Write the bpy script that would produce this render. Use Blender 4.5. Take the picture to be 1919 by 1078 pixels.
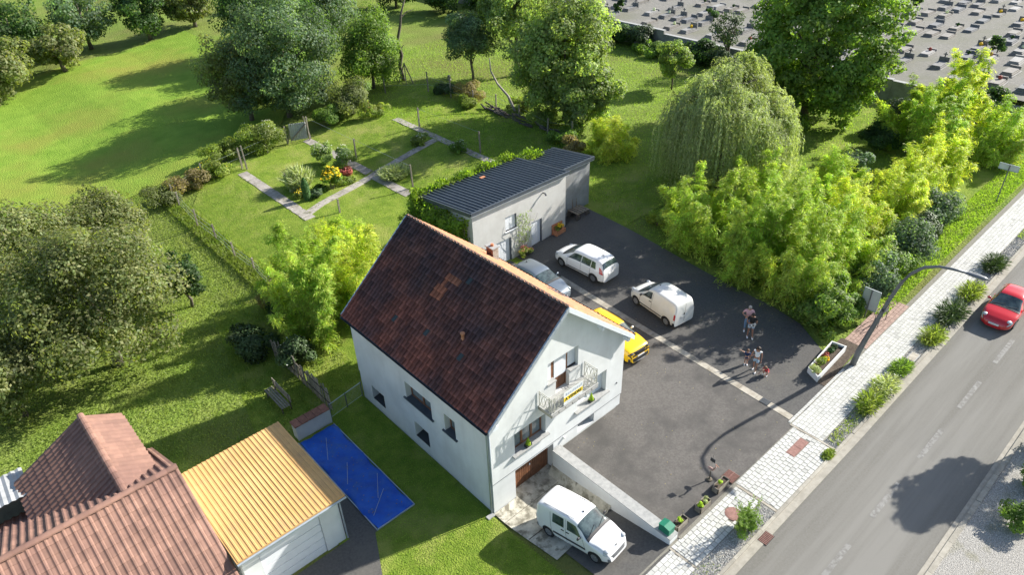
import bpy, bmesh, math, random
import numpy as np
from mathutils import Vector, Matrix
PI = math.pi
rad = math.radians
random.seed(7)
for o in list(bpy.data.objects):
    bpy.data.objects.remove(o)
scene = bpy.context.scene
col = scene.collection

# ------------------------------------------------------------ camera, light
cam_data = bpy.data.cameras.new('camera')
cam_data.sensor_width = 36.0
cam_data.lens = 24.952
cam_data.clip_start = 0.5
cam_data.clip_end = 3000
cam = bpy.data.objects.new('camera', cam_data)
col.objects.link(cam)
R_ = Vector((0.739545, -0.672403, -0.030772))
U_ = Vector((0.394467, 0.395905, 0.829250))
W_ = Vector((0.545408, 0.625406, -0.558030))
m = Matrix.Identity(4)
for i in range(3):
    m[i][0] = R_[i]; m[i][1] = U_[i]; m[i][2] = -W_[i]
m[0][3], m[1][3], m[2][3] = -12.9151, -16.6111, 26.5
cam.matrix_world = m
scene.camera = cam

SUN_EL, SUN_AZ = rad(31.5), rad(-17.5)          # azimuth measured from +X towards +Y
sdir = Vector((math.cos(SUN_EL) * math.cos(SUN_AZ), math.cos(SUN_EL) * math.sin(SUN_AZ), math.sin(SUN_EL)))
world = bpy.data.worlds.new('World')
scene.world = world
world.use_nodes = True
wn = world.node_tree.nodes
sky = wn.new('ShaderNodeTexSky')
sky.sky_type = 'NISHITA'
sky.sun_disc = False
sky.sun_elevation = SUN_EL
sky.sun_rotation = PI / 2 - SUN_AZ
sky.air_density = 1.0
sky.dust_density = 1.2
wn['Background'].inputs[1].default_value = 0.10
world.node_tree.links.new(sky.outputs[0], wn['Background'].inputs[0])
sl = bpy.data.lights.new('sun', 'SUN')
sl.energy = 5.0
sl.angle = rad(0.53)
sl.color = (1.0, 0.955, 0.88)
sun = bpy.data.objects.new('sun', sl)
col.objects.link(sun)
sun.rotation_euler = sdir.to_track_quat('Z', 'Y').to_euler()
sun.location = (40, -20, 40)
vs = scene.view_settings
vs.view_transform = 'Standard'
vs.look = 'None'
vs.exposure = 1.0
vs.gamma = 1.0

# ------------------------------------------------------------ ground height
def sm(a, b, x):
    t = min(1, max(0, (x - a) / (b - a)))
    return t * t * (3 - 2 * t)
def cl(x, a=0., b=1.):
    return min(b, max(a, x))
def g(x, y):
    s = sm(0, 12, y)
    st = 0.04 * max(0, min(x, 60) - 15)
    right = 1.12 + .03 * cl((y + 7) / 2) + st * (1 - s) + 0.11 * cl(x - 14, 0, 8) * s
    left = 1.12 * cl((-y - 1) / 6)
    if y <= -7:
        return 1.12 + st
    if y <= 0.5:
        w = cl((x - 3.8) / .3)
    elif y <= 11:
        w = cl((x - .3) / 8)
    else:
        t = cl((y - 11) / 4)
        w = cl((x - .3) / 8) * (1 - t) + sm(-4, 8, x) * t
    return left * (1 - w) + right * w

# ------------------------------------------------------------ materials
def mat(name, c1, c2=None, scale=3.0, rough=0.8, metal=0.0, bump=0.0, bscale=None, detail=6.0, spec=0.5,
        tone=None, c3=None, scale3=0.4, coat=0.0, ramp=(0.35, 0.65), transl=0.0, ramp3=(0.45, 0.65), streak=0.0, map3=None):
    """procedural material: two noise colours, an optional third large-scale one, bump, and an optional
    per-face 'tone' attribute that scales the colour from piece to piece"""
    M = bpy.data.materials.new(name)
    M.use_nodes = True
    nt = M.node_tree
    N, L = nt.nodes, nt.links
    b = N['Principled BSDF']
    b.inputs['Roughness'].default_value = rough
    b.inputs['Metallic'].default_value = metal
    b.inputs['Specular IOR Level'].default_value = spec
    b.inputs['Coat Weight'].default_value = coat
    geo = N.new('ShaderNodeNewGeometry')
    out = None
    if c2 is None:
        rgb = N.new('ShaderNodeRGB'); rgb.outputs[0].default_value = (*c1, 1)
        out = rgb.outputs[0]
    else:
        nz = N.new('ShaderNodeTexNoise'); nz.inputs['Scale'].default_value = scale
        nz.inputs['Detail'].default_value = detail; nz.inputs['Roughness'].default_value = 0.65
        L.new(geo.outputs['Position'], nz.inputs['Vector'])
        cr = N.new('ShaderNodeValToRGB')
        cr.color_ramp.elements[0].position = ramp[0]; cr.color_ramp.elements[1].position = ramp[1]
        cr.color_ramp.elements[0].color = (*c1, 1); cr.color_ramp.elements[1].color = (*c2, 1)
        L.new(nz.outputs['Fac'], cr.inputs['Fac'])
        out = cr.outputs['Color']
    if c3 is not None:
        nz = N.new('ShaderNodeTexNoise'); nz.inputs['Scale'].default_value = scale3
        nz.inputs['Detail'].default_value = 5; nz.inputs['Roughness'].default_value = 0.6
        if map3:
            mp3 = N.new('ShaderNodeMapping'); mp3.inputs['Scale'].default_value = map3
            L.new(geo.outputs['Position'], mp3.inputs['Vector']); L.new(mp3.outputs[0], nz.inputs['Vector'])
        else: L.new(geo.outputs['Position'], nz.inputs['Vector'])
        mr = N.new('ShaderNodeMapRange')
        mr.inputs['From Min'].default_value = ramp3[0]; mr.inputs['From Max'].default_value = ramp3[1]
        L.new(nz.outputs['Fac'], mr.inputs['Value'])
        mx = N.new('ShaderNodeMix'); mx.data_type = 'RGBA'
        L.new(mr.outputs['Result'], mx.inputs['Factor'])
        L.new(out, mx.inputs[6]); mx.inputs[7].default_value = (*c3, 1)
        out = mx.outputs[2]
    if streak > 0:
        mp = N.new('ShaderNodeMapping'); mp.inputs['Scale'].default_value = (2.2, 2.2, 0.16)
        L.new(geo.outputs['Position'], mp.inputs['Vector'])
        nz = N.new('ShaderNodeTexNoise'); nz.inputs['Scale'].default_value = 1.6; nz.inputs['Detail'].default_value = 7
        L.new(mp.outputs[0], nz.inputs['Vector'])
        mr = N.new('ShaderNodeMapRange'); mr.inputs['From Min'].default_value = .5; mr.inputs['From Max'].default_value = .8
        mr.inputs['To Max'].default_value = streak
        L.new(nz.outputs['Fac'], mr.inputs['Value'])
        mx = N.new('ShaderNodeMix'); mx.data_type = 'RGBA'
        L.new(mr.outputs['Result'], mx.inputs['Factor'])
        L.new(out, mx.inputs[6]); mx.inputs[7].default_value = (0.34, 0.34, 0.31, 1)
        out = mx.outputs[2]
    if tone:
        at = N.new('ShaderNodeAttribute'); at.attribute_name = 'tone'
        mx = N.new('ShaderNodeMix'); mx.data_type = 'RGBA'; mx.blend_type = 'MULTIPLY'
        mx.inputs['Factor'].default_value = 1.0
        L.new(out, mx.inputs[6]); L.new(at.outputs['Color'], mx.inputs[7])
        out = mx.outputs[2]
    L.new(out, b.inputs['Base Color'])
    if bump > 0:
        nz = N.new('ShaderNodeTexNoise'); nz.inputs['Scale'].default_value = bscale or scale * 4
        nz.inputs['Detail'].default_value = 4
        L.new(geo.outputs['Position'], nz.inputs['Vector'])
        bp = N.new('ShaderNodeBump'); bp.inputs['Strength'].default_value = 0.8
        bp.inputs['Distance'].default_value = bump
        L.new(nz.outputs['Fac'], bp.inputs['Height'])
        L.new(bp.outputs['Normal'], b.inputs['Normal'])
    if transl > 0:
        tr = N.new('ShaderNodeBsdfTranslucent')
        hs = N.new('ShaderNodeMix'); hs.data_type = 'RGBA'; hs.blend_type = 'MULTIPLY'
        hs.inputs['Factor'].default_value = 1.0
        L.new(out, hs.inputs[6]); hs.inputs[7].default_value = (1.75, 1.9, 0.7, 1)
        L.new(hs.outputs[2], tr.inputs['Color'])
        ms = N.new('ShaderNodeMixShader'); ms.inputs[0].default_value = transl
        L.new(b.outputs[0], ms.inputs[1]); L.new(tr.outputs[0], ms.inputs[2])
        L.new(ms.outputs[0], N['Material Output'].inputs['Surface'])
    return M

def leafmat(name, c1, c2, scale=0.9, transl=0.5):
    c1 = tuple(min(.8, q * 1.35) for q in c1) if max(c2) < .3 else c1
    c2 = tuple(min(.8, q * 1.35) for q in c2) if max(c2) < .3 else c2
    return mat(name, c1, c2, scale=scale, rough=0.55, tone=True, transl=transl, spec=0.35, ramp=(0.3, 0.7))

M = {}
M['lawn'] = mat('lawn', (0.125, 0.20, 0.022), (0.225, 0.29, 0.042), 1.3, 0.9, bump=0.12, bscale=14, c3=(0.30, 0.31, 0.085), scale3=0.33, spec=0.15, detail=12, ramp3=(0.5, 0.72))
M['meadow'] = mat('meadow', (0.155, 0.265, 0.03), (0.225, 0.34, 0.045), 0.5, 0.9, bump=0.15, bscale=8, c3=(0.25, 0.26, 0.05), scale3=0.07, spec=0.1, detail=10)
M['ground'] = mat('ground', (0.13, 0.20, 0.03), (0.20, 0.26, 0.055), 0.4, 0.95, bump=0.2, bscale=6, c3=(0.16, 0.17, 0.05), scale3=0.09, spec=0.1, detail=10)
M['asphalt'] = mat('asphalt', (0.105, 0.097, 0.088), (0.148, 0.138, 0.126), 9, 0.9, bump=0.02, bscale=60, c3=(0.082, 0.078, 0.072), scale3=0.5, spec=0.3, detail=10)
M['asphalt2'] = mat('asphalt_outer', (0.082, 0.079, 0.075), (0.12, 0.116, 0.108), 10, 0.9, bump=0.02, bscale=60, c3=(0.15, 0.14, 0.12), scale3=0.3, spec=0.3, detail=10, ramp3=(.5, .75))
M['road'] = mat('road_asphalt', (0.142, 0.136, 0.118), (0.172, 0.165, 0.146), 12, 0.85, bump=0.015, bscale=60, c3=(0.205, 0.198, 0.178), scale3=1.0, spec=0.3, detail=10, map3=(0.04, 0.9, 1), ramp3=(.4, .6))
M['paint'] = mat('road_paint', (0.185, 0.18, 0.167), (0.25, 0.245, 0.23), 4, 0.8, c3=(0.15, 0.145, 0.13), scale3=5, ramp3=(.45, .6))
M['paver'] = mat('paver_stone', (0.45, 0.45, 0.415), (0.55, 0.545, 0.51), 5, 0.85, bump=0.01, bscale=40, tone=True)
M['joint'] = mat('paver_joint', (0.16, 0.15, 0.12), (0.25, 0.24, 0.2), 12, 0.95)
M['redpaver'] = mat('red_paver', (0.30, 0.20, 0.16), (0.40, 0.28, 0.23), 5, 0.85, bump=0.01, bscale=40, tone=True)
M['kerb'] = mat('kerb_stone', (0.27, 0.25, 0.205), (0.36, 0.335, 0.28), 4, 0.85, bump=0.01, bscale=30, tone=True)
M['strip'] = mat('concrete_strip', (0.33, 0.30, 0.24), (0.47, 0.43, 0.36), 4, 0.85, bump=0.01, bscale=30, c3=(.25, .22, .17), scale3=1.5)
M['gravel'] = mat('gravel', (0.18, 0.17, 0.15), (0.48, 0.46, 0.42), 22, 0.95, bump=0.06, bscale=25, detail=3, c3=(.20, .19, .12), scale3=0.8, ramp3=(.55, .75))
M['stone'] = mat('gravel_stone', (0.42, 0.41, 0.38), (0.55, 0.54, 0.5), 5, 0.9, tone=True)
M['concrete'] = mat('old_concrete', (0.30, 0.28, 0.22), (0.60, 0.57, 0.47), 1.6, 0.9, bump=0.02, bscale=20, c3=(0.20, 0.185, 0.14), scale3=2.2, detail=9, ramp3=(.5, .62))
M['path'] = mat('path_concrete', (0.26, 0.235, 0.20), (0.42, 0.385, 0.34), 2.5, 0.95, bump=0.03, bscale=20, detail=9, c3=(.17, .16, .11), scale3=1.3, ramp3=(.55, .7), tone=True)
M['soil'] = mat('soil', (0.05, 0.035, 0.025), (0.11, 0.085, 0.06), 5, 0.95, bump=0.05, bscale=14)
M['render'] = mat('wall_render', (0.62, 0.64, 0.635), (0.67, 0.69, 0.68), 1.2, 0.9, bump=0.004, bscale=60, detail=8, c3=(0.57, 0.585, 0.575), scale3=0.5, streak=.13)
M['render2'] = mat('outbuilding_render', (0.52, 0.515, 0.485), (0.57, 0.565, 0.535), 1.5, 0.9, bump=0.01, bscale=40, detail=8, c3=(0.48, 0.47, 0.44), scale3=0.7, streak=.2)
M['greyrender'] = mat('bare_render', (0.25, 0.26, 0.265), (0.32, 0.33, 0.335), 2, 0.9, bump=0.01, bscale=30, detail=8, c3=(.22, .22, .21), scale3=.8)
M['trim'] = mat('painted_trim', (0.62, 0.66, 0.69), (0.68, 0.72, 0.75), 3, 0.6)
M['zinc'] = mat('zinc', (0.36, 0.42, 0.47), (0.45, 0.50, 0.55), 2, 0.45, 0.5)
M['sill'] = mat('sill_stone', (0.28, 0.285, 0.275), (0.38, 0.38, 0.365), 6, 0.85, bump=0.005, bscale=30)
M['wood'] = mat('brown_wood', (0.15, 0.062, 0.03), (0.24, 0.105, 0.05), 6, 0.55, tone=True)
M['oldwood'] = mat('grey_wood', (0.16, 0.14, 0.11), (0.28, 0.25, 0.20), 7, 0.9, bump=0.01, bscale=30, tone=True)
M['darkwood'] = mat('dark_wood', (0.06, 0.05, 0.04), (0.12, 0.10, 0.08), 7, 0.9, tone=True)
M['glass'] = mat('glass', (0.02, 0.028, 0.032), None, rough=0.04, spec=1.0)
M['curtain'] = mat('curtain_glass', (0.10, 0.13, 0.14), (0.24, 0.27, 0.27), 2.4, 0.08, spec=1.0)
M['carglass'] = mat('car_glass', (0.012, 0.022, 0.025), (0.085, 0.12, 0.12), 2.2, 0.05, spec=1.0)  # mottled tone paints reflections and a dim interior into the glass colour
M['shutter'] = mat('shutter_pvc', (0.66, 0.68, 0.70), (0.72, 0.74, 0.76), 3, 0.5)
M['iron'] = mat('painted_iron', (0.42, 0.42, 0.36), (0.5, 0.5, 0.45), 10, 0.5, 0.2)
M['darkiron'] = mat('dark_iron', (0.05, 0.055, 0.06), None, rough=0.5, metal=0.4)
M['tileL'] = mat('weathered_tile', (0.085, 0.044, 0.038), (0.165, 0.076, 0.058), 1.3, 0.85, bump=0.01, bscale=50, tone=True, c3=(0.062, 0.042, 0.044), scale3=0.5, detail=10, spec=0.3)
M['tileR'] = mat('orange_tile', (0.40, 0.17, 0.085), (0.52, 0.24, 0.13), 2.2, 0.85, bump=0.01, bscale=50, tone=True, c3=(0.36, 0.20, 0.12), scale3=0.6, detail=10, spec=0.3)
M['ridge'] = mat('lichen_ridge', (0.035, 0.028, 0.028), (0.13, 0.10, 0.085), 6, 0.9, bump=0.02, bscale=20, detail=8, tone=True)
M['newtile'] = mat('replacement_tile', (0.26, 0.095, 0.05), (0.36, 0.14, 0.07), 4, 0.8, tone=True)
M['glasstile'] = mat('glass_tile', (0.03, 0.045, 0.045), (0.045, 0.065, 0.065), 3, 0.55, spec=0.5)
M['terracotta'] = mat('terracotta', (0.42, 0.17, 0.08), (0.55, 0.25, 0.13), 6, 0.8)
M['tileB'] = mat('brown_tile', (0.235, 0.13, 0.095), (0.32, 0.18, 0.13), 1.2, 0.8, tone=True, c3=(0.20, 0.11, 0.085), scale3=0.4, detail=8)
M['yellowroof'] = mat('ochre_sheet', (0.56, 0.325, 0.115), (0.64, 0.39, 0.15), 0.8, 0.7, detail=8, c3=(.48, .29, .13), scale3=1.3, ramp3=(.5, .8))
M['greysheet'] = mat('grey_sheet', (0.30, 0.31, 0.31), (0.42, 0.43, 0.43), 2, 0.7)
M['slate'] = mat('anthracite_sheet', (0.078, 0.092, 0.108), (0.098, 0.115, 0.133), 3, 0.42, 0.25)
M['brick'] = mat('chimney_brick', (0.22, 0.09, 0.06), (0.32, 0.15, 0.10), 5, 0.9, tone=True)
M['palebrick'] = mat('pale_rendered_brick', (0.36, 0.33, 0.28), (0.48, 0.45, 0.39), 9, 0.9, tone=True)
M['tarp'] = mat('blue_tarp', (0.004, 0.075, 0.44), (0.012, 0.12, 0.56), 1.4, 0.45, bump=0.10, bscale=2.2, c3=(0.03, 0.12, 0.42), scale3=2.5, ramp3=(.5, .75))
M['whitepaint'] = mat('white_car_paint', (0.74, 0.745, 0.74), None, rough=0.25, coat=0.6)
M['creampaint'] = mat('dusty_white_paint', (0.66, 0.655, 0.61), (0.72, 0.715, 0.68), 1.5, 0.35, coat=0.4)
M['yellowpaint'] = mat('yellow_car_paint', (0.78, 0.47, 0.008), None, rough=0.25, coat=0.7)
M['silverpaint'] = mat('silver_car_paint', (0.20, 0.235, 0.27), None, rough=0.3, metal=0.5, coat=0.6)
M['redpaint'] = mat('red_car_paint', (0.55, 0.015, 0.02), None, rough=0.22, coat=0.8)
M['plastic'] = mat('dark_plastic', (0.025, 0.026, 0.028), None, rough=0.55)
M['greyplastic'] = mat('grey_plastic', (0.14, 0.145, 0.15), None, rough=0.6)
M['rubber'] = mat('tyre_rubber', (0.018, 0.018, 0.019), None, rough=0.85)
M['rim'] = mat('wheel_rim', (0.42, 0.43, 0.44), None, rough=0.35, metal=0.6)
M['lens'] = mat('lamp_lens', (0.55, 0.58, 0.60), (0.35, 0.38, 0.4), 20, 0.1, spec=1.0)
M['redlens'] = mat('red_lens', (0.42, 0.01, 0.015), None, rough=0.12, spec=1.0)
M['white'] = mat('white_plain', (0.72, 0.72, 0.70), None, rough=0.5)
M['black'] = mat('black_plain', (0.012, 0.012, 0.013), None, rough=0.6)
M['yellow'] = mat('banner_yellow', (0.75, 0.55, 0.02), None, rough=0.5)
M['banner'] = mat('banner_white', (0.68, 0.70, 0.70), None, rough=0.5)
M['bluetext'] = mat('banner_blue', (0.30, 0.45, 0.62), None, rough=0.5)
M['green'] = mat('green_box', (0.012, 0.16, 0.09), (0.015, 0.19, 0.11), 3, 0.5)
M['rust'] = mat('rusty_iron', (0.20, 0.10, 0.08), (0.30, 0.16, 0.13), 8, 0.8, bump=0.01, bscale=50)
M['polegrey'] = mat('grey_pole', (0.13, 0.14, 0.15), (0.17, 0.18, 0.19), 2, 0.45, 0.3)
M['signback'] = mat('sign_back', (0.52, 0.54, 0.54), (0.60, 0.62, 0.62), 2, 0.5, 0.1)
M['bark'] = mat('bark', (0.09, 0.075, 0.055), (0.17, 0.145, 0.11), 8, 0.95, bump=0.04, bscale=18)
M['palebark'] = mat('pale_bark', (0.20, 0.18, 0.15), (0.33, 0.30, 0.26), 6, 0.9, bump=0.04, bscale=18)
M['culm'] = mat('bamboo_culm', (0.20, 0.22, 0.05), (0.28, 0.26, 0.09), 3, 0.5)
M['grave'] = mat('grave_stone', (0.15, 0.147, 0.14), (0.21, 0.205, 0.19), 2, 0.7, tone=True)
M['cemgravel'] = mat('cemetery_gravel', (0.155, 0.15, 0.132), (0.215, 0.205, 0.18), 3, 0.95, bump=0.03, bscale=20, c3=(.15, .15, .11), scale3=.15)
M['oldwall'] = mat('old_rendered_wall', (0.24, 0.235, 0.22), (0.38, 0.37, 0.34), 1.2, 0.95, bump=0.03, bscale=12, detail=9)
# leaves
M['leaf'] = leafmat('tree_leaf', (0.085, 0.145, 0.028), (0.155, 0.225, 0.055))
M['leafpale'] = leafmat('pale_walnut_leaf', (0.125, 0.175, 0.055), (0.21, 0.265, 0.105))
M['leafdark'] = leafmat('dark_leaf', (0.028, 0.06, 0.016), (0.05, 0.095, 0.025))
M['leafblue'] = leafmat('grey_green_leaf', (0.07, 0.115, 0.065), (0.12, 0.17, 0.10))
M['leafolive'] = leafmat('olive_leaf', (0.10, 0.125, 0.045), (0.165, 0.18, 0.08))
M['willow'] = leafmat('willow_leaf', (0.26, 0.31, 0.13), (0.38, 0.42, 0.215), transl=0.4)
M['bamboo'] = leafmat('bamboo_leaf', (0.24, 0.36, 0.055), (0.44, 0.51, 0.11), scale=0.4)
M['bambooY'] = leafmat('yellow_bamboo_leaf', (0.37, 0.455, 0.06), (0.55, 0.57, 0.12), scale=0.4)
M['ivy'] = leafmat('creeper_leaf', (0.10, 0.17, 0.018), (0.19, 0.25, 0.028))
M['hedge'] = leafmat('hedge_leaf', (0.03, 0.058, 0.018), (0.06, 0.09, 0.032), transl=0.2)
M['weed'] = leafmat('weed_leaf', (0.11, 0.165, 0.03), (0.20, 0.22, 0.065))
M['drybush'] = leafmat('dry_bush_leaf', (0.16, 0.13, 0.065), (0.24, 0.20, 0.10))
M['flowerY'] = leafmat('yellow_petal', (0.75, 0.48, 0.01), (0.8, 0.6, 0.02), transl=0.2)
M['flowerW'] = leafmat('white_petal', (0.6, 0.62, 0.5), (0.75, 0.75, 0.66), transl=0.2)
M['flowerR'] = leafmat('red_leaf', (0.28, 0.06, 0.05), (0.4, 0.12, 0.09), transl=0.2)
M['grassblade'] = leafmat('grass_blade', (0.13, 0.21, 0.026), (0.20, 0.27, 0.05), transl=0.5)
M['palegrass'] = leafmat('pale_grass', (0.34, 0.40, 0.17), (0.45, 0.48, 0.26), transl=0.3)
M['conifer'] = leafmat('conifer_leaf', (0.03, 0.09, 0.02), (0.06, 0.13, 0.03), transl=0.15)
M['limeconifer'] = leafmat('lime_conifer', (0.30, 0.45, 0.02), (0.42, 0.55, 0.04), transl=0.2)
M['ltlawn'] = M['lawn']

# ------------------------------------------------------------ things, parts
def thing(name, label, cat, loc=(0, 0, 0), group=None, rotz=0.0):
    o = bpy.data.objects.new(name, None)
    o.empty_display_size = 0.3
    col.objects.link(o)
    o.location = loc
    o.rotation_euler = (0, 0, rotz)
    o['label'] = label; o['category'] = cat
    if group: o['group'] = group
    return o
def tag(o, label, cat, group=None):
    o['label'] = label; o['category'] = cat
    if group: o['group'] = group
    return o
def root_loc(o):
    v = Vector((0, 0, 0))
    while o is not None:
        v += o.location
        o = o.parent
    return v

class MB:
    def __init__(s):
        s.v = []; s.f = []; s.mi = []; s.t = []
    def add(s, vs, fs, mi=0, tone=None):
        k = len(s.v)
        s.v.extend(tuple(p) for p in vs)
        for f in fs:
            s.f.append(tuple(i + k for i in f)); s.mi.append(mi)
            s.t.append(tone if tone is not None else 1.0)
        return s
    def box(s, x0, x1, y0, y1, z0, z1, mi=0, tone=None):
        x0, x1 = min(x0, x1), max(x0, x1); y0, y1 = min(y0, y1), max(y0, y1); z0, z1 = min(z0, z1), max(z0, z1)
        return s.add([(x0, y0, z0), (x1, y0, z0), (x1, y1, z0), (x0, y1, z0), (x0, y0, z1), (x1, y0, z1), (x1, y1, z1), (x0, y1, z1)],
              [(3, 2, 1, 0), (4, 5, 6, 7), (0, 1, 5, 4), (1, 2, 6, 5), (2, 3, 7, 6), (3, 0, 4, 7)], mi, tone)
    def bar(s, a, b, w, h, mi=0, tone=None, up=(0, 0, 1)):
        a = Vector(a); b = Vector(b); d = (b - a)
        if d.length < 1e-6: return s
        d.normalize(); u = Vector(up)
        if abs(d.dot(u)) > .98: u = Vector((1, 0, 0))
        r = d.cross(u).normalized(); u = r.cross(d).normalized()
        vs = []
        for p in (a, b):
            for (i, j) in ((-1, -1), (1, -1), (1, 1), (-1, 1)):
                vs.append(p + r * (i * w / 2) + u * (j * h / 2))
        return s.add(vs, [(0, 1, 2, 3), (7, 6, 5, 4), (0, 4, 5, 1), (1, 5, 6, 2), (2, 6, 7, 3), (3, 7, 4, 0)], mi, tone)
    def tube(s, pts, rs, n=6, mi=0, tone=None, caps=True):
        pts = [Vector(p) for p in pts]
        if not hasattr(rs, '__len__'): rs = [rs] * len(pts)
        rings = []
        k0 = 0; vs = []; fs = []
        for i, p in enumerate(pts):
            d = (pts[min(i + 1, len(pts) - 1)] - pts[max(i - 1, 0)])
            if d.length < 1e-7: d = Vector((0, 0, 1))
            d.normalize()
            u = Vector((0, 0, 1)) if abs(d.z) < .9 else Vector((1, 0, 0))
            r = d.cross(u).normalized(); u = r.cross(d)
            for j in range(n):
                a = 2 * PI * j / n
                vs.append(p + (r * math.cos(a) + u * math.sin(a)) * rs[i])
        for i in range(len(pts) - 1):
            for j in range(n):
                j2 = (j + 1) % n
                fs.append((i * n + j, i * n + j2, (i + 1) * n + j2, (i + 1) * n + j))
        if caps:
            fs.append(tuple(range(n - 1, -1, -1)))
            fs.append(tuple((len(pts) - 1) * n + j for j in range(n)))
        return s.add(vs, fs, mi, tone)
    def lathe(s, c, prof, n=12, mi=0, tone=None):
        vs = []; fs = []
        for (r, z) in prof:
            for j in range(n):
                a = 2 * PI * j / n
                vs.append((c[0] + r * math.cos(a), c[1] + r * math.sin(a), c[2] + z))
        for i in range(len(prof) - 1):
            for j in range(n):
                j2 = (j + 1) % n
                fs.append((i * n + j, i * n + j2, (i + 1) * n + j2, (i + 1) * n + j))
        fs.append(tuple(range(n - 1, -1, -1))); fs.append(tuple((len(prof) - 1) * n + j for j in range(n)))
        return s.add(vs, fs, mi, tone)
    def blob(s, c, r, rng, n=8, m_=5, rough=.15, mi=0, tone=None):
        vs = []; fs = []
        rr = r if hasattr(r, '__len__') else (r, r, r)
        for i in range(m_ + 1):
            th = PI * i / m_
            for j in range(n):
                a = 2 * PI * j / n
                k = 1 + rng.uniform(-rough, rough)
                vs.append((c[0] + rr[0] * k * math.sin(th) * math.cos(a), c[1] + rr[1] * k * math.sin(th) * math.sin(a), c[2] + rr[2] * k * math.cos(th)))
        for i in range(m_):
            for j in range(n):
                j2 = (j + 1) % n
                fs.append((i * n + j, (i + 1) * n + j, (i + 1) * n + j2, i * n + j2))
        return s.add(vs, fs, mi, tone)
    def mesh(s, name, mats, off=(0, 0, 0), smooth=False):
        me = bpy.data.meshes.new(name)
        off = Vector(off)
        me.from_pydata([(p[0] - off.x, p[1] - off.y, p[2] - off.z) for p in s.v], [], s.f)
        if not isinstance(mats, (list, tuple)): mats = [mats]
        for q in mats: me.materials.append(q)
        me.polygons.foreach_set('material_index', s.mi)
        at = me.attributes.new('tone', 'FLOAT_COLOR', 'FACE')
        buf = np.ones((len(s.f), 4), dtype=np.float32)
        for i, t in enumerate(s.t):
            if hasattr(t, '__len__'): buf[i, :3] = t
            else: buf[i, :3] = t
        at.data.foreach_set('color', buf.ravel())
        if smooth: me.polygons.foreach_set('use_smooth', [True] * len(s.f))
        me.update()
        return me
    def build(s, name, mats, parent=None, kind=None, local=False, smooth=False, label=None):
        off = (0, 0, 0) if (local or parent is None) else root_loc(parent)
        me = s.mesh(name, mats, off, smooth)
        o = bpy.data.objects.new(name, me)
        col.objects.link(o)
        if parent is not None: o.parent = parent
        if kind: o['kind'] = kind
        if label: o['label'] = label
        return o

def link_mesh(name, me, parent=None, loc=(0, 0, 0), rot=(0, 0, 0), scale=None, label=None):
    o = bpy.data.objects.new(name, me)
    col.objects.link(o)
    if parent is not None: o.parent = parent
    o.location = loc; o.rotation_euler = rot
    if scale: o.scale = scale
    if label: o['label'] = label
    return o

def copy_tree(o, parent=None):
    c = o.copy(); col.objects.link(c)
    if parent is not None: c.parent = parent
    for ch in list(o.children): copy_tree(ch, c)
    return c

# ------------------------------------------------------------ foliage
def leafmesh(name, P, Nn, D, ln, wd, tone, M_, parent=None, off=None, kind=None, rgb=None):
    """P centres, Nn normals, D long directions (n,3); one folded rhombus leaf each"""
    n = len(P)
    D = D - (D * Nn).sum(1, keepdims=True) * Nn
    D /= np.linalg.norm(D, axis=1, keepdims=True) + 1e-9
    S = np.cross(Nn, D)
    ln = np.broadcast_to(np.asarray(ln, float), (n,))[:, None]; wd = np.broadcast_to(np.asarray(wd, float), (n,))[:, None]
    V = np.stack([P - D * ln * .5, P + S * wd * .5 + Nn * wd * .12, P + D * ln * .5, P - S * wd * .5 + Nn * wd * .12], 1)
    if off is None:
        off = np.array(root_loc(parent)) if parent is not None else np.zeros(3)
    V = (V - off).reshape(-1, 3).astype(np.float32)
    me = bpy.data.meshes.new(name)
    me.vertices.add(4 * n); me.vertices.foreach_set('co', V.ravel())
    me.loops.add(4 * n); me.loops.foreach_set('vertex_index', np.arange(4 * n, dtype=np.int32))
    me.polygons.add(n)
    me.polygons.foreach_set('loop_start', np.arange(0, 4 * n, 4, dtype=np.int32))
    me.polygons.foreach_set('loop_total', np.full(n, 4, dtype=np.int32))
    me.update(calc_edges=True)
    me.materials.append(M_)
    at = me.attributes.new('tone', 'FLOAT_COLOR', 'FACE')
    c = np.ones((n, 4), np.float32)
    c[:, :3] = np.asarray(tone).reshape(n, -1) if rgb is None else rgb
    at.data.foreach_set('color', c.ravel())
    o = bpy.data.objects.new(name, me)
    col.objects.link(o)
    if parent is not None: o.parent = parent
    if kind: o['kind'] = kind
    return o

def unit(rng, n):
    v = rng.normal(size=(n, 3)); return v / np.linalg.norm(v, axis=1, keepdims=True)

def crown_points(rng, c, r, nclump, nleaf, clump=.3, low=-.6, shell=.45, gap=.0):
    """leaves in clumps spread through an uneven ellipsoid"""
    c = np.array(c, float); r = np.array(r, float)
    cc = unit(rng, nclump * 3)
    cc = cc[cc[:, 2] > low][:nclump]
    nclump = len(cc)
    rad_ = rng.uniform(shell, 1.0, (nclump, 1)) ** .7
    lump = 1 + .22 * np.sin(cc[:, :1] * 3.1 + c[0]) * np.cos(cc[:, 1:2] * 4.3 + c[1]) + .1 * rng.normal(size=(nclump, 1))
    cen = c + cc * rad_ * lump * r * (1 - clump * .55)
    cs = rng.uniform(.6, 1.25, nclump) * clump * r.mean()
    w = cs ** 2; w /= w.sum()
    idx = rng.choice(nclump, nleaf, p=w)
    d = unit(rng, nleaf)
    q = rng.uniform(0.25, 1, (nleaf, 1)) ** .45
    P = cen[idx] + d * q * cs[idx][:, None] * np.array([1, 1, .75])
    ct = rng.uniform(.68, 1.28, nclump)[idx]
    out = d * .7 + cc[idx] * .4 + np.array([0, 0, .35])
    Nn = out + rng.normal(size=(nleaf, 3)) * .42
    Nn /= np.linalg.norm(Nn, axis=1, keepdims=True)
    return P, Nn, ct, cen

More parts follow.
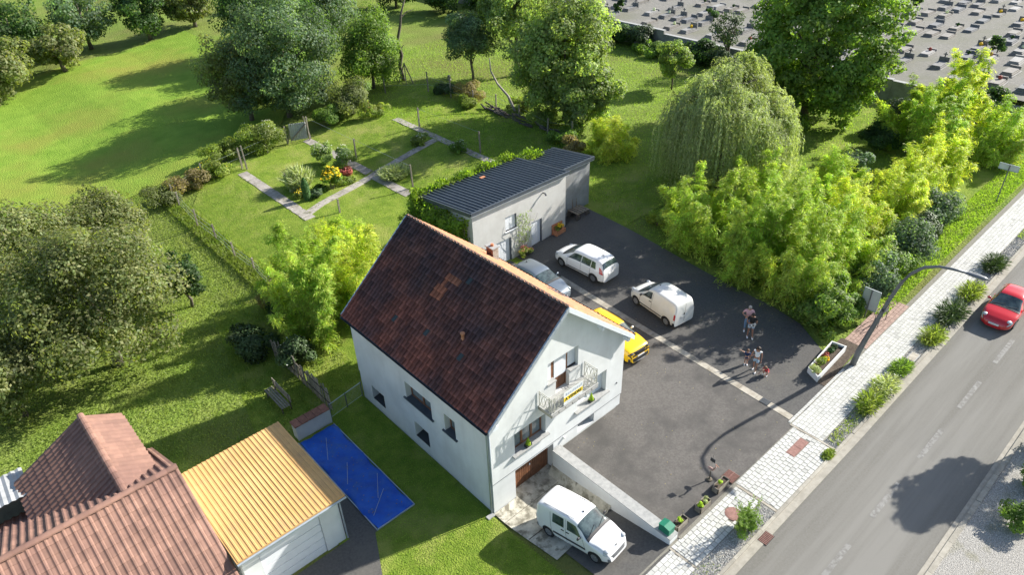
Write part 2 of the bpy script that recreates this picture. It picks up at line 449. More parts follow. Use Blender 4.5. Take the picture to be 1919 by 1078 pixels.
def tree(name, label, base, h, r, M_, nleaf=14000, nclump=60, leaf=.17, cz=None, seed=1, trunk=.16, clump=.3, low=-.6,
         cat='tree', group=None, bark='bark', shell=.4, droop=0., lean=(0, 0), aspect=.6, part='crown', nlimb=7):
    rng = np.random.default_rng(seed)
    x, y = base
    z = g(x, y)
    if not hasattr(r, '__len__'): r = (r, r, h * .42)
    cz = cz if cz is not None else h - r[2]
    root = thing(name, label, cat, (x, y, z), group)
    c = np.array([x + lean[0], y + lean[1], z + cz])
    P, Nn, ct, cen = crown_points(rng, c, r, nclump, nleaf, clump, low, shell)
    keep = P[:, 2] > z + .03
    P, Nn, ct = P[keep], Nn[keep], ct[keep]
    n = len(P)
    D = unit(rng, n) + np.array([0, 0, -droop])
    tone = ct * rng.uniform(.6, 1.4, n)
    rgb = np.stack([tone * rng.uniform(.9, 1.15, n), tone, tone * rng.uniform(.8, 1.1, n)], 1)
    s = leaf * rng.uniform(.7, 1.3, n)
    leafmesh(part, P, Nn, D, s * 1.25, s * 1.25 * aspect, tone, M[M_], root, rgb=rgb)
    if trunk > 0:
        b = MB()
        top = Vector((c[0], c[1], z + cz + r[2] * .35))
        p0 = Vector((x, y, z - .1))
        pts = [p0.lerp(top, t) + Vector((rng.normal() * .07, rng.normal() * .07, 0)) * (0 if t == 0 else 1) for t in (0, .2, .4, .6, .8, 1)]
        b.tube(pts, [trunk * k for k in (1.25, 1, .85, .65, .42, .15)], 8)
        for i in range(min(nlimb, len(cen))):
            e = Vector(cen[i]); k = rng.uniform(.3, .7)
            a = p0.lerp(top, k); mid = a.lerp(e, .5) + Vector((0, 0, .25))
            b.tube([a, mid, e], [trunk * .42, trunk * .25, trunk * .06], 5)
        b.build('trunk', M[bark], root, smooth=True)
    return root

def bush(name, label, base, r, h, M_, n=2500, seed=1, leaf=.12, cat='shrub', group=None, nclump=14, flower=None, nf=0, stem=True, aspect=.6, fleaf=.1, part='foliage', droop=0):
    rng = np.random.default_rng(seed)
    x, y = base; z = g(x, y)
    root = thing(name, label, cat, (x, y, z), group)
    rr = r if hasattr(r, '__len__') else (r, r)
    P, Nn, ct, cen = crown_points(rng, (x, y, z + h * .45), (rr[0], rr[1], h * .55), nclump, n, .42, -.8, .3)
    P[:, 2] = np.maximum(P[:, 2], z + .03 + rng.uniform(0, .1, len(P)))
    tone = ct * rng.uniform(.75, 1.25, n)
    s = leaf * rng.uniform(.7, 1.3, n)
    leafmesh(part, P, Nn, unit(rng, n) - np.array([0, 0, droop]), s * 1.25, s * 1.25 * aspect, tone, M[M_], root)
    if flower:
        k = P[:, 2] > z + h * .5
        idx = np.nonzero(k)[0]
        idx = rng.choice(idx, min(nf, len(idx)), replace=False)
        Pf = P[idx] + np.array([0, 0, .05]) + Nn[idx] * .06
        Nf = np.array([0, 0, 1.]) + rng.normal(size=(len(idx), 3)) * .35
        Nf /= np.linalg.norm(Nf, axis=1, keepdims=True)
        leafmesh('flowers', Pf, Nf, unit(rng, len(idx)), fleaf, fleaf, rng.uniform(.8, 1.2, len(idx)), M[flower], root)
    if stem:
        b = MB()
        for i in range(6):
            e = Vector(cen[i % len(cen)])
            b.tube([(x + rng.normal() * .08, y + rng.normal() * .08, z - .05), Vector((x, y, z)).lerp(e, .6) + Vector((0, 0, .1)), e], [.03, .02, .008], 5)
        b.build('stems', M['bark'], root)
    return root

def bamboo(name, label, base, rx, ry, h, n=20000, nculm=26, M_='bamboo', seed=1, group='bamboo clumps', fluff=.52, leaf=.20, yellow=0.0):
    """arching culms whose upper parts carry drooping feathery leaf sprays"""
    rng = np.random.default_rng(seed)
    x, y = base; z = g(x, y)
    root = thing(name, label, 'bamboo', (x, y, z), group)
    b = MB()
    Ps = []; Ds = []; Ts = []
    n = int(n * 2.5)
    per = n // nculm
    for i in range(nculm):
        a = rng.uniform(0, 2 * PI); q = rng.uniform(0, 1) ** .5
        if i % 3 == 0: q = 1.1
        bx, by = x + rx * .72 * q * math.cos(a), y + ry * .72 * q * math.sin(a)
        hh = h * rng.uniform(.62, 1.0) * (1 - .40 * q * q)
        a2 = a + rng.normal() * .6
        k = rng.uniform(.12, .5) * (.45 + q)
        ox, oy = k * hh * .5 * math.cos(a2), k * hh * .5 * math.sin(a2)
        zb = g(bx, by)
        t = np.linspace(0, 1, 9)
        X = bx + ox * t ** 2.2; Y = by + oy * t ** 2.2; Zc = zb + hh * (t - .22 * k * t ** 4)
        b.tube([(X[j], Y[j], Zc[j]) for j in range(9)], [.028 * (1 - .8 * tt) for tt in t], 4, caps=False)
        # side twigs: small sprays along the culm
        nt = 44
        tt = rng.uniform(.05, 1, nt) ** .8
        cx = np.interp(tt, t, X); cy = np.interp(tt, t, Y); cz_ = np.interp(tt, t, Zc)
        ta = rng.uniform(0, 2 * PI, nt); tl = rng.uniform(.3, 1.0, nt) * fluff * (2.3 - 1.4 * tt)
        mI = rng.integers(0, nt, per)
        s = rng.uniform(.15, 1, per)
        px = cx[mI] + np.cos(ta[mI]) * tl[mI] * s + rng.normal(size=per) * .09
        py = cy[mI] + np.sin(ta[mI]) * tl[mI] * s + rng.normal(size=per) * .09
        pz = cz_[mI] + tl[mI] * (.35 * s - .65 * s * s) + rng.normal(size=per) * .09
        Ps.append(np.stack([px, py, pz], 1))
        Ds.append(np.stack([np.cos(ta[mI]) * .8, np.sin(ta[mI]) * .8, np.full(per, -.55)], 1) + rng.normal(size=(per, 3)) * .45)
        Ts.append(np.full(per, rng.uniform(.86, 1.12)) * (rng.uniform(.85, 1.15, nt)[mI]))
    P = np.concatenate(Ps); D = np.concatenate(Ds); T = np.concatenate(Ts)
    P[:, 2] = np.maximum(P[:, 2], z + .1)
    nn = len(P)
    oc = P - np.array([x, y, z + h * .35]); oc /= np.linalg.norm(oc, axis=1, keepdims=True) + 1e-6
    Nn = np.array([0, 0, .7]) + oc * .5 + rng.normal(size=(nn, 3)) * .42
    Nn /= np.linalg.norm(Nn, axis=1, keepdims=True)
    T = T * rng.uniform(.62, 1.4, nn)
    rgb = np.stack([T * rng.uniform(.85 + yellow, 1.2 + yellow, nn), T, T], 1)
    s = leaf * rng.uniform(.7, 1.25, nn)
    leafmesh('foliage', P, Nn, D, s * 1.1, s * .2, T, M[M_], root, rgb=rgb)
    b.build('culms', M['culm'], root)
    return root

def tuft(name, label, base, rx, ry, h, n, M_, seed, cat='weed', group=None, w=.03, arch=.5, extra=None, nf=0):
    """long thin blades rising and arching out of the ground"""
    rng = np.random.default_rng(seed)
    x, y = base; z = g(x, y)
    root = thing(name, label, cat, (x, y, z), group)
    a = rng.uniform(0, 2 * PI, n); q = rng.uniform(0, 1, n) ** .6
    px, py = x + rx * q * np.cos(a), y + ry * q * np.sin(a)
    L = h * rng.uniform(.35, 1.05, n) * (1 - .35 * q)
    a2 = a + rng.normal(size=n) * .7; k = arch * (.2 + q) * rng.uniform(.4, 1.3, n)
    P = []; D = []; LL = []
    for (t0, t1) in ((0, .5), (.5, 1)):
        m_ = (t0 + t1) / 2
        dx = np.cos(a2) * k * (t0 + t1); dy = np.sin(a2) * k * (t0 + t1)
        d = np.stack([dx, dy, np.ones(n) * (1.1 - .55 * m_ * k)], 1)
        d /= np.linalg.norm(d, axis=1, keepdims=True)
        if not P: p = np.stack([px, py, np.full(n, z)], 1)
        P.append(p + d * (L * .25)[:, None]); D.append(d); LL.append(L * .56)
        p = p + d * (L * .5)[:, None]
    P = np.concatenate(P); D = np.concatenate(D); LL = np.concatenate(LL)
    Nn = np.cross(D, unit(rng, len(P))) + np.array([0, 0, .5]); Nn /= np.linalg.norm(Nn, axis=1, keepdims=True)
    tone = np.tile(rng.uniform(.65, 1.3, n), 2)
    leafmesh('blades', P, Nn, D, LL, w, tone, M[M_], root)
    if extra:
        idx = rng.choice(n, nf) + n
        Pf = P[idx] + D[idx] * LL[idx][:, None] * .5
        leafmesh('flowers', Pf, np.tile([0., 0., 1.], (nf, 1)) + rng.normal(size=(nf, 3)) * .3, unit(rng, nf), .07, .07, rng.uniform(.8, 1.2, nf), M[extra], root)
    return root

# ============================================================ THE SETTING
def clip_poly(poly, clip):
    """clip a 2D polygon by a convex CCW polygon"""
    out = poly
    for i in range(len(clip)):
        a = clip[i]; b = clip[(i + 1) % len(clip)]
        inp = out; out = []
        if not inp: break
        def side(p): return (b[0] - a[0]) * (p[1] - a[1]) - (b[1] - a[1]) * (p[0] - a[0])
        for j in range(len(inp)):
            p = inp[j]; q = inp[(j + 1) % len(inp)]
            sp, sq = side(p), side(q)
            if sp >= -1e-9: out.append(p)
            if (sp > 1e-9 and sq < -1e-9) or (sp < -1e-9 and sq > 1e-9):
                t = sp / (sp - sq); out.append((p[0] + t * (q[0] - p[0]), p[1] + t * (q[1] - p[1])))
    return out
def ccw(poly):
    s = sum(poly[i][0] * poly[(i + 1) % len(poly)][1] - poly[(i + 1) % len(poly)][0] * poly[i][1] for i in range(len(poly)))
    return poly if s > 0 else poly[::-1]

def sheet(name, polys, dz, material, step=0.8, kind='structure', skirt=0.0, label=None):
    b = MB()
    for poly in polys:
        poly = ccw(list(poly))
        xs = [p[0] for p in poly]; ys = [p[1] for p in poly]
        nx = max(1, int(math.ceil((max(xs) - min(xs)) / step))); ny = max(1, int(math.ceil((max(ys) - min(ys)) / step)))
        for i in range(nx):
            for j in range(ny):
                xa = min(xs) + (max(xs) - min(xs)) * i / nx; xb = min(xs) + (max(xs) - min(xs)) * (i + 1) / nx
                ya = min(ys) + (max(ys) - min(ys)) * j / ny; yb = min(ys) + (max(ys) - min(ys)) * (j + 1) / ny
                c = clip_poly([(xa, ya), (xb, ya), (xb, yb), (xa, yb)], poly)
                if len(c) >= 3:
                    b.add([(p[0], p[1], g(p[0], p[1]) + dz) for p in c], [tuple(range(len(c)))])
        if skirt:
            n = len(poly)
            for i in range(n):
                p, q = poly[i], poly[(i + 1) % n]
                k = max(1, int(math.hypot(q[0] - p[0], q[1] - p[1]) / step))
                for a in range(k):
                    s0 = [p[t] + (q[t] - p[t]) * a / k for t in (0, 1)]; s1 = [p[t] + (q[t] - p[t]) * (a + 1) / k for t in (0, 1)]
                    b.add([(s0[0], s0[1], g(*s0) + dz - skirt), (s1[0], s1[1], g(*s1) + dz - skirt), (s1[0], s1[1], g(*s1) + dz), (s0[0], s0[1], g(*s0) + dz)], [(0, 1, 2, 3)])
    return b.build(name, material, None, kind=kind)

# --- the ground out to the horizon
xs = sorted(set([-900, -500, -250, -150, -100, -70] + list(np.arange(-50, 66, 1.0)) + [3.8, 4.1, .3, 8.3] + [75, 90, 120, 170, 260, 500, 900]))
ys = sorted(set([-900, -500, -250, -120, -60] + list(np.arange(-40, 60, 1.0)) + [-0.001, 0.499, 0.503, -7.0, -5.0] + list(np.arange(62, 120, 5)) + [130, 160, 220, 350, 600, 1200]))
gb = MB()
vv = [(x, y, g(x, y) - .05) for y in ys for x in xs]
nx = len(xs)
ff = [(j * nx + i, j * nx + i + 1, (j + 1) * nx + i + 1, (j + 1) * nx + i) for j in range(len(ys) - 1) for i in range(nx - 1)]
gb.add(vv, ff)
gb.build('ground', M['ground'], kind='structure', smooth=True)

# grass areas
sheet('garden_lawn', [[(-1, 11), (31, 11), (31.2, 24), (.9, 24)], [(.9, 24), (31.2, 24), (31.5, 46), (14, 44.6), (4, 42.5), (.9, 38)], [(-6, 11), (-1, 11), (.9, 24), (-3, 24)]], 0.0, M['lawn'], 1.0)
sheet('side_lawn', [[(-6, 11), (-6, 2.6), (0, 2.6), (0, 11)], [(-5.5, 2.6), (-5.5, -7.3), (0.1, -7.3), (0.1, -3.9), (-0.1, -0.3), (0, 2.6)]], 0.0, M['lawn'], 1.0)
sheet('orchard_lawn', [[(20.5, 11), (31, 11), (31.5, 46), (32, 60), (58, 60), (58.5, -1), (30, -1), (21.9, 4)], [(22.1, -5.3), (60, -5.3), (58.5, -1), (22, 1)]], 0.012, M['lawn'], 1.2)
sheet('verge_grass', [[(24.5, -6.1), (24.5, -5.0), (90, -4), (90, -6.25)]], 0.02, M['lawn'], 1.5)
sheet('meadow', [[(-120, 46), (12, 46), (22, 58), (22, 92), (-120, 80)], [(-120, 46), (-120, 10), (-22, 10), (-8, 46)]], 0.0, M['meadow'], 3.0)
sheet('neighbour_lawn', [[(-22, 10), (-2.2, 10.5), (-2.2, 26), (-8, 46), (-22, 46)]], -0.012, M['ground'], 1.5)

# road, kerbs
def lane(y0, y1, x0=-40, x1=110): return [[(x0, y0), (x1, y0), (x1, y1), (x0, y1)]]
sheet('road', lane(-14.35, -9.5), -0.02, M['road'], 2.0)
b = MB()
for k in range(-6, 26):
    x0 = -12 + k * 4.6
    n = 4
    for i in range(n):
        xa, xb = x0 + 2.6 * i / n, x0 + 2.6 * (i + 1) / n
        b.add([(xa, -12.0, g(xa, -12) - .014), (xb, -12.0, g(xb, -12) - .014), (xb, -11.78, g(xb, -12) - .014), (xa, -11.78, g(xa, -12) - .014)], [(0, 1, 2, 3)])
b.build('centre_line_marking', M['paint'], kind='structure')
def kerb_row(name, y0, y1, top, xa, xb, L=1.0):
    root = bpy.data.objects.new(name, None); col.objects.link(root); root['kind'] = 'structure'
    rng = random.Random(3)
    var = []
    for t in range(5):
        q = MB(); w = L - .012
        q.add([(0, y0, -.2), (w, y0, -.2), (w, y1, -.2), (0, y1, -.2), (0, y0, 0), (w, y0, 0), (w, y1, 0), (0, y1, 0)],
              [(4, 5, 6, 7), (0, 1, 5, 4), (1, 2, 6, 5), (2, 3, 7, 6), (3, 0, 4, 7)], 0, .85 + .07 * t)
        var.append(q.mesh('kerb_stone', M['kerb']))
    n = int((xb - xa) / L)
    for i in range(n):
        x = xa + i * L
        z = g(x + .5, -8) + top
        link_mesh('kerb_stone', rng.choice(var), root, (x, 0, z), (0, -math.atan2(g(x + 1, -8) - g(x, -8), 1), 0))
    return root
kerb_row('near_kerb', -9.16, -9.02, 0.06, -6, 60)
kerb_row('far_kerb', -14.75, -14.55, 0.05, -2, 45)
sheet('near_gutter', lane(-9.5, -9.16), 0.0, M['kerb'], 1.5)
sheet('far_gutter', lane(-14.55, -14.35), 0.0, M['kerb'], 2)
sheet('gravel_strip', [[(-40, -9.02), (8.3, -9.02), (8.3, -8.25), (-40, -8.25)], [(13.4, -9.02), (110, -9.02), (110, -8.35), (13.4, -8.35)]], 0.01, M['gravel'], 1.2)
sheet('far_gravel_strip', lane(-17.2, -14.75), 0.02, M['gravel'], 2)
sheet('far_pavement', lane(-20.5, -17.2), 0.05, M['paver'], 2)
sheet('far_verge_ground', lane(-40, -20.5), 0.03, M['lawn'], 4)

# asphalt yard, ramp
sheet('inner_yard', [[(4.15, -6.97), (13.45, -6.9), (14.0, -6.75), (14.33, 0.0), (4.15, 0.0)], [(8.3, 0.0), (14.33, 0), (14.86, 10.4), (8.3, 10.4)], [(8.3, 10.4), (14.86, 10.4), (15.1, 14.3), (8.3, 14.3)]], 0.004, M['asphalt'])
sheet('outer_yard', [[(14.0, -6.75), (17.4, -6.7), (19.5, -5.2), (20.9, -3.0), (21.3, -1.0), (14.29, -1.0)], [(14.29, -1), (21.3, -1.0), (21.6, 7.2), (14.70, 7.2)], [(14.70, 7.2), (21.6, 7.2), (22, 15.2), (15.1, 14.4)], [(19.2, 14.2), (22, 15.1), (22, 16.9), (19.2, 16.9)]], 0.008, M['asphalt2'])
# concrete drainage strip
root = bpy.data.objects.new('concrete_strip', None); col.objects.link(root); root['kind'] = 'structure'
n = 17
for i in range(n):
    t0, t1 = i / n, (i + 1) / n - .0012
    ya, yb = -6.5 + t0 * 16.9, -6.5 + t1 * 16.9
    xa, xb = 13.70 + t0 * .86, 13.70 + t1 * .86
    if -5.3 < (ya + yb) / 2 < -4.6: pass
    b = MB()
    q = [(xa, ya), (xa + .40, ya), (xb + .40, yb), (xb, yb)]
    b.add([(p[0], p[1], g(*p) + .02) for p in q] + [(p[0], p[1], g(*p) - .1) for p in q], [(0, 1, 2, 3), (0, 4, 5, 1), (1, 5, 6, 2), (2, 6, 7, 3), (3, 7, 4, 0)])
    b.build('concrete_slab', M['strip'], root)
dr = thing('drain_grate', 'black slotted drain grate let into the concrete strip of the yard', 'drain grate', (13.95, -5.0, 1.17))
b = MB()
b.box(13.785, 14.175, -5.24, -4.76, 1.165, 1.176); b.build('pit', M['black'], dr)
for k in range(7):
    b = MB(); x = 13.79 + k * .056
    b.box(x, x + .028, -5.22, -4.78, 1.176, 1.190); b.build('bar', M['polegrey'], dr)
sheet('driveway', [[(4.1, -0.0), (4.1, -3.7), (0.1, -3.9), (0.0, -0.0)], [(1.38, 0), (3.82, 0), (3.82, .42), (1.38, .42)]], 0.006, M['concrete'], .7)
sheet('driveway_asphalt', [[(3.75, -3.7), (3.75, -7.1), (0.5, -7.1), (0.6, -3.9)]], 0.010, M['asphalt2'], .7)
b = MB()
for (p, q) in [((0.0, -0.75), (3.7, -0.75))]:
    b.box(p[0], q[0], -.86, -.7, .0, .012)
b.build('door_threshold_channel', M['soil'], kind='structure')
for i, (p, q) in enumerate([((1.9, -.9), (2.1, -3.8)), ((.1, -2.2), (3.7, -2.3))]):
    b = MB(); k = 8
    for a in range(k):
        s0 = [p[t] + (q[t] - p[t]) * a / k for t in (0, 1)]; s1 = [p[t] + (q[t] - p[t]) * (a + 1) / k for t in (0, 1)]
        b.bar((*s0, g(*s0) + .012), (*s1, g(*s1) + .012), .035, .012)
    b.build('slab_joint', M['soil'], kind='structure')

# --- pavers: sidewalk, running bond; the ones nearest the camera are single stones
def pavers(name, x0, x1, y0, y1, row, L, material, n_ind, seed, dz=0.03, skip=None, mort='joint', base=True):
    rng = random.Random(seed)
    root = bpy.data.objects.new(name, None); col.objects.link(root); root['kind'] = 'structure'
    k = int(round((y1 - y0) / row)); row = (y1 - y0) / k
    cells = []
    for j in range(k):
        x = x0 - rng.uniform(0, L)
        while x < x1:
            l = L * rng.choice([.85, 1, 1, 1.25]); xa, xb = max(x, x0), min(x + l, x1)
            ya = y0 + j * row
            if xb - xa > .05 and not (skip and skip((xa + xb) / 2, ya + row / 2)):
                cells.append((xa, xb, ya, ya + row, rng.choice([.90, .95, 1.0, 1.04]) * (1 if rng.random() > .02 else .8)))
            x += l
    cells.sort(key=lambda c: (c[0] + 13) ** 2 + (c[2] + 16.6) ** 2)
    vis = [c for c in cells]
    st = MB()
    cache = {}
    for i, (xa, xb, ya, yb, t) in enumerate(vis):
        jn = .009
        z = g((xa + xb) / 2, -8 if ya < -7 else (ya + yb) / 2) + dz + rng.uniform(-.003, .003)
        lx = round(xb - xa - jn * 2, 2); ly = row - jn * 2
        if i < n_ind:
            key = (lx, round(t, 2))
            if key not in cache:
                q = MB(); e = .008
                q.add([(0, 0, -.03), (lx, 0, -.03), (lx, ly, -.03), (0, ly, -.03), (0, 0, -e), (lx, 0, -e), (lx, ly, -e), (0, ly, -e), (e, e, 0), (lx - e, e, 0), (lx - e, ly - e, 0), (e, ly - e, 0)],
                      [(8, 9, 10, 11), (4, 5, 9, 8), (5, 6, 10, 9), (6, 7, 11, 10), (7, 4, 8, 11), (0, 1, 5, 4), (1, 2, 6, 5), (2, 3, 7, 6), (3, 0, 4, 7)], 0, t)
                cache[key] = q.mesh('paver', M[material])
            link_mesh('paver', cache[key], root, (xa + jn, ya + jn, z), (0, -math.atan2(g(xb, -8) - g(xa, -8), xb - xa), 0))
        else:
            a, c_, d, e_ = xa + jn, xb - jn, ya + jn, yb - jn
            zz = [g(p, -8 if ya < -7 else ya) + dz for p in (a, c_)]
            st.add([(a, d, zz[0]), (c_, d, zz[1]), (c_, e_, zz[1]), (a, e_, zz[0]), (a, d, zz[0] - .03), (c_, d, zz[1] - .03), (c_, e_, zz[1] - .03), (a, e_, zz[0] - .03)],
                   [(0, 1, 2, 3), (4, 5, 1, 0), (5, 6, 2, 1), (6, 7, 3, 2), (7, 4, 0, 3)], 0, t)
    if st.v: st.build('paver', M[material], root, kind='stuff')
    return root
sheet('pavement_bed', [[(-40, -9.02), (13.45, -9.02), (13.45, -6.85), (-40, -7.05)], [(13.45, -8.36), (110, -8.36), (110, -6.2), (19, -6.5), (13.45, -6.6)]], 0.008, M['joint'], 1.5)
def sk(x, y): return (11.62 < x < 13.0 and -7.95 < y < -7.48) or math.hypot(x - 6.88, y + 7.8) < .36
pavers('pavement', -3.0, 3.5, -8.27, -7.08, .2, .27, 'paver', 20, 1)
pavers('pavement', 3.62, 8.25, -8.23, -6.98, .2, .27, 'paver', 115, 2, skip=sk)
pavers('pavement', 8.42, 13.38, -9.0, -6.9, .2, .27, 'paver', 165, 3, skip=sk)
pavers('pavement', 13.52, 62, -8.33, -6.72, .2, .27, 'paver', 0, 4)
pavers('edge_sett_row', 13.52, 19.0, -6.68, -6.53, .15, .16, 'paver', 0, 5)
pavers('brick_apron', 21.3, 26.6, -6.68, -5.45, .2, .3, 'redpaver', 0, 6, dz=.03)
b = MB(); b.box(3.5, 3.6, -8.3, -7.0, 1.12, 1.145); b.box(8.27, 8.40, -9.0, -6.9, 1.12, 1.15); b.box(13.4, 13.5, -9.0, -6.7, 1.12, 1.15)
b.build('pavement_joint_strip', M['strip'], kind='structure')
b = MB(); b.box(4.2, 8.4, -7.05, -6.93, 1.1, 1.16); b.build('yard_threshold', M['joint'], kind='structure')

# iron covers
c = thing('utility_cover', 'rust brown rectangular iron cover set in the white pavement', 'cover', (12.3, -7.7, 1.13))
b = MB(); b.box(11.64, 12.98, -7.93, -7.5, 1.12, 1.158); b.build('frame', M['rust'], c)
b = MB(); b.box(11.68, 12.3, -7.9, -7.53, 1.158, 1.166); b.build('lid', M['rust'], c)
b = MB(); b.box(12.32, 12.94, -7.9, -7.53, 1.158, 1.166); b.build('lid', M['rust'], c)
c = thing('manhole_cover', 'round rust brown manhole cover beside the pavement bush', 'manhole', (6.88, -7.8, 1.13))
b = MB(); b.lathe((6.88, -7.8, 1.12), [(.36, 0), (.36, .035), (.33, .04), (.0, .04)], 20); b.build('rim', M['rust'], c)
b = MB(); b.lathe((6.88, -7.8, 1.16), [(.30, 0), (.30, .008), (.0, .008)], 20); b.build('lid', M['rust'], c)
c = thing('gutter_grate', 'small curved iron gutter grate at the road edge below the bush', 'drain grate', (6.84, -9.35, 1.12))
b = MB(); b.box(6.5, 7.15, -9.62, -9.2, 1.118, 1.124); b.build('pit', M['black'], c)
for k in range(8):
    b = MB(); b.box(6.52 + k * .08, 6.56 + k * .08, -9.6, -9.22, 1.124, 1.14); b.build('bar', M['rust'], c)

# retaining wall between ramp and yard
rw = thing('retaining_wall', 'long grey rendered retaining wall between the sunken driveway and the yard', 'wall', (3.95, -3.5, 0))
b = MB(); b.box(3.68, 4.19, -6.87, -0.06, -.3, 1.40); b.build('wall', M['render'], rw)
b = MB(); b.box(3.665, 4.205, -6.885, -0.055, 1.40, 1.44); b.build('coping', M['sill'], rw)

# paths in the garden
def path(name, pts, wd, label=None, gap=.02):
    root = bpy.data.objects.new(name, None); col.objects.link(root); root['kind'] = 'structure'
    rng = random.Random(len(pts) * 7 + int(pts[0][0] * 10))
    for (p, q) in zip(pts[:-1], pts[1:]):
        L = math.hypot(q[0] - p[0], q[1] - p[1]); k = max(1, int(L / .9)); d = ((q[0] - p[0]) / L, (q[1] - p[1]) / L); nrm = (-d[1], d[0])
        for i in range(k):
            s0, s1 = L * i / k + gap / 2, L * (i + 1) / k - gap / 2
            j = [rng.uniform(-.03, .03) for _ in range(4)]
            c = [(p[0] + d[0] * s0 + nrm[0] * (wd / 2 + j[0]), p[1] + d[1] * s0 + nrm[1] * (wd / 2 + j[0])), (p[0] + d[0] * s1 + nrm[0] * (wd / 2 + j[1]), p[1] + d[1] * s1 + nrm[1] * (wd / 2 + j[1])),
                 (p[0] + d[0] * s1 - nrm[0] * (wd / 2 + j[2]), p[1] + d[1] * s1 - nrm[1] * (wd / 2 + j[2])), (p[0] + d[0] * s0 - nrm[0] * (wd / 2 + j[3]), p[1] + d[1] * s0 - nrm[1] * (wd / 2 + j[3]))]
            b = MB(); z = rng.uniform(.03, .042)
            b.add([(a[0], a[1], g(*a) + z) for a in c] + [(a[0], a[1], g(*a) - .05) for a in c], [(3, 2, 1, 0), (0, 1, 5, 4), (1, 2, 6, 5), (2, 3, 7, 6), (3, 0, 4, 7)], 0, rng.uniform(.85, 1.1))
            b.build('path_slab', M['path'], root)
path('garden_path', [(7.25, 41.5), (7.3, 29.6)], .85)
path('garden_path', [(7.0, 30.3), (9.1, 31.2), (15.3, 32.7), (20.0, 33.2), (22.4, 33.4)], .75)
path('garden_path', [(14.8, 43.9), (14.9, 33.2)], .8)
path('garden_path', [(14.8, 32.2), (14.9, 27.3)], .8)
path('garden_path', [(22.7, 40.5), (22.5, 26.0)], .75)

# ============================================================ THE HOUSE
def wallpoly(mb, T, outline, holes, mi=0, skip=()):
    """face of a wall in its plane: outline convex [(a,z)], holes (a0,a1,z0,z1,depth); T(a,d,z)->xyz, d inwards"""
    outline = ccw(list(outline))
    A = sorted(set([p[0] for p in outline] + [h[0] for h in holes] + [h[1] for h in holes]))
    Zs = sorted(set([min(p[1] for p in outline), max(p[1] for p in outline)] + [h[2] for h in holes] + [h[3] for h in holes]))
    for a0, a1 in zip(A[:-1], A[1:]):
        for z0, z1 in zip(Zs[:-1], Zs[1:]):
            am, zm = (a0 + a1) / 2, (z0 + z1) / 2
            if any(h[0] < am < h[1] and h[2] < zm < h[3] for h in holes): continue
            c = clip_poly([(a0, z0), (a1, z0), (a1, z1), (a0, z1)], outline)
            if len(c) >= 3: mb.add([T(p[0], 0, p[1]) for p in c], [tuple(range(len(c)))], mi)
    for i, h in enumerate(holes):
        a0, a1, z0, z1, d = h
        sides = {'l': [(a0, 0, z0), (a0, d, z0), (a0, d, z1), (a0, 0, z1)], 'r': [(a1, 0, z0), (a1, d, z0), (a1, d, z1), (a1, 0, z1)],
                 'b': [(a0, 0, z0), (a1, 0, z0), (a1, d, z0), (a0, d, z0)], 't': [(a0, 0, z1), (a1, 0, z1), (a1, d, z1), (a0, d, z1)]}
        for kk, q in sides.items():
            if (i, kk) in skip: continue
            mb.add([T(*p) for p in q], [(0, 1, 2, 3)], mi)
def tbox(mb, T, a0, a1, d0, d1, z0, z1, mi=0, tone=None):
    p = T(a0, d0, z0); q = T(a1, d1, z1)
    mb.box(min(p[0], q[0]), max(p[0], q[0]), min(p[1], q[1]), max(p[1], q[1]), min(p[2], q[2]), max(p[2], q[2]), mi, tone)
def window(parent, T, a0, a1, z0, z1, d, splits=1, frame='wood', pane='curtain', fw=.07, name='window'):
    """frame set in an opening at depth d, with panes as sub-parts"""
    f = MB()
    tbox(f, T, a0, a1, d, d + .07, z0, z0 + fw); tbox(f, T, a0, a1, d, d + .07, z1 - fw, z1)
    tbox(f, T, a0, a0 + fw, d, d + .07, z0 + fw, z1 - fw); tbox(f, T, a1 - fw, a1, d, d + .07, z0 + fw, z1 - fw)
    wd = (a1 - a0 - fw) / splits
    for k in range(1, splits):
        tbox(f, T, a0 + wd * k - .02, a0 + wd * k + fw + .02, d - .01, d + .06, z0 + fw, z1 - fw)
    o = f.build(name, M[frame], parent)
    for k in range(splits):
        p = MB(); tbox(p, T, a0 + wd * k + fw + .002, a0 + wd * (k + 1) - .002, d + .035, d + .05, z0 + fw, z1 - fw)
        p.build('pane', M[pane], o)
    return o

HX, HY, EZ, RZ, RX = 8.62, 10.9, 5.70, 9.42, 4.31     # wall box, wall-top height, apex of wall under the roof
SL = 0.8616
house = thing('house', 'tall grey rendered house with dark tiled gable roof and iron balcony', 'house', (0, 0, 0))
FT = lambda a, d, z: (a, d, z)
LT = lambda a, d, z: (d, a, z)
RT = lambda a, d, z: (HX - d, a, z)
BT = lambda a, d, z: (a, HY - d, z)
up = MB()
zt = 5.72
g_out = [(0, 1.9), (HX, 1.9), (HX, zt), (RX, RZ), (0, zt)]
fh = [(1.38, 3.28, 2.85, 4.08, .32), (5.35, 7.38, 2.85, 4.2, .32), (3.43, 5.34, 5.62, 6.82, .30), (3.93, 4.78, 4.80, 5.62, .30)]
wallpoly(up, FT, g_out, fh, skip=[(2, 'b'), (3, 't')])
up.add([(3.43, 0, 5.62), (3.93, 0, 5.62), (3.93, .3, 5.62), (3.43, .3, 5.62)], [(0, 1, 2, 3)])
up.add([(4.78, 0, 5.62), (5.34, 0, 5.62), (5.34, .3, 5.62), (4.78, .3, 5.62)], [(0, 1, 2, 3)])
lh = [(4.2, 6.28, 2.98, 4.02, .34), (2.42, 3.21, 2.98, 4.05, .34)]
wallpoly(up, LT, [(0, 1.9), (HY, 1.9), (HY, zt), (0, zt)], lh)
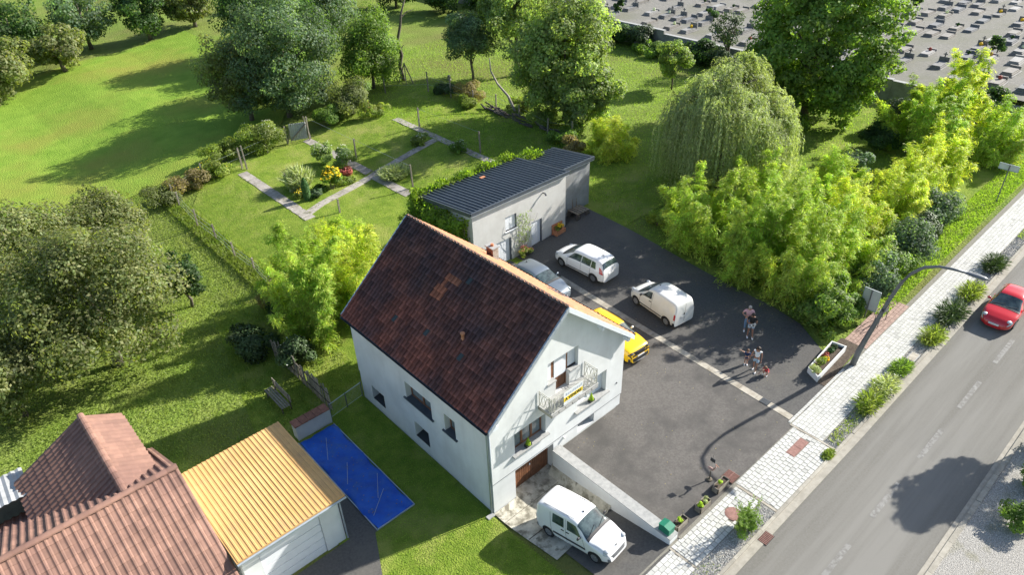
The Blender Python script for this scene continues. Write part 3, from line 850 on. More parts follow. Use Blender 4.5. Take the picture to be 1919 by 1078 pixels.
wallpoly(up, RT, [(0, 1.9), (HY, 1.9), (HY, zt), (0, zt)], [(7.2, 8.4, 2.9, 4.1, .3)])
wallpoly(up, BT, g_out, [])
for h in fh + []: pass
up.build('wall', M['render'], house)
pl = MB(); s_ = .035
PF = lambda a, d, z: (a, d + s_, z)
PL = lambda a, d, z: (d + s_, a, z)
PR = lambda a, d, z: (HX - s_ - d, a, z)
ph = [(1.38, 3.82, -.05, 1.76, .40), (5.48, 6.64, 1.27, 1.80, .35)]
wallpoly(pl, PF, [(s_, -.3), (HX - s_, -.3), (HX - s_, 1.9), (s_, 1.9)], ph)
plh = [(8.68, 9.86, .55, 1.45, .45), (4.78, 5.95, .62, 1.6, .45)]
wallpoly(pl, PL, [(s_, -.3), (HY, -.3), (HY, 1.9), (s_, 1.9)], plh)
wallpoly(pl, PR, [(s_, -.3), (HY, -.3), (HY, 1.9), (s_, 1.9)], [])
pl.add([(0, 0, 1.9), (HX, 0, 1.9), (HX, s_, 1.9), (0, s_, 1.9)], [(0, 1, 2, 3)])
pl.add([(0, 0, 1.9), (s_, 0, 1.9), (s_, HY, 1.9), (0, HY, 1.9)], [(0, 1, 2, 3)])
pl.build('plinth', M['render'], house)
# plinth groove
b = MB(); b.box(0.0, HX, -.006, 0.01, 1.878, 1.902); b.build('drip_edge', M['greyplastic'], house)
# garage door of vertical planks
gd = MB(); gd.box(1.38, 3.82, .43, .47, -.05, 1.76); gd = gd.build('garage_door', M['wood'], house)
k = 17
for i in range(k):
    b = MB(); w = 2.42 / k
    b.box(1.39 + i * w, 1.39 + (i + 1) * w - .018, .405, .428, -.02, 1.74, 0, random.uniform(.8, 1.15)); b.build('plank', M['wood'], gd)
b = MB(); b.box(2.56, 2.62, .37, .405, .95, 1.05); b.build('handle', M['zinc'], gd)
# windows
window(house, FT, 1.40, 3.26, 2.86, 4.06, .27, 3)
window(house, FT, 5.37, 7.36, 2.86, 4.18, .27, 2, 'trim', 'shutter')
window(house, LT, 4.22, 6.26, 2.99, 4.0, .29, 2, 'wood', 'curtain')
window(house, LT, 2.44, 3.19, 2.99, 4.03, .29, 1, 'wood', 'curtain')
window(house, PL, 8.70, 9.84, .56, 1.44, .42, 1, 'greyplastic', 'black')
window(house, PL, 4.80, 5.93, .63, 1.58, .42, 1, 'greyplastic', 'black')
window(house, PF, 5.49, 6.63, 1.28, 1.79, .3, 1, 'greyplastic', 'glass')
# attic opening: narrow shuttered side light, door with half lowered roller shutter, right window
b = MB(); b.box(3.82, 3.93, .2, .28, 5.63, 6.81); b.box(4.74, 4.84, .2, .28, 4.82, 6.81); b.box(3.93, 3.99, .22, .29, 4.82, 5.63); b.build('door_frame', M['wood'], house)
b = MB(); b.box(3.93, 4.74, .24, .29, 4.81, 6.8); dd = b.build('balcony_door', M['wood'], house)
for (xa, xb) in ((3.97, 4.30), (4.36, 4.70)):
    b = MB(); b.box(xa, xb, .222, .24, 4.88, 5.6, 0, .8); b.build('door_panel', M['wood'], dd)
def roller(x0, x1, z0, z1, y):
    b = MB(); b.box(x0, x1, y + .012, y + .02, z0, z1); o = b.build('roller_shutter', M['shutter'], house)
    n = int((z1 - z0) / .055)
    for i in range(n):
        q = MB(); q.box(x0, x1, y, y + .011, z0 + i * .055 + .004, z0 + (i + 1) * .055 - .004); q.build('slat', M['shutter'], o)
roller(3.995, 4.735, 5.55, 6.8, .19)
roller(3.44, 3.815, 5.63, 6.8, .2)
roller(4.85, 5.33, 5.76, 6.8, .2)
b = MB(); b.box(4.88, 5.30, .15, .20, 5.66, 5.75); b.build('shutter_rail', M['black'], house)
# sills
def sill(T, a0, a1, z, ov=.14, dp=.3, mt='sill'):
    b = MB(); tbox(b, T, a0, a1, -ov, dp, z - .07, z + .004); b.build('window_sill', M[mt], house)
sill(FT, 1.22, 3.40, 2.86, .17); sill(FT, 5.16, 7.50, 2.86, .17)
sill(LT, 4.06, 6.44, 2.985, .09, mt='slate'); sill(LT, 2.3, 3.36, 2.985, .09, mt='slate')
for (ya_, yb_) in ((8.68, 9.86), (4.78, 5.95)):
    z_ = .56 if ya_ > 8 else .63
    b = MB(); b.add([(.03, ya_ + .004, z_), (.03, yb_ - .004, z_), (.47, yb_ - .004, z_ + .10), (.47, ya_ + .004, z_ + .10)], [(0, 1, 2, 3)]); b.build('window_sill', M['darkiron'], house)
sill(FT, 3.38, 3.925, 5.68, .06, .2); sill(FT, 4.785, 5.40, 5.68, .06, .2)
b = MB(); b.lathe((0, 0, 0), [(.05, 0), (.05, .03), (.03, .03), (.03, .0)], 10)
vm = b.mesh('wall_vent', M['greyplastic']); link_mesh('wall_vent', vm, house, (8.18, -.0, 2.84), (PI / 2, 0, 0))
b = MB(); b.box(4.45, 4.56, -.07, 0.03, 1.62, 1.74); b.build('wall_lamp', M['white'], house)
# balcony
bal = MB(); bal.box(2.83, 5.80, -.83, -.002, 4.62, 4.80); bal = bal.build('balcony', M['strip'], house)
b = MB(); b.box(2.81, 5.82, -.85, -.002, 4.80, 4.845); b.build('balcony_floor', M['sill'], bal)
for i in range(7):
    b = MB(); b.box(2.86 + i * .42, 3.235 + i * .42, -.865, -.832, 4.63, 4.76); b.build('edge_stone', M['sill'], bal)
rail = MB()
zt0, zt1 = 4.845, 5.66
def post(x, y, r=.016): rail.box(x - r, x + r, y - r, y + r, zt0, zt1 + .04)
for (x, y) in [(2.87, -.8), (5.74, -.8), (2.87, -.05), (5.74, -.05), (3.03, -.8), (2.87, -.66)]: post(x, y)
def rseg(p, q, r=.011): rail.bar(p, q, r * 2, r * 2)
ry_ = -.8
for z in (zt1, zt1 - .1, zt0 + .08): rseg((2.87, ry_, z), (5.74, ry_, z)); rseg((2.87, -.05, z), (2.87, ry_, z)); rseg((5.74, -.05, z), (5.74, ry_, z))
rr = random.Random(4)
for i in range(11):
    xa = 2.95 + i * .26
    rseg((xa, ry_, zt0 + .08), (xa + .2, ry_, zt1 - .1)); rseg((xa + .2, ry_, zt0 + .08), (xa, ry_, zt1 - .1))
    rail.tube([(xa + .1 + .07 * math.cos(t), ry_, zt1 - .05 + .04 * math.sin(t)) for t in np.linspace(0, 2 * PI, 9)], .007, 4, caps=False)
for x in (2.87, 5.74):
    for i in range(3):
        ya = -.75 + i * .23
        rseg((x, ya, zt0 + .08), (x, ya + .2, zt1 - .1)); rseg((x, ya + .2, zt0 + .08), (x, ya, zt1 - .1))
        rail.tube([(x, ya + .1 + .07 * math.cos(t), zt1 - .05 + .04 * math.sin(t)) for t in np.linspace(0, 2 * PI, 9)], .007, 4, caps=False)
rail.build('railing', M['iron'], bal)

def text_mesh(body, size, material, name='lettering'):
    cu = bpy.data.curves.new('tmp_text', 'FONT'); cu.body = body; cu.size = size; cu.align_x = 'CENTER'; cu.align_y = 'CENTER'; cu.extrude = .002
    cu.offset = size * .018
    o = bpy.data.objects.new('tmp_text', cu); col.objects.link(o)
    dg = bpy.context.evaluated_depsgraph_get()
    me = bpy.data.meshes.new_from_object(o.evaluated_get(dg))
    bpy.data.objects.remove(o); bpy.data.curves.remove(cu)
    me.name = name; me.materials.clear(); me.materials.append(material)
    return me
ban = thing('sale_banner', 'white banner with yellow band lettered A VENDRE on the balcony railing', 'banner', (4.16, -.84, 4.9))
b = MB(); b.box(3.57, 4.75, -.845, -.835, 4.90, 5.64); b.build('cloth', M['banner'], ban)
b = MB(); b.box(3.57, 4.75, -.853, -.846, 5.10, 5.33); b.build('yellow_band', M['yellow'], ban)
t = link_mesh('lettering', text_mesh('A VENDRE', .235, M['black']), ban, (0, -.018, .315), (PI / 2, 0, 0)); t.scale = (.93, 1, 1)
# logo and house mark above the band, unreadably pale in the photo, kept as soft blue strokes
b = MB()
for i in range(9):
    xx = 3.72 + i * .115; hh = [.13, .09, .12, .08, .14, .1, .12, .09, .15][i]
    b.bar((xx, -.849, 5.42), (xx + .03, -.849, 5.42 + hh), .022, .004)
b.build('logo_strokes', M['bluetext'], ban)
b = MB()
for i in range(10):
    b.box(3.78 + i * .08, 3.815 + i * .08, -.849, -.846, 4.975, 5.015)
b.build('phone_line', M['bluetext'], ban)

# --- roof: deck, tiles, verges, ridge
SLOPE = math.atan(SL); CS, SN = math.cos(SLOPE), math.sin(SLOPE)
def tile_template(w, l, th=.022, roll=.035, seg=6, name='tile', tone=1.0, material=None):
    """interlocking tile: flat pan with one raised roll, thick front edge; x across, y up the slope, z out"""
    xs_ = [0, w * .34, w * .44, w * .62, w * .80, w * .92, w * .985][:seg + 1]
    hs_ = [0, 0, roll * .2, roll, roll, roll * .25, 0][:seg + 1]
    V = []; F = []
    for (y, z0) in ((0, th), (l * 1.08, 0)):
        for x, h in zip(xs_, hs_): V.append((x, y, h + z0 + .012))
    n = len(xs_)
    for x, h in zip(xs_, hs_): V.append((x, 0, h))
    for x, h in zip(xs_, hs_): V.append((x, l * .22, h + th * .82 + .012))
    for i in range(n - 1):
        F.append((3 * n + i, 3 * n + i + 1, n + i + 1, n + i)); F.append((i, i + 1, 3 * n + i + 1, 3 * n + i)); F.append((2 * n + i, 2 * n + i + 1, i + 1, i))
    F.append((2 * n, 0, n)); F.append((2 * n + n - 1, 2 * n - 1, n - 1))
    return V, F
def tile_tones(t, nf, dirt_shade):
    """moss, grime and painted-in crevice shade on butt ends and roll valleys; lower strip lightened"""
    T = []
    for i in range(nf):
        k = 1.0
        if i % 3 == 2: k = dirt_shade
        elif i % 3 == 1: k = 1.28 if dirt_shade < .6 else 1.04
        if i // 3 in (4, 5): k *= .7 if dirt_shade < .6 else .85
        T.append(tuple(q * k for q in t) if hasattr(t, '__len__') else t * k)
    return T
def frame_mat(origin, ax, ay, az):
    m_ = Matrix.Identity(4)
    for i in range(3):
        m_[i][0] = ax[i]; m_[i][1] = ay[i]; m_[i][2] = az[i]; m_[i][3] = origin[i]
    return m_
def tile_field(parent, origin, ax, ay, az, ncol, nrow, w, l, matkey, n_ind, seed, special=None, skip=None, name='tile', roll=.035, th=.022, variants=(.62, .75, .88, 1.0, 1.12, 1.3), warm=False, dirt_shade=.75):
    rng = random.Random(seed)
    V, F = tile_template(w, l, th, roll)
    meshes = {}
    def getmesh(mk, t):
        if (mk, t) not in meshes:
            q = MB(); q.add(V, F, 0, 1); q.t = tile_tones(t, len(F), dirt_shade); meshes[(mk, t)] = q.mesh(name, M[mk])
        return meshes[(mk, t)]
    cells = []
    for r in range(nrow):
        for c in range(ncol):
            if skip and skip(c, r): continue
            p = Vector(origin) + ax * (c * w) + ay * (r * l)
            mk = matkey
            if special:
                mk = special(c, r) or matkey
            t_ = rng.choice(variants)
            if warm:
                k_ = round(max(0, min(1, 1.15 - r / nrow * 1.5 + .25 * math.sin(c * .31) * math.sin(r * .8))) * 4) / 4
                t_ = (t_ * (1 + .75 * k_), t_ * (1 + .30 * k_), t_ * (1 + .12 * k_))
            cells.append((0, p, mk, t_))
    campos = Vector((-12.9, -16.6, 26.5))
    cells = [((p - campos).length, p, mk, t) for (_, p, mk, t) in cells]
    cells.sort(key=lambda q: q[0])
    off = root_loc(parent)
    stuff = {}
    for i, (_, p, mk, t) in enumerate(cells):
        jit = Vector((0, 0, 0)) + az * rng.uniform(-.004, .006) + ay * rng.uniform(-.008, .008)
        if i < n_ind or mk != matkey:
            o = bpy.data.objects.new(name, getmesh(mk, t)); col.objects.link(o); o.parent = parent
            o.matrix_basis = frame_mat(p + jit - off, ax, ay, az)
        else:
            sb = stuff.setdefault(mk, MB())
            sb.add([p + jit + ax * v[0] + ay * v[1] + az * v[2] for v in V], F, 0, 1); sb.t[-len(F):] = tile_tones(t, len(F), dirt_shade)
    for mk, sb in stuff.items(): sb.build(name, M[mk], parent, kind='stuff')
Y0, Y1 = -.33, 11.05
XL, ZL = -.28, 5.58
XRt = 8.83
NL = 18; SLEN = (RX + .006 - XL) / CS
rt = .10
dk = MB()
def roofpt(x, off=0):     # roof surface height (left or right slope)
    z = ZL + SL * (x - XL) if x <= RX else ZL + SL * (RX - XL) - SL * (x - RX)
    return z + off
zr = roofpt(RX)
zR = roofpt(XRt)
for (xa, za, xb, zb) in ((XL, ZL, RX, zr), (RX, zr, XRt, zR)):
    dk.add([(xa, Y0, za), (xb, Y0, zb), (xb, Y1, zb), (xa, Y1, za), (xa, Y0, za - rt), (xb, Y0, zb - rt), (xb, Y1, zb - rt), (xa, Y1, za - rt)],
           [(0, 1, 2, 3), (7, 6, 5, 4), (0, 4, 5, 1), (2, 6, 7, 3), (0, 3, 7, 4), (1, 5, 6, 2)])
roof = dk.build('roof', M['darkwood'], house)
ncol = 46; wt = (Y1 - Y0 - .04) / ncol; lt = SLEN / NL
def spec(c, r):
    y = Y0 + .02 + c * wt; x = XL + r * lt * CS
    if (abs(y - 7.5) < .13 and abs(x - .85) < .13) or (abs(y - 5.35) < .13 and abs(x - 1.1) < .13) or (abs(y - 4.9) < .13 and abs(x - 3.3) < .13) or (abs(y - 2.85) < .13 and abs(x - .9) < .13): return 'glasstile'
    if 5.65 < y < 6.45 and 2.15 < x < 2.75: return 'newtile'
    if 5.25 < y < 5.9 and 2.95 < x < 3.2: return 'newtile'
    if 5.9 < y < 6.2 and 2.75 < x < 3.2: return 'newtile'
ax = Vector((0, 1, 0)); 
# left slope: across runs towards -y so that (across, up, out) is right handed
axL = Vector((0, -1, 0)); ayL = Vector((CS, 0, SN)); azL = Vector((-SN, 0, CS))
def specL(c, r): return spec(ncol - 1 - c, r)
tile_field(roof, (XL - .03, Y1 - .02, ZL + .0), axL, ayL, azL, ncol, NL, wt, lt, 'tileL', 300, 11, special=specL, name='tile', warm=True, dirt_shade=.25, th=.06, roll=.055, variants=(.74, .84, .94, 1.0, 1.08, 1.22))
axR = Vector((0, 1, 0)); ayR = Vector((-CS, 0, SN)); azR = Vector((SN, 0, CS))
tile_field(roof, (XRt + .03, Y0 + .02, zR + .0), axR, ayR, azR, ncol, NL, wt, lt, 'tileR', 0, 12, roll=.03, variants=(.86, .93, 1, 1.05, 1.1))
# ridge tiles
nr = 30
rg = MB(); L_ = (Y1 - Y0) / nr
def ridge_mesh(t):
    q = MB(); n = 6
    V = []; F = []
    for (y, k) in ((0, 1.12), (L_ * 1.05, .95)):
        for j in range(n + 1):
            a = PI * j / n; V.append((-.11 * k * math.cos(a), y, .06 * k * math.sin(a)))
    for j in range(n): F.append((j, j + 1, n + 1 + j + 1, n + 1 + j))
    q.add(V, F, 0, t); return q.mesh('ridge_tile', M['ridge'])
rms = [ridge_mesh(t) for t in (.8, 1.0, 1.25)]
for i in range(nr): link_mesh('ridge_tile', random.choice(rms), roof, (RX, Y0 + i * L_, zr + .02))
# verges, fascias, gutter
def slopebar(name, y0, y1, x0, x1, o0, o1, mk, ext=0):
    b = MB()
    za, zb = roofpt(x0), roofpt(x1)
    b.add([(x0, y0, za + o0), (x1, y0, zb + o0), (x1, y1, zb + o0), (x0, y1, za + o0), (x0, y0, za + o1), (x1, y0, zb + o1), (x1, y1, zb + o1), (x0, y1, za + o1)],
          [(3, 2, 1, 0), (4, 5, 6, 7), (0, 1, 5, 4), (1, 2, 6, 5), (2, 3, 7, 6), (3, 0, 4, 7)])
    return b.build(name, M[mk], house)
slopebar('verge_strip', Y0 - .05, Y0 + .02, XL - .02, RX, -.17, .075, 'zinc')
slopebar('verge_strip', Y1 - .02, Y1 + .06, XL - .02, RX, -.17, .075, 'zinc')
slopebar('verge_board', Y0 - .05, Y0 + .0, RX, XRt + .02, -.22, .055, 'trim')
slopebar('verge_board', Y1 - .02, Y1 + .05, RX, XRt + .02, -.22, .055, 'trim')
# little fixing clips along the front verge
for i in range(14):
    x = XL + (RX - XL) * (i + .5) / 14
    b = MB(); b.box(x - .02, x + .02, Y0 - .065, Y0 - .04, roofpt(x) + .02, roofpt(x) + .10); b.build('verge_clip', M['zinc'], house)
slopebar('soffit', Y0 + .0, -.003, RX, XRt - .02, -.135, -.105, 'trim')
slopebar('soffit', Y0 + .0, -.003, XL, RX, -.135, -.105, 'trim')
for (xa, w_) in ((6.55, .16), (8.42, .2)):
    b = MB(); b.box(xa, xa + w_, Y0 + .01, -.004, roofpt(xa + w_) - .36, roofpt(xa + w_) - .14); b.build('purlin_end', M['trim'], house)
b = MB(); b.box(-.02, .3, Y0 + .04, -.004, 5.40, 5.60); b.build('eave_return', M['trim'], house)
def gutter(x, z, sgn):
    b = MB(); n = 6; V = []; F = []
    for y in (Y0, Y1):
        for j in range(n + 1):
            a = PI * j / n; V.append((x + .07 * math.cos(a), y, z - .07 * math.sin(a)))
    for j in range(n): F.append((j, j + 1, n + 2 + j, n + 1 + j))
    b.add(V, F); b.build('gutter', M['darkiron'], house)
gutter(XL - .10, ZL + .0, -1); gutter(XRt + .09, zR + .0, 1)
b = MB(); b.tube([(-.30, .1, 5.5), (-.1, .1, 5.25), (-.06, .1, 5.1), (-.06, .1, .0)], .045, 8); b.tube([(-.02, -.03, 5.1), (-.02, -.03, .3)], .018, 5); b.build('downpipe', M['zinc'], house, smooth=True)
b = MB(); b.box(-.4, -.02, -.1, .12, .0, .05); b.build('splash_block', M['sill'], house)
# roof vent pipe
vz = roofpt(1.62)
b = MB(); b.lathe((1.62, 3.46, vz - .05), [(.11, 0), (.10, .12), (.07, .16), (.07, .36), (.11, .38), (.11, .44), (.0, .47)], 12); b.build('vent_pipe', M['terracotta'], house, smooth=True)
# chimney on the right slope
cx, cy = 7.45, 8.2; cz = roofpt(cx)
ch = MB(); ch.box(cx - .19, cx + .19, cy - .26, cy + .26, cz - .5, cz + .72); chim = ch.build('chimney', M['sill'], house)
rng_ = random.Random(5)
for r in range(12):
    z = cz - .1 + r * .068
    for side in range(4):
        n = 4 if side % 2 == 0 else 3
        Lh = .52 if side % 2 == 0 else .38
        for i in range(n):
            a0 = -Lh / 2 + Lh * i / n + .006; a1 = -Lh / 2 + Lh * (i + 1) / n - .006
            q = MB(); t = rng_.uniform(.7, 1.2)
            if side == 0: q.box(cx - .2, cx - .19, cy + a0, cy + a1, z, z + .058, 0, t)
            elif side == 2: q.box(cx + .19, cx + .2, cy + a0, cy + a1, z, z + .058, 0, t)
            elif side == 1: q.box(cx + a0, cx + a1, cy - .27, cy - .26, z, z + .058, 0, t)
            else: q.box(cx + a0, cx + a1, cy + .26, cy + .27, z, z + .058, 0, t)
            q.build('brick', M['brick' if side == 0 else 'palebrick'], chim)
b = MB(); b.box(cx - .25, cx + .25, cy - .32, cy + .32, cz + .72, cz + .78); b.build('chimney_cap', M['sill'], chim)
b = MB(); b.lathe((cx, cy, cz + .78), [(.1, 0), (.08, .12), (.0, .12)], 10); b.build('chimney_pot', M['terracotta'], chim)
b = MB(); za = roofpt(cx + .42); b.add([(cx + .2, cy - .45, roofpt(cx + .2) + .06), (cx + .55, cy - .45, roofpt(cx + .55) + .06), (cx + .55, cy + .4, roofpt(cx + .55) + .06), (cx + .2, cy + .4, roofpt(cx + .2) + .06)], [(0, 1, 2, 3)]); b.add([(cx - .2, cy - .9, roofpt(cx - .2) + .06), (cx - .05, cy - .9, roofpt(cx - .05) + .06), (cx - .05, cy - .27, roofpt(cx - .05) + .06), (cx - .2, cy - .27, roofpt(cx - .2) + .06)], [(0, 1, 2, 3)]); b.build('flashing', M['sill'], chim)
# skylight low on the right slope
xa, xb, ya, yb = 7.75, 8.45, 3.4, 4.5
b = MB()
b.add([(xa, ya, roofpt(xa) + .05), (xb, ya, roofpt(xb) + .05), (xb, yb, roofpt(xb) + .05), (xa, yb, roofpt(xa) + .05), (xa, ya, roofpt(xa) + .12), (xb, ya, roofpt(xb) + .12), (xb, yb, roofpt(xb) + .12), (xa, yb, roofpt(xa) + .12)],
      [(4, 5, 6, 7), (0, 1, 5, 4), (1, 2, 6, 5), (2, 3, 7, 6), (3, 0, 4, 7)]); skl = b.build('skylight', M['zinc'], house)
xa += .09; xb -= .09; ya += .09; yb -= .09
b = MB(); b.add([(xa, ya, roofpt(xa) + .126), (xb, ya, roofpt(xb) + .126), (xb, yb, roofpt(xb) + .126), (xa, yb, roofpt(xa) + .126)], [(0, 1, 2, 3)]); b.build('pane', M['glass'], skl)

# sill conifers in pots
def sillplant(x, z, label):
    t_ = thing('potted_conifer', label, 'plant', (x, -.03, z), 'potted conifers on the window sills')
    b = MB(); b.box(x - .16, x + .16, -.13, .05, z, z + .14); b.build('pot', M['darkiron'], t_)
    rng = np.random.default_rng(int(x * 10)); n = 500
    hh = rng.uniform(0, 1, n) ** 1.3; a = rng.uniform(0, 2 * PI, n); q = (1 - hh) * .15 * rng.uniform(.6, 1, n)
    P = np.stack([x + q * np.cos(a), -.04 + q * np.sin(a), z + .13 + hh * .42], 1)
    Nn = np.stack([np.cos(a), np.sin(a), np.full(n, .5)], 1) + rng.normal(size=(n, 3)) * .2; Nn /= np.linalg.norm(Nn, axis=1, keepdims=True)
    leafmesh('foliage', P, Nn, np.tile([0, 0, 1.], (n, 1)), .05, .03, rng.uniform(.7, 1.2, n), M['limeconifer'], t_)
sillplant(2.15, 2.865, 'lime green conifer in a dark box on the sill above the garage door')
sillplant(6.3, 2.865, 'lime green conifer in a dark box on the sill right of the balcony')

# ============================================================ THE OUTBUILDING
ob = thing('outbuilding', 'pale rendered outbuilding with ribbed anthracite metal roof', 'garage', (15, 16.5, 1.2))
OY = 14.3; OX0, OX1 = 10.95, 19.3; OZ = 5.78
OF = lambda a, d, z: (a, OY + d, z)
OL = lambda a, d, z: (OX0 + d, a, z)
b = MB()
oh = [(11.7, 14.15, .8, 2.95, .16), (13.66, 14.66, 3.5, 4.55, .14), (15.98, 16.98, 1.0, 3.28, .14)]
wallpoly(b, OF, [(OX0, .5), (OX1, .5), (OX1, OZ), (OX0, OZ)], oh)
wallpoly(b, OL, [(OY, .5), (19.2, .5), (19.2, OZ - .45), (OY, OZ)], [])
wallpoly(b, lambda a, d, z: (OX1 - d, a, z), [(OY, .5), (19.2, .5), (19.2, OZ - .45), (OY, OZ)], [])
wallpoly(b, lambda a, d, z: (a, 19.2 - d, z), [(OX0, .5), (OX1, .5), (OX1, OZ - .45), (OX0, OZ - .45)], [])
b.build('wall', M['render2'], ob)
b = MB()
wallpoly(b, lambda a, d, z: (a, 15.1 + d, z), [(OX1, .5), (22.6, .5), (22.6, 5.6), (OX1, 5.6)], [])
wallpoly(b, lambda a, d, z: (22.6 - d, a, z), [(15.1, .5), (18.7, .5), (18.7, 5.15), (15.1, 5.6)], [])
wallpoly(b, lambda a, d, z: (a, 18.7 - d, z), [(OX1, .5), (22.6, .5), (22.6, 5.15), (OX1, 5.15)], [])
b.build('extension_wall', M['greyrender'], ob)
def panel_door(name, x0, x1, z0, z1, y, nv, mk='shutter'):
    b = MB(); b.box(x0, x1, y + .02, y + .06, z0, z1); o = b.build(name, M[mk], ob)
    for i in range(nv):
        q = MB(); w = (x1 - x0) / nv; q.box(x0 + i * w + .008, x0 + (i + 1) * w - .008, y, y + .018, z0 + .02, z1 - .02); q.build('door_panel', M[mk], o)
    return o
d1 = panel_door('garage_door', 11.72, 14.05, .8, 2.93, OY + .11, 9)
d2 = panel_door('door', 16.0, 16.9, 1.0, 3.26, OY + .09, 2)
b = MB(); b.bar((16.08, OY + .06, 2.1), (16.08, OY + .06, 2.3), .03, .03); b.build('handle', M['zinc'], d2)
o = panel_door('shuttered_window', 13.68, 14.60, 3.52, 4.53, OY + .09, 2)
b = MB(); b.box(13.6, 14.72, OY - .08, OY + .1, 3.44, 3.50); b.build('window_sill', M['shutter'], ob)
for (x, z0, z1) in ((14.1, .8, 2.93), (16.94, 1.0, 3.26), (14.63, 3.5, 4.53)):
    b = MB(); b.box(x - .04, x + .035, OY + .004, OY + .12, z0, z1); b.build('shutter_rail', M['slate'], ob)
def metal_roof(x0, x1, ya, yb, za, zb, n):
    b = MB()
    b.add([(x0, ya, za), (x1, ya, za), (x1, yb, zb), (x0, yb, zb), (x0, ya, za - .12), (x1, ya, za - .12), (x1, yb, zb - .12), (x0, yb, zb - .12)],
          [(0, 1, 2, 3), (7, 6, 5, 4), (0, 4, 5, 1), (1, 5, 6, 2), (2, 6, 7, 3), (3, 7, 4, 0)])
    o = b.build('roof', M['slate'], ob)
    q = MB(); L = math.hypot(yb - ya, zb - za)
    q.add([(-.055, 0, 0), (.055, 0, 0), (.03, 0, .085), (-.03, 0, .085), (-.055, L, 0), (.055, L, 0), (.03, L, .085), (-.03, L, .085)],
          [(0, 1, 2, 3), (4, 7, 6, 5), (1, 5, 6, 2), (2, 6, 7, 3), (3, 7, 4, 0)])
    me = q.mesh('roof_rib', M['slate']); ang = math.atan2(zb - za, yb - ya); off = root_loc(ob)
    for i in range(n):
        x = x0 + (x1 - x0) * (i + .5) / n
        link_mesh('roof_rib', me, o, (x - off.x, ya - off.y, za + .002 - off.z), (ang, 0, 0))
    return o
metal_roof(10.75, 19.40, 14.17, 19.75, 5.97, 5.34, 27)
metal_roof(19.42, 22.78, 14.97, 19.05, 5.73, 5.22, 10)
b = MB(); b.box(10.72, 19.42, 14.05, 14.16, 5.80, 6.03); b.box(19.42, 22.84, 14.86, 14.96, 5.55, 5.79); b.build('front_fascia', M['slate'], ob)
b = MB(); b.box(10.72, 19.4, 14.06, 14.29, 5.765, 5.798); b.box(19.42, 22.8, 14.88, 15.09, 5.51, 5.548); b.build('soffit', M['trim'], ob)
def sidefascia(x0, x1, ya, yb, za, zb):
    b = MB(); b.add([(x0, ya, za), (x1, ya, za), (x1, yb, zb), (x0, yb, zb), (x0, ya, za - .26), (x1, ya, za - .26), (x1, yb, zb - .26), (x0, yb, zb - .26)],
          [(0, 1, 2, 3), (7, 6, 5, 4), (0, 4, 5, 1), (1, 5, 6, 2), (2, 6, 7, 3), (3, 7, 4, 0)]); b.build('side_fascia', M['slate'], ob)
sidefascia(10.68, 10.745, 14.16, 19.78, 6.02, 5.39)
sidefascia(19.405, 19.45, 14.2, 19.8, 6.01, 5.38)
sidefascia(22.79, 22.85, 14.97, 19.1, 5.78, 5.27)
# wall lamp on the outbuilding
b = MB(); b.box(17.05, 17.13, OY - .28, OY - .02, 5.12, 5.2); b.lathe((17.09, OY - .3, 5.05), [(.03, .12), (.09, 0), (.0, 0)], 8); b.build('wall_lamp', M['greyplastic'], ob)
tl = thing('loose_roof_tile', 'orange tile lying alone on the ribbed metal roof', 'tile', (15.2, 18.3, 5.6))
b = MB(); b.box(15.0, 15.4, 18.2, 18.4, 5.59, 5.64); b.build('slab', M['terracotta'], tl)
b = MB(); b.box(15.03, 15.37, 18.23, 18.26, 5.641, 5.66); b.build('rib', M['terracotta'], tl)

# ============================================================ NEIGHBOURS
ng = thing('neighbour_garage', 'white walled garage with ochre ribbed sheet roof beside the blue tarpaulin', 'garage', (-7.6, 6, 0))
zA, zB = 3.15, 2.9
b = MB()
wallpoly(b, lambda a, d, z: (a, 3.55 + d, z), [(-9.9, -.1), (-5.6, -.1), (-5.6, 2.95), (-9.9, 2.95)], [(-9.2, -6.5, -.1, 2.25, .12)])
wallpoly(b, lambda a, d, z: (-5.6 - d, a, z), [(3.55, -.1), (8.75, -.1), (8.75, 2.95), (3.55, 2.95)], [])
wallpoly(b, lambda a, d, z: (-9.9 + d, a, z), [(3.55, -.1), (8.75, -.1), (8.75, 2.95), (3.55, 2.95)], [])
wallpoly(b, lambda a, d, z: (a, 8.75 - d, z), [(-9.9, -.1), (-5.6, -.1), (-5.6, 2.95), (-9.9, 2.95)], [])
b.build('wall', M['render'], ng)
b = MB(); b.box(-9.2, -6.5, 3.64, 3.68, -.1, 2.25); gdr = b.build('garage_door', M['shutter'], ng)
for i in range(5):
    q = MB(); q.box(-9.18, -6.52, 3.61, 3.638, -.05 + i * .46, .38 + i * .46); q.build('door_panel', M['shutter'], gdr)
b = MB(); b.box(-10.1, -5.35, 3.15, 9.1, 2.96, 3.03); rf = b.build('roof', M['yellowroof'], ng)
q = MB(); q.add([(-.05, 0, 0), (.05, 0, 0), (.03, 0, .022), (-.03, 0, .022), (-.05, 5.95, 0), (.05, 5.95, 0), (.03, 5.95, .022), (-.03, 5.95, .022)], [(0, 1, 2, 3), (4, 7, 6, 5), (1, 5, 6, 2), (2, 6, 7, 3), (3, 7, 4, 0)])
me = q.mesh('roof_rib', M['yellowroof']); off = root_loc(ng)
for i in range(24): link_mesh('roof_rib', me, rf, (-10.0 + i * .2 - off.x, 3.15 - off.y, 3.031 - off.z))

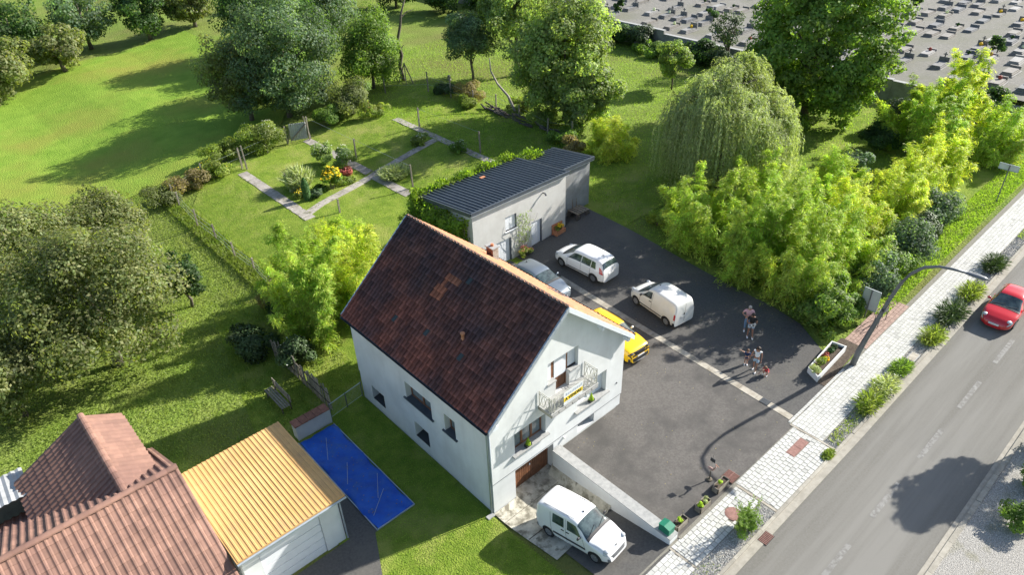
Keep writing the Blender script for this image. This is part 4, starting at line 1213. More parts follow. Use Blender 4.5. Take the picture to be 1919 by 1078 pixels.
nh = thing('neighbour_house', 'neighbouring house with brown tiled cross gable roof at the lower left', 'house', (-14, 6, 0))
NX1, NX0 = -10.15, -24.0; RYn, RZn = 7.45, 5.0; EY, EZn = 1.3, 1.45
b = MB()
wallpoly(b, lambda a, d, z: (NX1 - .15 - d, a, z), [(1.0, -.1), (13.0, -.1), (13.0, 1.6), (RYn, 4.7), (1.0, 1.2)], [])
wallpoly(b, lambda a, d, z: (a, 1.4 + d, z), [(NX0, -.1), (NX1 - .15, -.1), (NX1 - .15, 1.3), (NX0, 1.3)], [])
b.build('wall', M['render'], nh)
sl_n = math.atan2(RZn - EZn, RYn - EY); c_n, s_n = math.cos(sl_n), math.sin(sl_n)
b = MB()
b.add([(NX0, EY, EZn - .03), (NX1, EY, EZn - .03), (NX1, RYn, RZn - .03), (NX0, RYn, RZn - .03)], [(0, 1, 2, 3)])
b.add([(NX0, RYn, RZn - .03), (NX1, RYn, RZn - .03), (NX1, 13.2, RZn - .03 - (13.2 - RYn) * math.tan(sl_n)), (NX0, 13.2, RZn - .03 - (13.2 - RYn) * math.tan(sl_n))], [(0, 1, 2, 3)])
nroof = b.build('roof', M['tileB'], nh)
Ls = math.hypot(RYn - EY, RZn - EZn); nrw = 18; nc = 46; wn_ = .30
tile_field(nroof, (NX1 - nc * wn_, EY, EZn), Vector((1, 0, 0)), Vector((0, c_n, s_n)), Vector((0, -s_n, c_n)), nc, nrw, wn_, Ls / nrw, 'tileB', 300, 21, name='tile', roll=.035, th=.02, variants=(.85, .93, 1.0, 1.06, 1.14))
# back slope (falls away from the camera)
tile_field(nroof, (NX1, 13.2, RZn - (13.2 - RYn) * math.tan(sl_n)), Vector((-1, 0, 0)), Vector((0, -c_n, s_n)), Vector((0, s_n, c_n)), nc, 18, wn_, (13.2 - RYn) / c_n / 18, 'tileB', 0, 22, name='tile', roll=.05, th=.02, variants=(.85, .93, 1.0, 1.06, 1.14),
           skip=None)
# cross gable running back
cxg = -12.15; zg = 4.65; hw = 3.3; sg = .55
b = MB()
ye, yb_ = RYn - .2, 13.9
b.add([(cxg, ye, zg), (cxg, yb_, zg), (cxg + 1.5, yb_, zg - 1.5 * sg), (cxg + 1.5, ye, zg - 1.5 * sg)], [(0, 1, 2, 3)])
b.add([(cxg, ye, zg), (cxg, yb_, zg), (cxg - hw, yb_, zg - hw * sg), (cxg - hw, ye, zg - hw * sg)], [(0, 1, 2, 3)])
b.add([(cxg, yb_ - .1, zg - .05), (cxg + 1.5, yb_ - .1, zg - 1.5 * sg), (cxg + 1.5, yb_ - .1, 0), (cxg - hw, yb_ - .1, 0), (cxg - hw, yb_ - .1, zg - hw * sg)], [(0, 1, 2, 3, 4)])
croof = b.build('rear_roof', M['tileB'], nh)
an = math.atan(sg); ca, sa = math.cos(an), math.sin(an)
tile_field(croof, (cxg - hw, yb_, zg - hw * sg + .02), Vector((0, -1, 0)), Vector((ca, 0, sa)), Vector((-sa, 0, ca)), 21, 11, .30, hw / ca / 11, 'tileB', 0, 23, name='tile', roll=.05, th=.02, variants=(.88, .95, 1, 1.05))
tile_field(croof, (cxg + 1.5, ye, zg - 1.5 * sg + .02), Vector((0, 1, 0)), Vector((-ca, 0, sa)), Vector((sa, 0, ca)), 21, 5, .30, 1.5 / ca / 5, 'tileB', 0, 24, name='tile', roll=.05, th=.02, variants=(.88, .95, 1, 1.05))
def rcap(w, l, t, mk='tileB'):
    q = MB(); V = []; F = []
    for (y, k) in ((0, 1.12), (l * 1.04, .95)):
        for j in range(7):
            a = PI * j / 6; V.append((-w * k * math.cos(a), y, w * .7 * k * math.sin(a)))
    for j in range(6): F.append((j, j + 1, 8 + j, 7 + j))
    q.add(V, F, 0, t); return q.mesh('ridge_tile', M[mk])
rc = [rcap(.15, .42, t) for t in (.9, 1.05, 1.2)]
off = root_loc(nh)
for i in range(33): link_mesh('ridge_tile', random.choice(rc), nroof, (NX1 - i * .42 - off.x, RYn - off.y, RZn + .03 - off.z), (0, 0, PI / 2))
for i in range(15): link_mesh('ridge_tile', random.choice(rc), croof, (cxg - off.x, RYn + i * .43 - off.y, zg + .05 - off.z))
# grey corrugated lean-to beyond the brown roof
lt_ = thing('lean_to', 'pale grey corrugated lean-to roof behind the brown tiled roof', 'shed', (-18, 14.5, 0))
b = MB()
nn_ = 64
for i in range(nn_):
    x = -24 + i * .14
    x2 = x + .14
    z0a, z0b = .035 * math.sin(i * PI), 0
    h1, h2 = (.0, .05) if i % 2 == 0 else (.05, .0)
    b.add([(x, 12.6, 3.0 + h1), (x2, 12.6, 3.0 + h2), (x2, 15.2, 2.5 + h2), (x, 15.2, 2.5 + h1)], [(0, 1, 2, 3)])
b.build('roof', M['greysheet'], lt_)
b = MB(); b.box(-23.9, -15.1, 15.0, 15.1, 0, 2.45); b.box(-15.2, -15.1, 12.7, 15.1, 0, 2.5); b.build('wall', M['oldwall'], lt_)

tp = thing('blue_tarpaulin', 'bright blue tarpaulin stretched over a low pool between garage and lawn', 'tarpaulin', (-3.4, 6.2, 0))
b = MB(); nxp, nyp = 18, 56
V = []; F = []
rt_ = random.Random(3)
for j in range(nyp + 1):
    for i in range(nxp + 1):
        x = -4.35 + i / nxp * 2.0; y = 2.95 + j / nyp * 7.2
        V.append((x + (.05 * math.sin(y * 2.7) if i in (0, nxp) else 0), y, .12 + .045 * math.sin(x * 3.1 + y * 1.3) * math.sin(y * 2.1 + x) + .02 * math.sin(x * 9 + y * 5) + rt_.uniform(-.006, .006) - (.0 if 0 < i < nxp and 0 < j < nyp else .07)))
for j in range(nyp):
    for i in range(nxp): F.append((j * (nxp + 1) + i, j * (nxp + 1) + i + 1, (j + 1) * (nxp + 1) + i + 1, (j + 1) * (nxp + 1) + i))
b.add(V, F); b.build('sheet', M['tarp'], tp, smooth=True)
for (p, q) in [((-2.33, 2.93), (-2.33, 10.17)), ((-4.37, 2.93), (-2.33, 2.93)), ((-4.37, 2.93), (-4.37, 10.17))]:
    b = MB(); b.bar((*p, .05), (*q, .05), .04, .07); b.build('edge_bar', M['zinc'], tp)
for (p, q) in [((-4.1, 3.6), (-2.9, 4.6)), ((-4.0, 6.0), (-3.3, 7.2)), ((-3.9, 8.0), (-3.2, 9.4)), ((-3.4, 4.3), (-2.6, 5.6))]:
    b = MB(); b.bar((*p, .19), (*q, .19), .02, .012); b.build('strap', M['zinc'], tp)
sheet('side_slab', [[(-5.5, 2.9), (-4.4, 2.9), (-4.4, 10.2), (-5.5, 10.2)], [(-10, -2), (-5.5, -2), (-5.5, 3.4), (-10, 3.4)], [(-5.5, 0.8), (-4.5, 2.9), (-5.5, 2.9)]], 0.02, M['asphalt2'], 1)
lw = thing('low_wall', 'short whitish rendered wall with brown coping at the end of the tarpaulin', 'wall', (-3.1, 10.6, 0))
b = MB(); b.box(-4.25, -2.3, 10.35, 10.85, -.1, .95); b.build('wall', M['render2'], lw)
for i in range(5):
    b = MB(); b.box(-4.3 + i * .4, -3.92 + i * .4, 10.3, 10.9, .95, 1.0, 0, random.uniform(.8, 1.1)); b.build('coping_stone', M['brick'], lw)

rt_ = random.Random(31); b = MB()
for i in range(70):
    x, y = rt_.uniform(-4.2, -2.45), rt_.uniform(3.1, 10.0); z = .2; r_ = rt_.uniform(.02, .05); a = rt_.uniform(0, PI)
    b.add([(x + r_ * math.cos(a), y + r_ * math.sin(a), z), (x - r_ * .6 * math.sin(a), y + r_ * .6 * math.cos(a), z), (x - r_ * math.cos(a), y - r_ * math.sin(a), z + .01), (x + r_ * .6 * math.sin(a), y - r_ * .6 * math.cos(a), z)], [(0, 1, 2, 3)], 0, rt_.uniform(.7, 1.4))
b.build('leaf_litter', M['oldwood'], tp, kind='stuff')
# gutters and fixings on the neighbour's garage
b = MB(); b.tube([(-10.1, 3.1, 2.93), (-5.35, 3.1, 2.93)], .05, 8); b.tube([(-5.5, 3.2, 2.9), (-5.55, 3.45, 2.6), (-5.55, 3.45, .1)], .035, 6); b.build('gutter', M['zinc'], ng)

M['pinkish'] = mat('faded_pink_metal', (0.42, 0.26, 0.22), (0.5, 0.33, 0.28), 8, 0.7)

# ============================================================ VEHICLES
def catmull(xs_, ys_, q):
    return float(np.interp(q, xs_, ys_))
def chaikin(p, it=2):
    p = [tuple(a) for a in p]; par = [float(i) for i in range(len(p))]
    for _ in range(it):
        n = [p[0]]; m_ = [par[0]]
        for i in range(len(p) - 1):
            a, b_ = p[i], p[i + 1]
            for t in (.22, .78):
                if (i == 0 and t < .5) or (i == len(p) - 2 and t > .5): continue
                n.append(tuple(a[k] + (b_[k] - a[k]) * t for k in range(2))); m_.append(par[i] + (par[i + 1] - par[i]) * t)
        n.append(p[-1]); m_.append(par[-1]); p, par = n, m_
    return p, par
class Car:
    """lofted body: x runs from the rear (0) to the nose (L); stations give roof line, belt line, widths"""
    def __init__(s, L, W, prof, belt, wplan, wroof, zb=.2, crown=.03, edge=.06):
        s.L, s.W = L, W
        s.P = prof          # (x, ztop)
        # resample along the outline so steep ends get enough stations
        pts = [(0.0, prof[0][1])] if False else prof
        q = [pts[0]]
        for a, b_ in zip(pts[:-1], pts[1:]):
            d = math.hypot(b_[0] - a[0], b_[1] - a[1]); k = max(1, int(d / .07))
            for i in range(1, k + 1): q.append((a[0] + (b_[0] - a[0]) * i / k, a[1] + (b_[1] - a[1]) * i / k))
        for _ in range(2):
            q = [q[0]] + [((q[i - 1][0] + 2 * q[i][0] + q[i + 1][0]) / 4, (q[i - 1][1] + 2 * q[i][1] + q[i + 1][1]) / 4) for i in range(1, len(q) - 1)] + [q[-1]]
        s.st = q
        s.belt, s.wplan, s.wroof, s.zb, s.crown, s.edge = belt, wplan, wroof, zb, crown, edge
        s.sec = [s.section(x, z) for x, z in q]
        s.xs = [p[0] for p in q]
    def section(s, x, zt):
        w = catmull([p[0] for p in s.wplan], [p[1] for p in s.wplan], x)
        zb = s.zb
        be = min(catmull([p[0] for p in s.belt], [p[1] for p in s.belt], x), zt - .05)
        be = max(be, zb + .12)
        hgt = zt - be
        wr = catmull([p[0] for p in s.wroof], [p[1] for p in s.wroof], x)
        k = min(1, max(0, (hgt - .05) / .35))
        wt_ = (w - .05) * (1 - k) + min(wr, w - .02) * k
        e = min(s.edge, hgt * .5)
        pts = [(0, zb), (w * .8, zb), (w * .97, zb + .05), (w, zb + .25 * (be - zb) + .05), (w * 1.0, zb + .7 * (be - zb)), (w * .985, be),
               (wt_, zt - e), (wt_ - .07, zt - .01), (wt_ * .5, zt + s.crown * .8), (0, zt + s.crown)]
        p, par = chaikin(pts, 2); s.par = par
        return p
    def S(s, t, q):
        """t station index (float), q section parameter in control-point units (negative mirrors)"""
        t = min(max(t, 0), len(s.sec) - 1.0001); i = int(t); f = t - i
        def at(sec):
            return (np.interp(abs(q), s.par, [p[0] for p in sec]), np.interp(abs(q), s.par, [p[1] for p in sec]))
        a, b_ = at(s.sec[i]), at(s.sec[i + 1])
        y = (a[0] + (b_[0] - a[0]) * f) * (1 if q >= 0 else -1); z = a[1] + (b_[1] - a[1]) * f
        x = s.xs[i] + (s.xs[i + 1] - s.xs[i]) * f
        return Vector((x, y, z))
    def T(s, x): return float(np.interp(x, s.xs, range(len(s.xs))))
    def patch(s, b, corners, nu=8, nv=4, out=.006, ts=False, mi=0):
        """corners: four (x or t, q) going round; bilinear patch lifted off the body"""
        c = [((p[0] if ts else s.T(p[0])), p[1]) for p in corners]
        V = []; F = []
        for i in range(nu + 1):
            for j in range(nv + 1):
                u, v = i / nu, j / nv
                t = (c[0][0] * (1 - u) + c[1][0] * u) * (1 - v) + (c[3][0] * (1 - u) + c[2][0] * u) * v
                q = (c[0][1] * (1 - u) + c[1][1] * u) * (1 - v) + (c[3][1] * (1 - u) + c[2][1] * u) * v
                p = s.S(t, q); e = .05
                dt = s.S(t + e * 4, q) - s.S(t - e * 4, q); dq = s.S(t, q + e) - s.S(t, q - e)
                n = dt.cross(dq)
                if n.length < 1e-9: n = Vector((0, 0, 1))
                n.normalize()
                if n.dot(Vector((0, p.y, p.z - .7)) + Vector(((p.x - s.L / 2) * .3, 0, 0))) < 0: n = -n
                V.append(p + n * out)
        for i in range(nu):
            for j in range(nv):
                F.append((i * (nv + 1) + j, (i + 1) * (nv + 1) + j, (i + 1) * (nv + 1) + j + 1, i * (nv + 1) + j + 1))
        b.add(V, F, mi)
    def body(s, name, M_, parent, wheels, wr_):
        b = MB(); V = []; F = []
        n = len(s.par); full = 2 * n - 2
        for i, sec in enumerate(s.sec):
            ring = [(s.xs[i], p[0], p[1]) for p in sec] + [(s.xs[i], -p[0], p[1]) for p in sec[-2:0:-1]]
            V += ring
        m_ = len(s.sec)
        for i in range(m_ - 1):
            for j in range(full):
                j2 = (j + 1) % full
                F.append((i * full + j, (i + 1) * full + j, (i + 1) * full + j2, i * full + j2))
        F.append(tuple(range(full))); F.append(tuple((m_ - 1) * full + j for j in range(full - 1, -1, -1)))
        b.add(V, F)
        me = b.mesh(name, [M_, M['black']], smooth=True)
        bm = bmesh.new(); bm.from_mesh(me); bmesh.ops.recalc_face_normals(bm, faces=bm.faces); bm.to_mesh(me); bm.free()
        o = bpy.data.objects.new(name, me); col.objects.link(o)
        c = MB()
        for x in wheels:
            for sgn in (-1, 1):
                c.tube([(x, sgn * (s.W / 2 - .24), wr_), (x, sgn * (s.W / 2 + .2), wr_)], wr_ + .055, 20, mi=1)
        cm = c.mesh('cut', [M_, M['black']])
        bm = bmesh.new(); bm.from_mesh(cm); bmesh.ops.recalc_face_normals(bm, faces=bm.faces); bm.to_mesh(cm); bm.free()
        co = bpy.data.objects.new('cut', cm); col.objects.link(co)
        md = o.modifiers.new('b', 'BOOLEAN'); md.operation = 'DIFFERENCE'; md.object = co; md.solver = 'EXACT'
        dg = bpy.context.evaluated_depsgraph_get()
        me2 = bpy.data.meshes.new_from_object(o.evaluated_get(dg)); me2.name = name
        o.modifiers.clear()
        if len(me2.polygons) > 50: o.data = me2
        for p in o.data.polygons: p.use_smooth = p.material_index == 0 and len(p.vertices) <= 8
        bpy.data.objects.remove(co)
        o.parent = parent
        return o
def wheel(parent, x, y, r, w, sgn, style='cap'):
    b = MB(); n = 20
    prof = [(r * .62, -w / 2), (r * .9, -w / 2), (r, -w / 2 + .03), (r, w / 2 - .03), (r * .9, w / 2), (r * .62, w / 2)]
    V = []; F = []
    for (rr, d) in prof:
        for j in range(n):
            a = 2 * PI * j / n; V.append((x + rr * math.cos(a), y + d, r + rr * math.sin(a)))
    for i in range(len(prof) - 1):
        for j in range(n): F.append((i * n + j, i * n + (j + 1) % n, (i + 1) * n + (j + 1) % n, (i + 1) * n + j))
    b.add(V, F); wh = b.build('wheel', M['rubber'], parent, local=True, smooth=False)
    # rim: dish plus spokes
    q = MB(); yo = y + sgn * (w / 2 - .02); R1 = r * .63
    if style == 'steel':
        q.tube([(x, yo - sgn * .05, r), (x, yo, r)], R1, 16); mk = 'greyplastic'
        rim = q.build('rim', M['rim' if style != 'steel' else 'polegrey'], wh, local=True)
    else:
        q.tube([(x, yo - sgn * .06, r), (x, yo - sgn * .02, r)], R1 * .98, 16)
        rim = q.build('rim', M['plastic'] , wh, local=True)
        q = MB(); k = 7 if style == 'cap' else 5
        for j in range(k):
            a = 2 * PI * j / k
            q.bar((x + .03 * math.cos(a), yo, r + .03 * math.sin(a)), (x + R1 * math.cos(a), yo, r + R1 * math.sin(a)), .07 if style == 'cap' else .06, .03, up=(0, 1, 0))
        for j in range(18):
            a = 2 * PI * j / 18; a2 = 2 * PI * (j + 1) / 18
            q.bar((x + R1 * math.cos(a), yo, r + R1 * math.sin(a)), (x + R1 * math.cos(a2), yo, r + R1 * math.sin(a2)), .035, .035)
        q.tube([(x, yo - sgn * .02, r), (x, yo + sgn * .015, r)], .06, 10)
        q.build('hub_cap', M['rim'], wh, local=True)
    return wh
def make_car(kind, name, label, cat, pos, heading, paint, group=None, scale=1.0):
    x0, y0 = pos
    z = g(x0, y0) + .012
    root = thing(name, label, cat, (x0, y0, z), group)
    # body x axis (0..L) is centred, then turned so that +x is the heading
    H = heading
    L = kind['L']; W = kind['W']
    car = Car(L, W, kind['prof'], kind['belt'], kind['wplan'], kind['wroof'], kind.get('zb', .2), kind.get('crown', .03), kind.get('edge', .06))
    hold = []
    before = set(bpy.data.objects)
    wr_ = kind['wr']
    body = car.body('body', M[paint], root, kind['wheels'], wr_)
    for xw in kind['wheels']:
        for sgn in (-1, 1): wheel(root, xw, sgn * (W / 2 - .115), wr_, .19, sgn, kind.get('rimstyle', 'cap'))
    def P(name_, mk, patches, out=.006, parent=root, nu=8, nv=4, ts=False):
        b = MB()
        for c in patches: car.patch(b, c, nu, nv, out, ts)
        return b.build(name_, M[mk], parent, local=True, smooth=True)
    # glass: windscreen, rear window (patches across the roof-line), side windows
    ws0, ws1 = kind['screen']
    P('windscreen', 'carglass', [[(ws0, 6.15), (ws1, 6.05), (ws1, 9), (ws0, 9)], [(ws0, -6.15), (ws1, -6.05), (ws1, -9), (ws0, -9)]], .005, nu=10, nv=8)
    if kind.get('rearglass'):
        r0, r1 = kind['rearglass']
        P('rear_window', 'carglass', [[(r0, 6.2), (r1, 6.3), (r1, 9), (r0, 9)], [(r0, -6.2), (r1, -6.3), (r1, -9), (r0, -9)]], .008, nu=8, nv=6, ts=kind.get('rts', False))
    for sgn in (-1, 1):
        for (xb0, xb1, xt0, xt1) in kind['side']:
            P('side_window', 'carglass', [[(xb0, sgn * 5.12), (xb1, sgn * 5.12), (xt1, sgn * 5.93), (xt0, sgn * 5.93)]], .006, nu=8, nv=4)
        for (xa, qa, xb, qb) in kind.get('seams', []):
            P('door_seam', 'greyplastic', [[(xa - .011, sgn * qa), (xa + .011, sgn * qa), (xb + .011, sgn * qb), (xb - .011, sgn * qb)]], .002, nu=1, nv=14)
        if kind.get('trim'):
            a, b_, q0, q1 = kind['trim']
            P('side_trim', 'plastic', [[(a, sgn * q0), (b_, sgn * q0), (b_, sgn * q1), (a, sgn * q1)]], .012, nu=14, nv=2)
        for xh in kind.get('handles', []):
            p = car.S(car.T(xh), sgn * 4.75); b = MB(); b.box(p.x - .08, p.x + .08, p.y, p.y + sgn * .03, p.z - .015, p.z + .02); b.build('door_handle', M[kind.get('hmat', 'plastic')], root, local=True)
        P('hood_seam', 'greyplastic', [[(ws1 + .10, sgn * 5.9), (L - .14, sgn * 6.4), (L - .14, sgn * 6.36), (ws1 + .10, sgn * 5.84)]], .003, nu=14, nv=1)
        # mirrors
        xm = kind['mirror']; p = car.S(car.T(xm), sgn * 5.1); b = MB()
        b.blob((p.x, p.y + sgn * .13, p.z + .07), (.06, .11, .075), random.Random(1), 8, 6, 0.0); b.bar((p.x, p.y - sgn * .02, p.z + .02), (p.x, p.y + sgn * .08, p.z + .04), .05, .04)
        b.build('wing_mirror', M[kind.get('mmat', 'plastic')], root, local=True, smooth=True)
        # lamps
        for (c, mk, nm) in kind['lamps']:
            P(nm, mk, [[(a, sgn * q) for (a, q) in c]], .009, nu=6, nv=4, ts=True if len(c) == 4 and c[0][0] > 900 else False)
    # bumpers as patches wrapping both ends (skins proud of the body)
    for nm, mk, c, out in kind['wraps']:
        P(nm, mk, [c, [(a, -q) for (a, q) in c]], out, nu=10, nv=8)
    # plates
    for xe, zz, sgnx in ((-.012, kind.get('platez', .62), -1), (L + .012, kind.get('fplatez', .42), 1)):
        b = MB(); b.box(xe - .01, xe + .01, -.26, .26, zz - .055, zz + .055); b.build('number_plate', M['white'], root, local=True)
    for (xa, ya, w_) in kind.get('wipers', [(ws1 - .02, .1, .5), (ws1 - .02, -.45, .45)]):
        a = car.S(car.T(ws1 - .01), 8.8 if ya > 0 else -7.2); c = car.S(car.T(ws1 - .16), 7.2 if ya > 0 else -8.9)
        b = MB(); b.bar(a + Vector((0, 0, .02)), c + Vector((0, 0, .03)), .02, .015); b.build('wiper', M['plastic'], root, local=True)
    if kind.get('antenna'):
        p = car.S(car.T(kind['antenna']), 9); b = MB(); b.blob((p.x, 0, p.z + .02), (.06, .03, .035), random.Random(1), 8, 4, 0); b.bar((p.x, 0, p.z + .02), (p.x - .12, 0, p.z + .18), .01, .01); b.build('antenna', M['plastic'], root, local=True)
    for e in kind.get('extra', []): e(car, root)
    # centre the parts on the root
    for ch in root.children:
        ch.location.x -= L / 2
    root.rotation_euler = (0, 0, H)
    # tilt with the ground along the heading
    fx, fy = math.cos(H), math.sin(H)
    wbh = (kind['wheels'][1] - kind['wheels'][0]) / 2
    zf, zbk = g(x0 + fx * wbh, y0 + fy * wbh), g(x0 - fx * wbh, y0 - fy * wbh)
    root.rotation_euler = (Matrix.Rotation(H, 4, 'Z') @ Matrix.Rotation(-math.atan2(zf - zbk, 2 * wbh), 4, 'Y')).to_euler()
    root.location.z = (zf + zbk) / 2 + .012
    root.scale = (scale, scale, scale)
    return root

van = dict(L=4.12, W=1.74, wr=.31, zb=.22, wheels=(.72, 3.40), edge=.09, crown=.035,
   prof=[(0, .45), (0.0, .80), (.03, 1.1), (.08, 1.45), (.15, 1.72), (.28, 1.79), (1.0, 1.83), (2.0, 1.81), (2.35, 1.76), (2.50, 1.70), (3.02, 1.18), (3.12, 1.10), (3.5, 1.02), (3.86, .88), (4.02, .76), (4.10, .60), (4.12, .45)],
   belt=[(0, 1.08), (3.0, 1.05), (3.3, .95), (4.1, .62)], wplan=[(0, .78), (.1, .83), (.5, .865), (3.3, .865), (3.8, .80), (4.0, .71), (4.12, .58)],
   wroof=[(0, .70), (.3, .735), (2.4, .71), (3.1, .68), (4.1, .6)],
   screen=(2.52, 3.08), rearglass=(.05, .12), side=[(1.10, 1.78, 1.14, 1.78), (1.96, 2.78, 1.98, 2.46)],
   seams=[(.98, 2.6, .98, 5.9), (1.87, 2.6, 1.87, 5.95), (2.92, 3.3, 2.85, 5.1)], trim=(1.08, 2.95, 3.15, 3.5), handles=(1.70, 1.99), hmat='plastic',
   mirror=2.72, lamps=[([(3.86, 4.7), (4.05, 4.75), (4.03, 5.9), (3.84, 6.3)], 'lens', 'headlight'), ([(.01, 4.2), (.06, 4.2), (.06, 5.0), (.02, 5.0)], 'redlens', 'tail_light')],
   wraps=[('front_bumper', 'greyplastic', [(4.02, 2.0), (4.119, 2.0), (4.119, 3.9), (4.02, 3.7)], .02), ('rear_bumper', 'greyplastic', [(.001, 2.0), (.12, 2.0), (.12, 3.3), (.001, 3.3)], .02)], antenna=2.36)
def logo(car, root):
    b = MB(); b.box(4.02, 4.06, -.05, .05, .78, .82); b.build('badge', M['polegrey'], root, local=True)
    b = MB(); b.box(.5, 2.3, -.60, -.585, 1.81, 1.825); b.box(.5, 2.3, .585, .60, 1.81, 1.825); b.build('roof_seam', M['rim'], root, local=True)
def cowl(car, root):
    b = MB()
    w0 = car
    for s_ in (1, -1): car.patch(b, [(car.T(car.sx) - .8, s_ * 6.0), (car.T(car.sx) + .8, s_ * 6.0), (car.T(car.sx) + .8, s_ * 9), (car.T(car.sx) - .8, s_ * 9)], 3, 8, .012, True)
    b.build('cowl', M['plastic'], root, local=True, smooth=True)
def mk_cowl(x):
    def f(car, root):
        car.sx = x; cowl(car, root)
    return f
def front_lamps(x, y, z, r, mk='lens', nm='headlight'):
    def f(car, root):
        for s_ in (-1, 1):
            b = MB(); b.blob((x, s_ * y, z), r, random.Random(1), 10, 6, 0); b.build(nm, M[mk], root, local=True, smooth=True)
    return f
def front_box(nm, mk, x0, x1, hw, z0, z1):
    def f(car, root):
        b = MB()
        n_ = 8
        V = []
        for j in range(n_ + 1):
            y = -hw + 2 * hw * j / n_; k = 1 - .16 * (y / hw) ** 4
            for (x_, z_) in ((x0, z0), (x1, z0), (x1, z1), (x0, z1)): V.append((x0 - .1 + (x_ - x0 + .1) * 1.0 - (1 - k) * .9, y, z_))
        F = []
        for j in range(n_):
            for a_ in range(4): F.append((j * 4 + a_, j * 4 + (a_ + 1) % 4, (j + 1) * 4 + (a_ + 1) % 4, (j + 1) * 4 + a_))
        b.add(V, F + [(0, 1, 2, 3), tuple(n_ * 4 + q for q in (3, 2, 1, 0))]); b.build(nm, M[mk], root, local=True)
    return f
van['extra'] = [mk_cowl(3.10), front_lamps(3.93, .60, .80, (.14, .13, .09)), front_box('bumper_bar', 'greyplastic', 4.02, 4.15, .68, .38, .56), logo]
make_car(van, 'parked_van', 'white glazed van parked on the sunken driveway below the retaining wall', 'van', (1.68, -3.90), rad(-90 + 5), 'whitepaint', scale=.93)

smallvan = dict(L=3.86, W=1.71, wr=.31, zb=.22, wheels=(.62, 3.14), edge=.08, crown=.03, rimstyle='cap',
   prof=[(0, .45), (0.0, .85), (.02, 1.2), (.06, 1.5), (.12, 1.66), (.25, 1.71), (1.0, 1.74), (1.9, 1.72), (2.15, 1.66), (2.3, 1.58), (2.95, 1.12), (3.05, 1.06), (3.4, .98), (3.68, .82), (3.82, .62), (3.86, .42)],
   belt=[(0, 1.05), (2.9, 1.02), (3.2, .9), (3.85, .6)], wplan=[(0, .76), (.08, .81), (.4, .85), (3.1, .85), (3.5, .79), (3.75, .68), (3.86, .52)],
   wroof=[(0, .66), (.3, .70), (2.2, .69), (3, .66), (3.8, .6)],
   screen=(2.32, 2.98), rearglass=None, side=[(1.92, 2.72, 1.94, 2.30)], seams=[(1.86, 2.6, 1.86, 5.95), (2.84, 3.2, 2.78, 5.1)], trim=(1.0, 2.8, 2.7, 3.0), handles=(1.98,),
   mirror=2.66, lamps=[([(3.55, 4.6), (3.8, 4.4), (3.76, 5.6), (3.5, 6.2)], 'lens', 'headlight'), ([(.012, 3.7), (.10, 3.7), (.10, 5.1), (.012, 5.1)], 'redlens', 'tail_light')],
   wraps=[('front_bumper', 'plastic', [(3.78, 2.0), (3.859, 2.0), (3.859, 3.2), (3.78, 3.0)], .015), ('rear_bumper', 'plastic', [(.001, 2.0), (.14, 2.0), (.14, 3.0), (.001, 3.0)], .02)], antenna=2.1, platez=.8)
def rdoors(car, root):
    b = MB(); b.box(-.006, .0, -.008, .008, .42, 1.62); b.box(-.03, 0, .02, .07, .85, 1.0); b.build('rear_door_seam', M['plastic'], root, local=True)
smallvan['extra'] = [mk_cowl(3.02), rdoors, front_lamps(3.60, .62, .84, (.17, .12, .10)), front_box('bumper_bar', 'plastic', 3.76, 3.89, .62, .36, .50)]
make_car(smallvan, 'parked_van', 'dusty white windowless small panel van in the middle of the outer yard', 'van', (16.42, 3.62), rad(90 - 7.5), 'creampaint')

mpv = dict(L=4.36, W=1.84, wr=.325, zb=.22, wheels=(.78, 3.50), edge=.09, crown=.04, rimstyle='steel',
   prof=[(0, .45), (0.0, .80), (.04, 1.02), (.12, 1.22), (.28, 1.46), (.42, 1.56), (1.0, 1.62), (1.9, 1.635), (2.35, 1.60), (2.55, 1.54), (3.30, 1.10), (3.42, 1.04), (3.8, .95), (4.12, .80), (4.28, .64), (4.36, .42)],
   belt=[(0, .98), (1.0, .98), (3.2, .94), (3.5, .88), (4.3, .58)], wplan=[(0, .74), (.12, .82), (.6, .90), (3.4, .91), (3.9, .83), (4.2, .70), (4.36, .5)],
   wroof=[(0, .60), (.5, .66), (2.4, .68), (3.3, .66), (4.3, .6)],
   screen=(2.58, 3.34), rearglass=(.10, .30), side=[(.62, 1.02, .74, 1.02), (1.07, 1.80, 1.07, 1.78), (1.86, 2.98, 1.86, 2.52)], seams=[(1.04, 3.2, 1.04, 5.1), (1.83, 2.6, 1.83, 5.95), (2.98, 3.2, 2.96, 5.1)], trim=(1.15, 3.0, 2.6, 2.95), handles=(1.25, 2.0), hmat='whitepaint', mmat='whitepaint',
   mirror=2.92, lamps=[([(3.9, 4.8), (4.24, 4.5), (4.20, 5.5), (3.86, 6.2)], 'lens', 'headlight'), ([(.05, 4.3), (.30, 4.5), (.40, 5.6), (.12, 5.4)], 'redlens', 'tail_light')],
   wraps=[('front_bumper', 'plastic', [(4.30, 2.0), (4.359, 2.0), (4.359, 3.2), (4.30, 3.0)], .012), ('rear_bumper', 'plastic', [(.001, 1.6), (.10, 1.6), (.10, 2.3), (.001, 2.3)], .02)], antenna=.75, platez=.72)
mpv['extra'] = [mk_cowl(3.37), front_lamps(4.0, .66, .78, (.18, .12, .08))]
make_car(mpv, 'parked_car', 'white people carrier with red tail lights parked nearest the outbuilding', 'car', (16.48, 9.75), rad(90 + 1.5), 'whitepaint', )

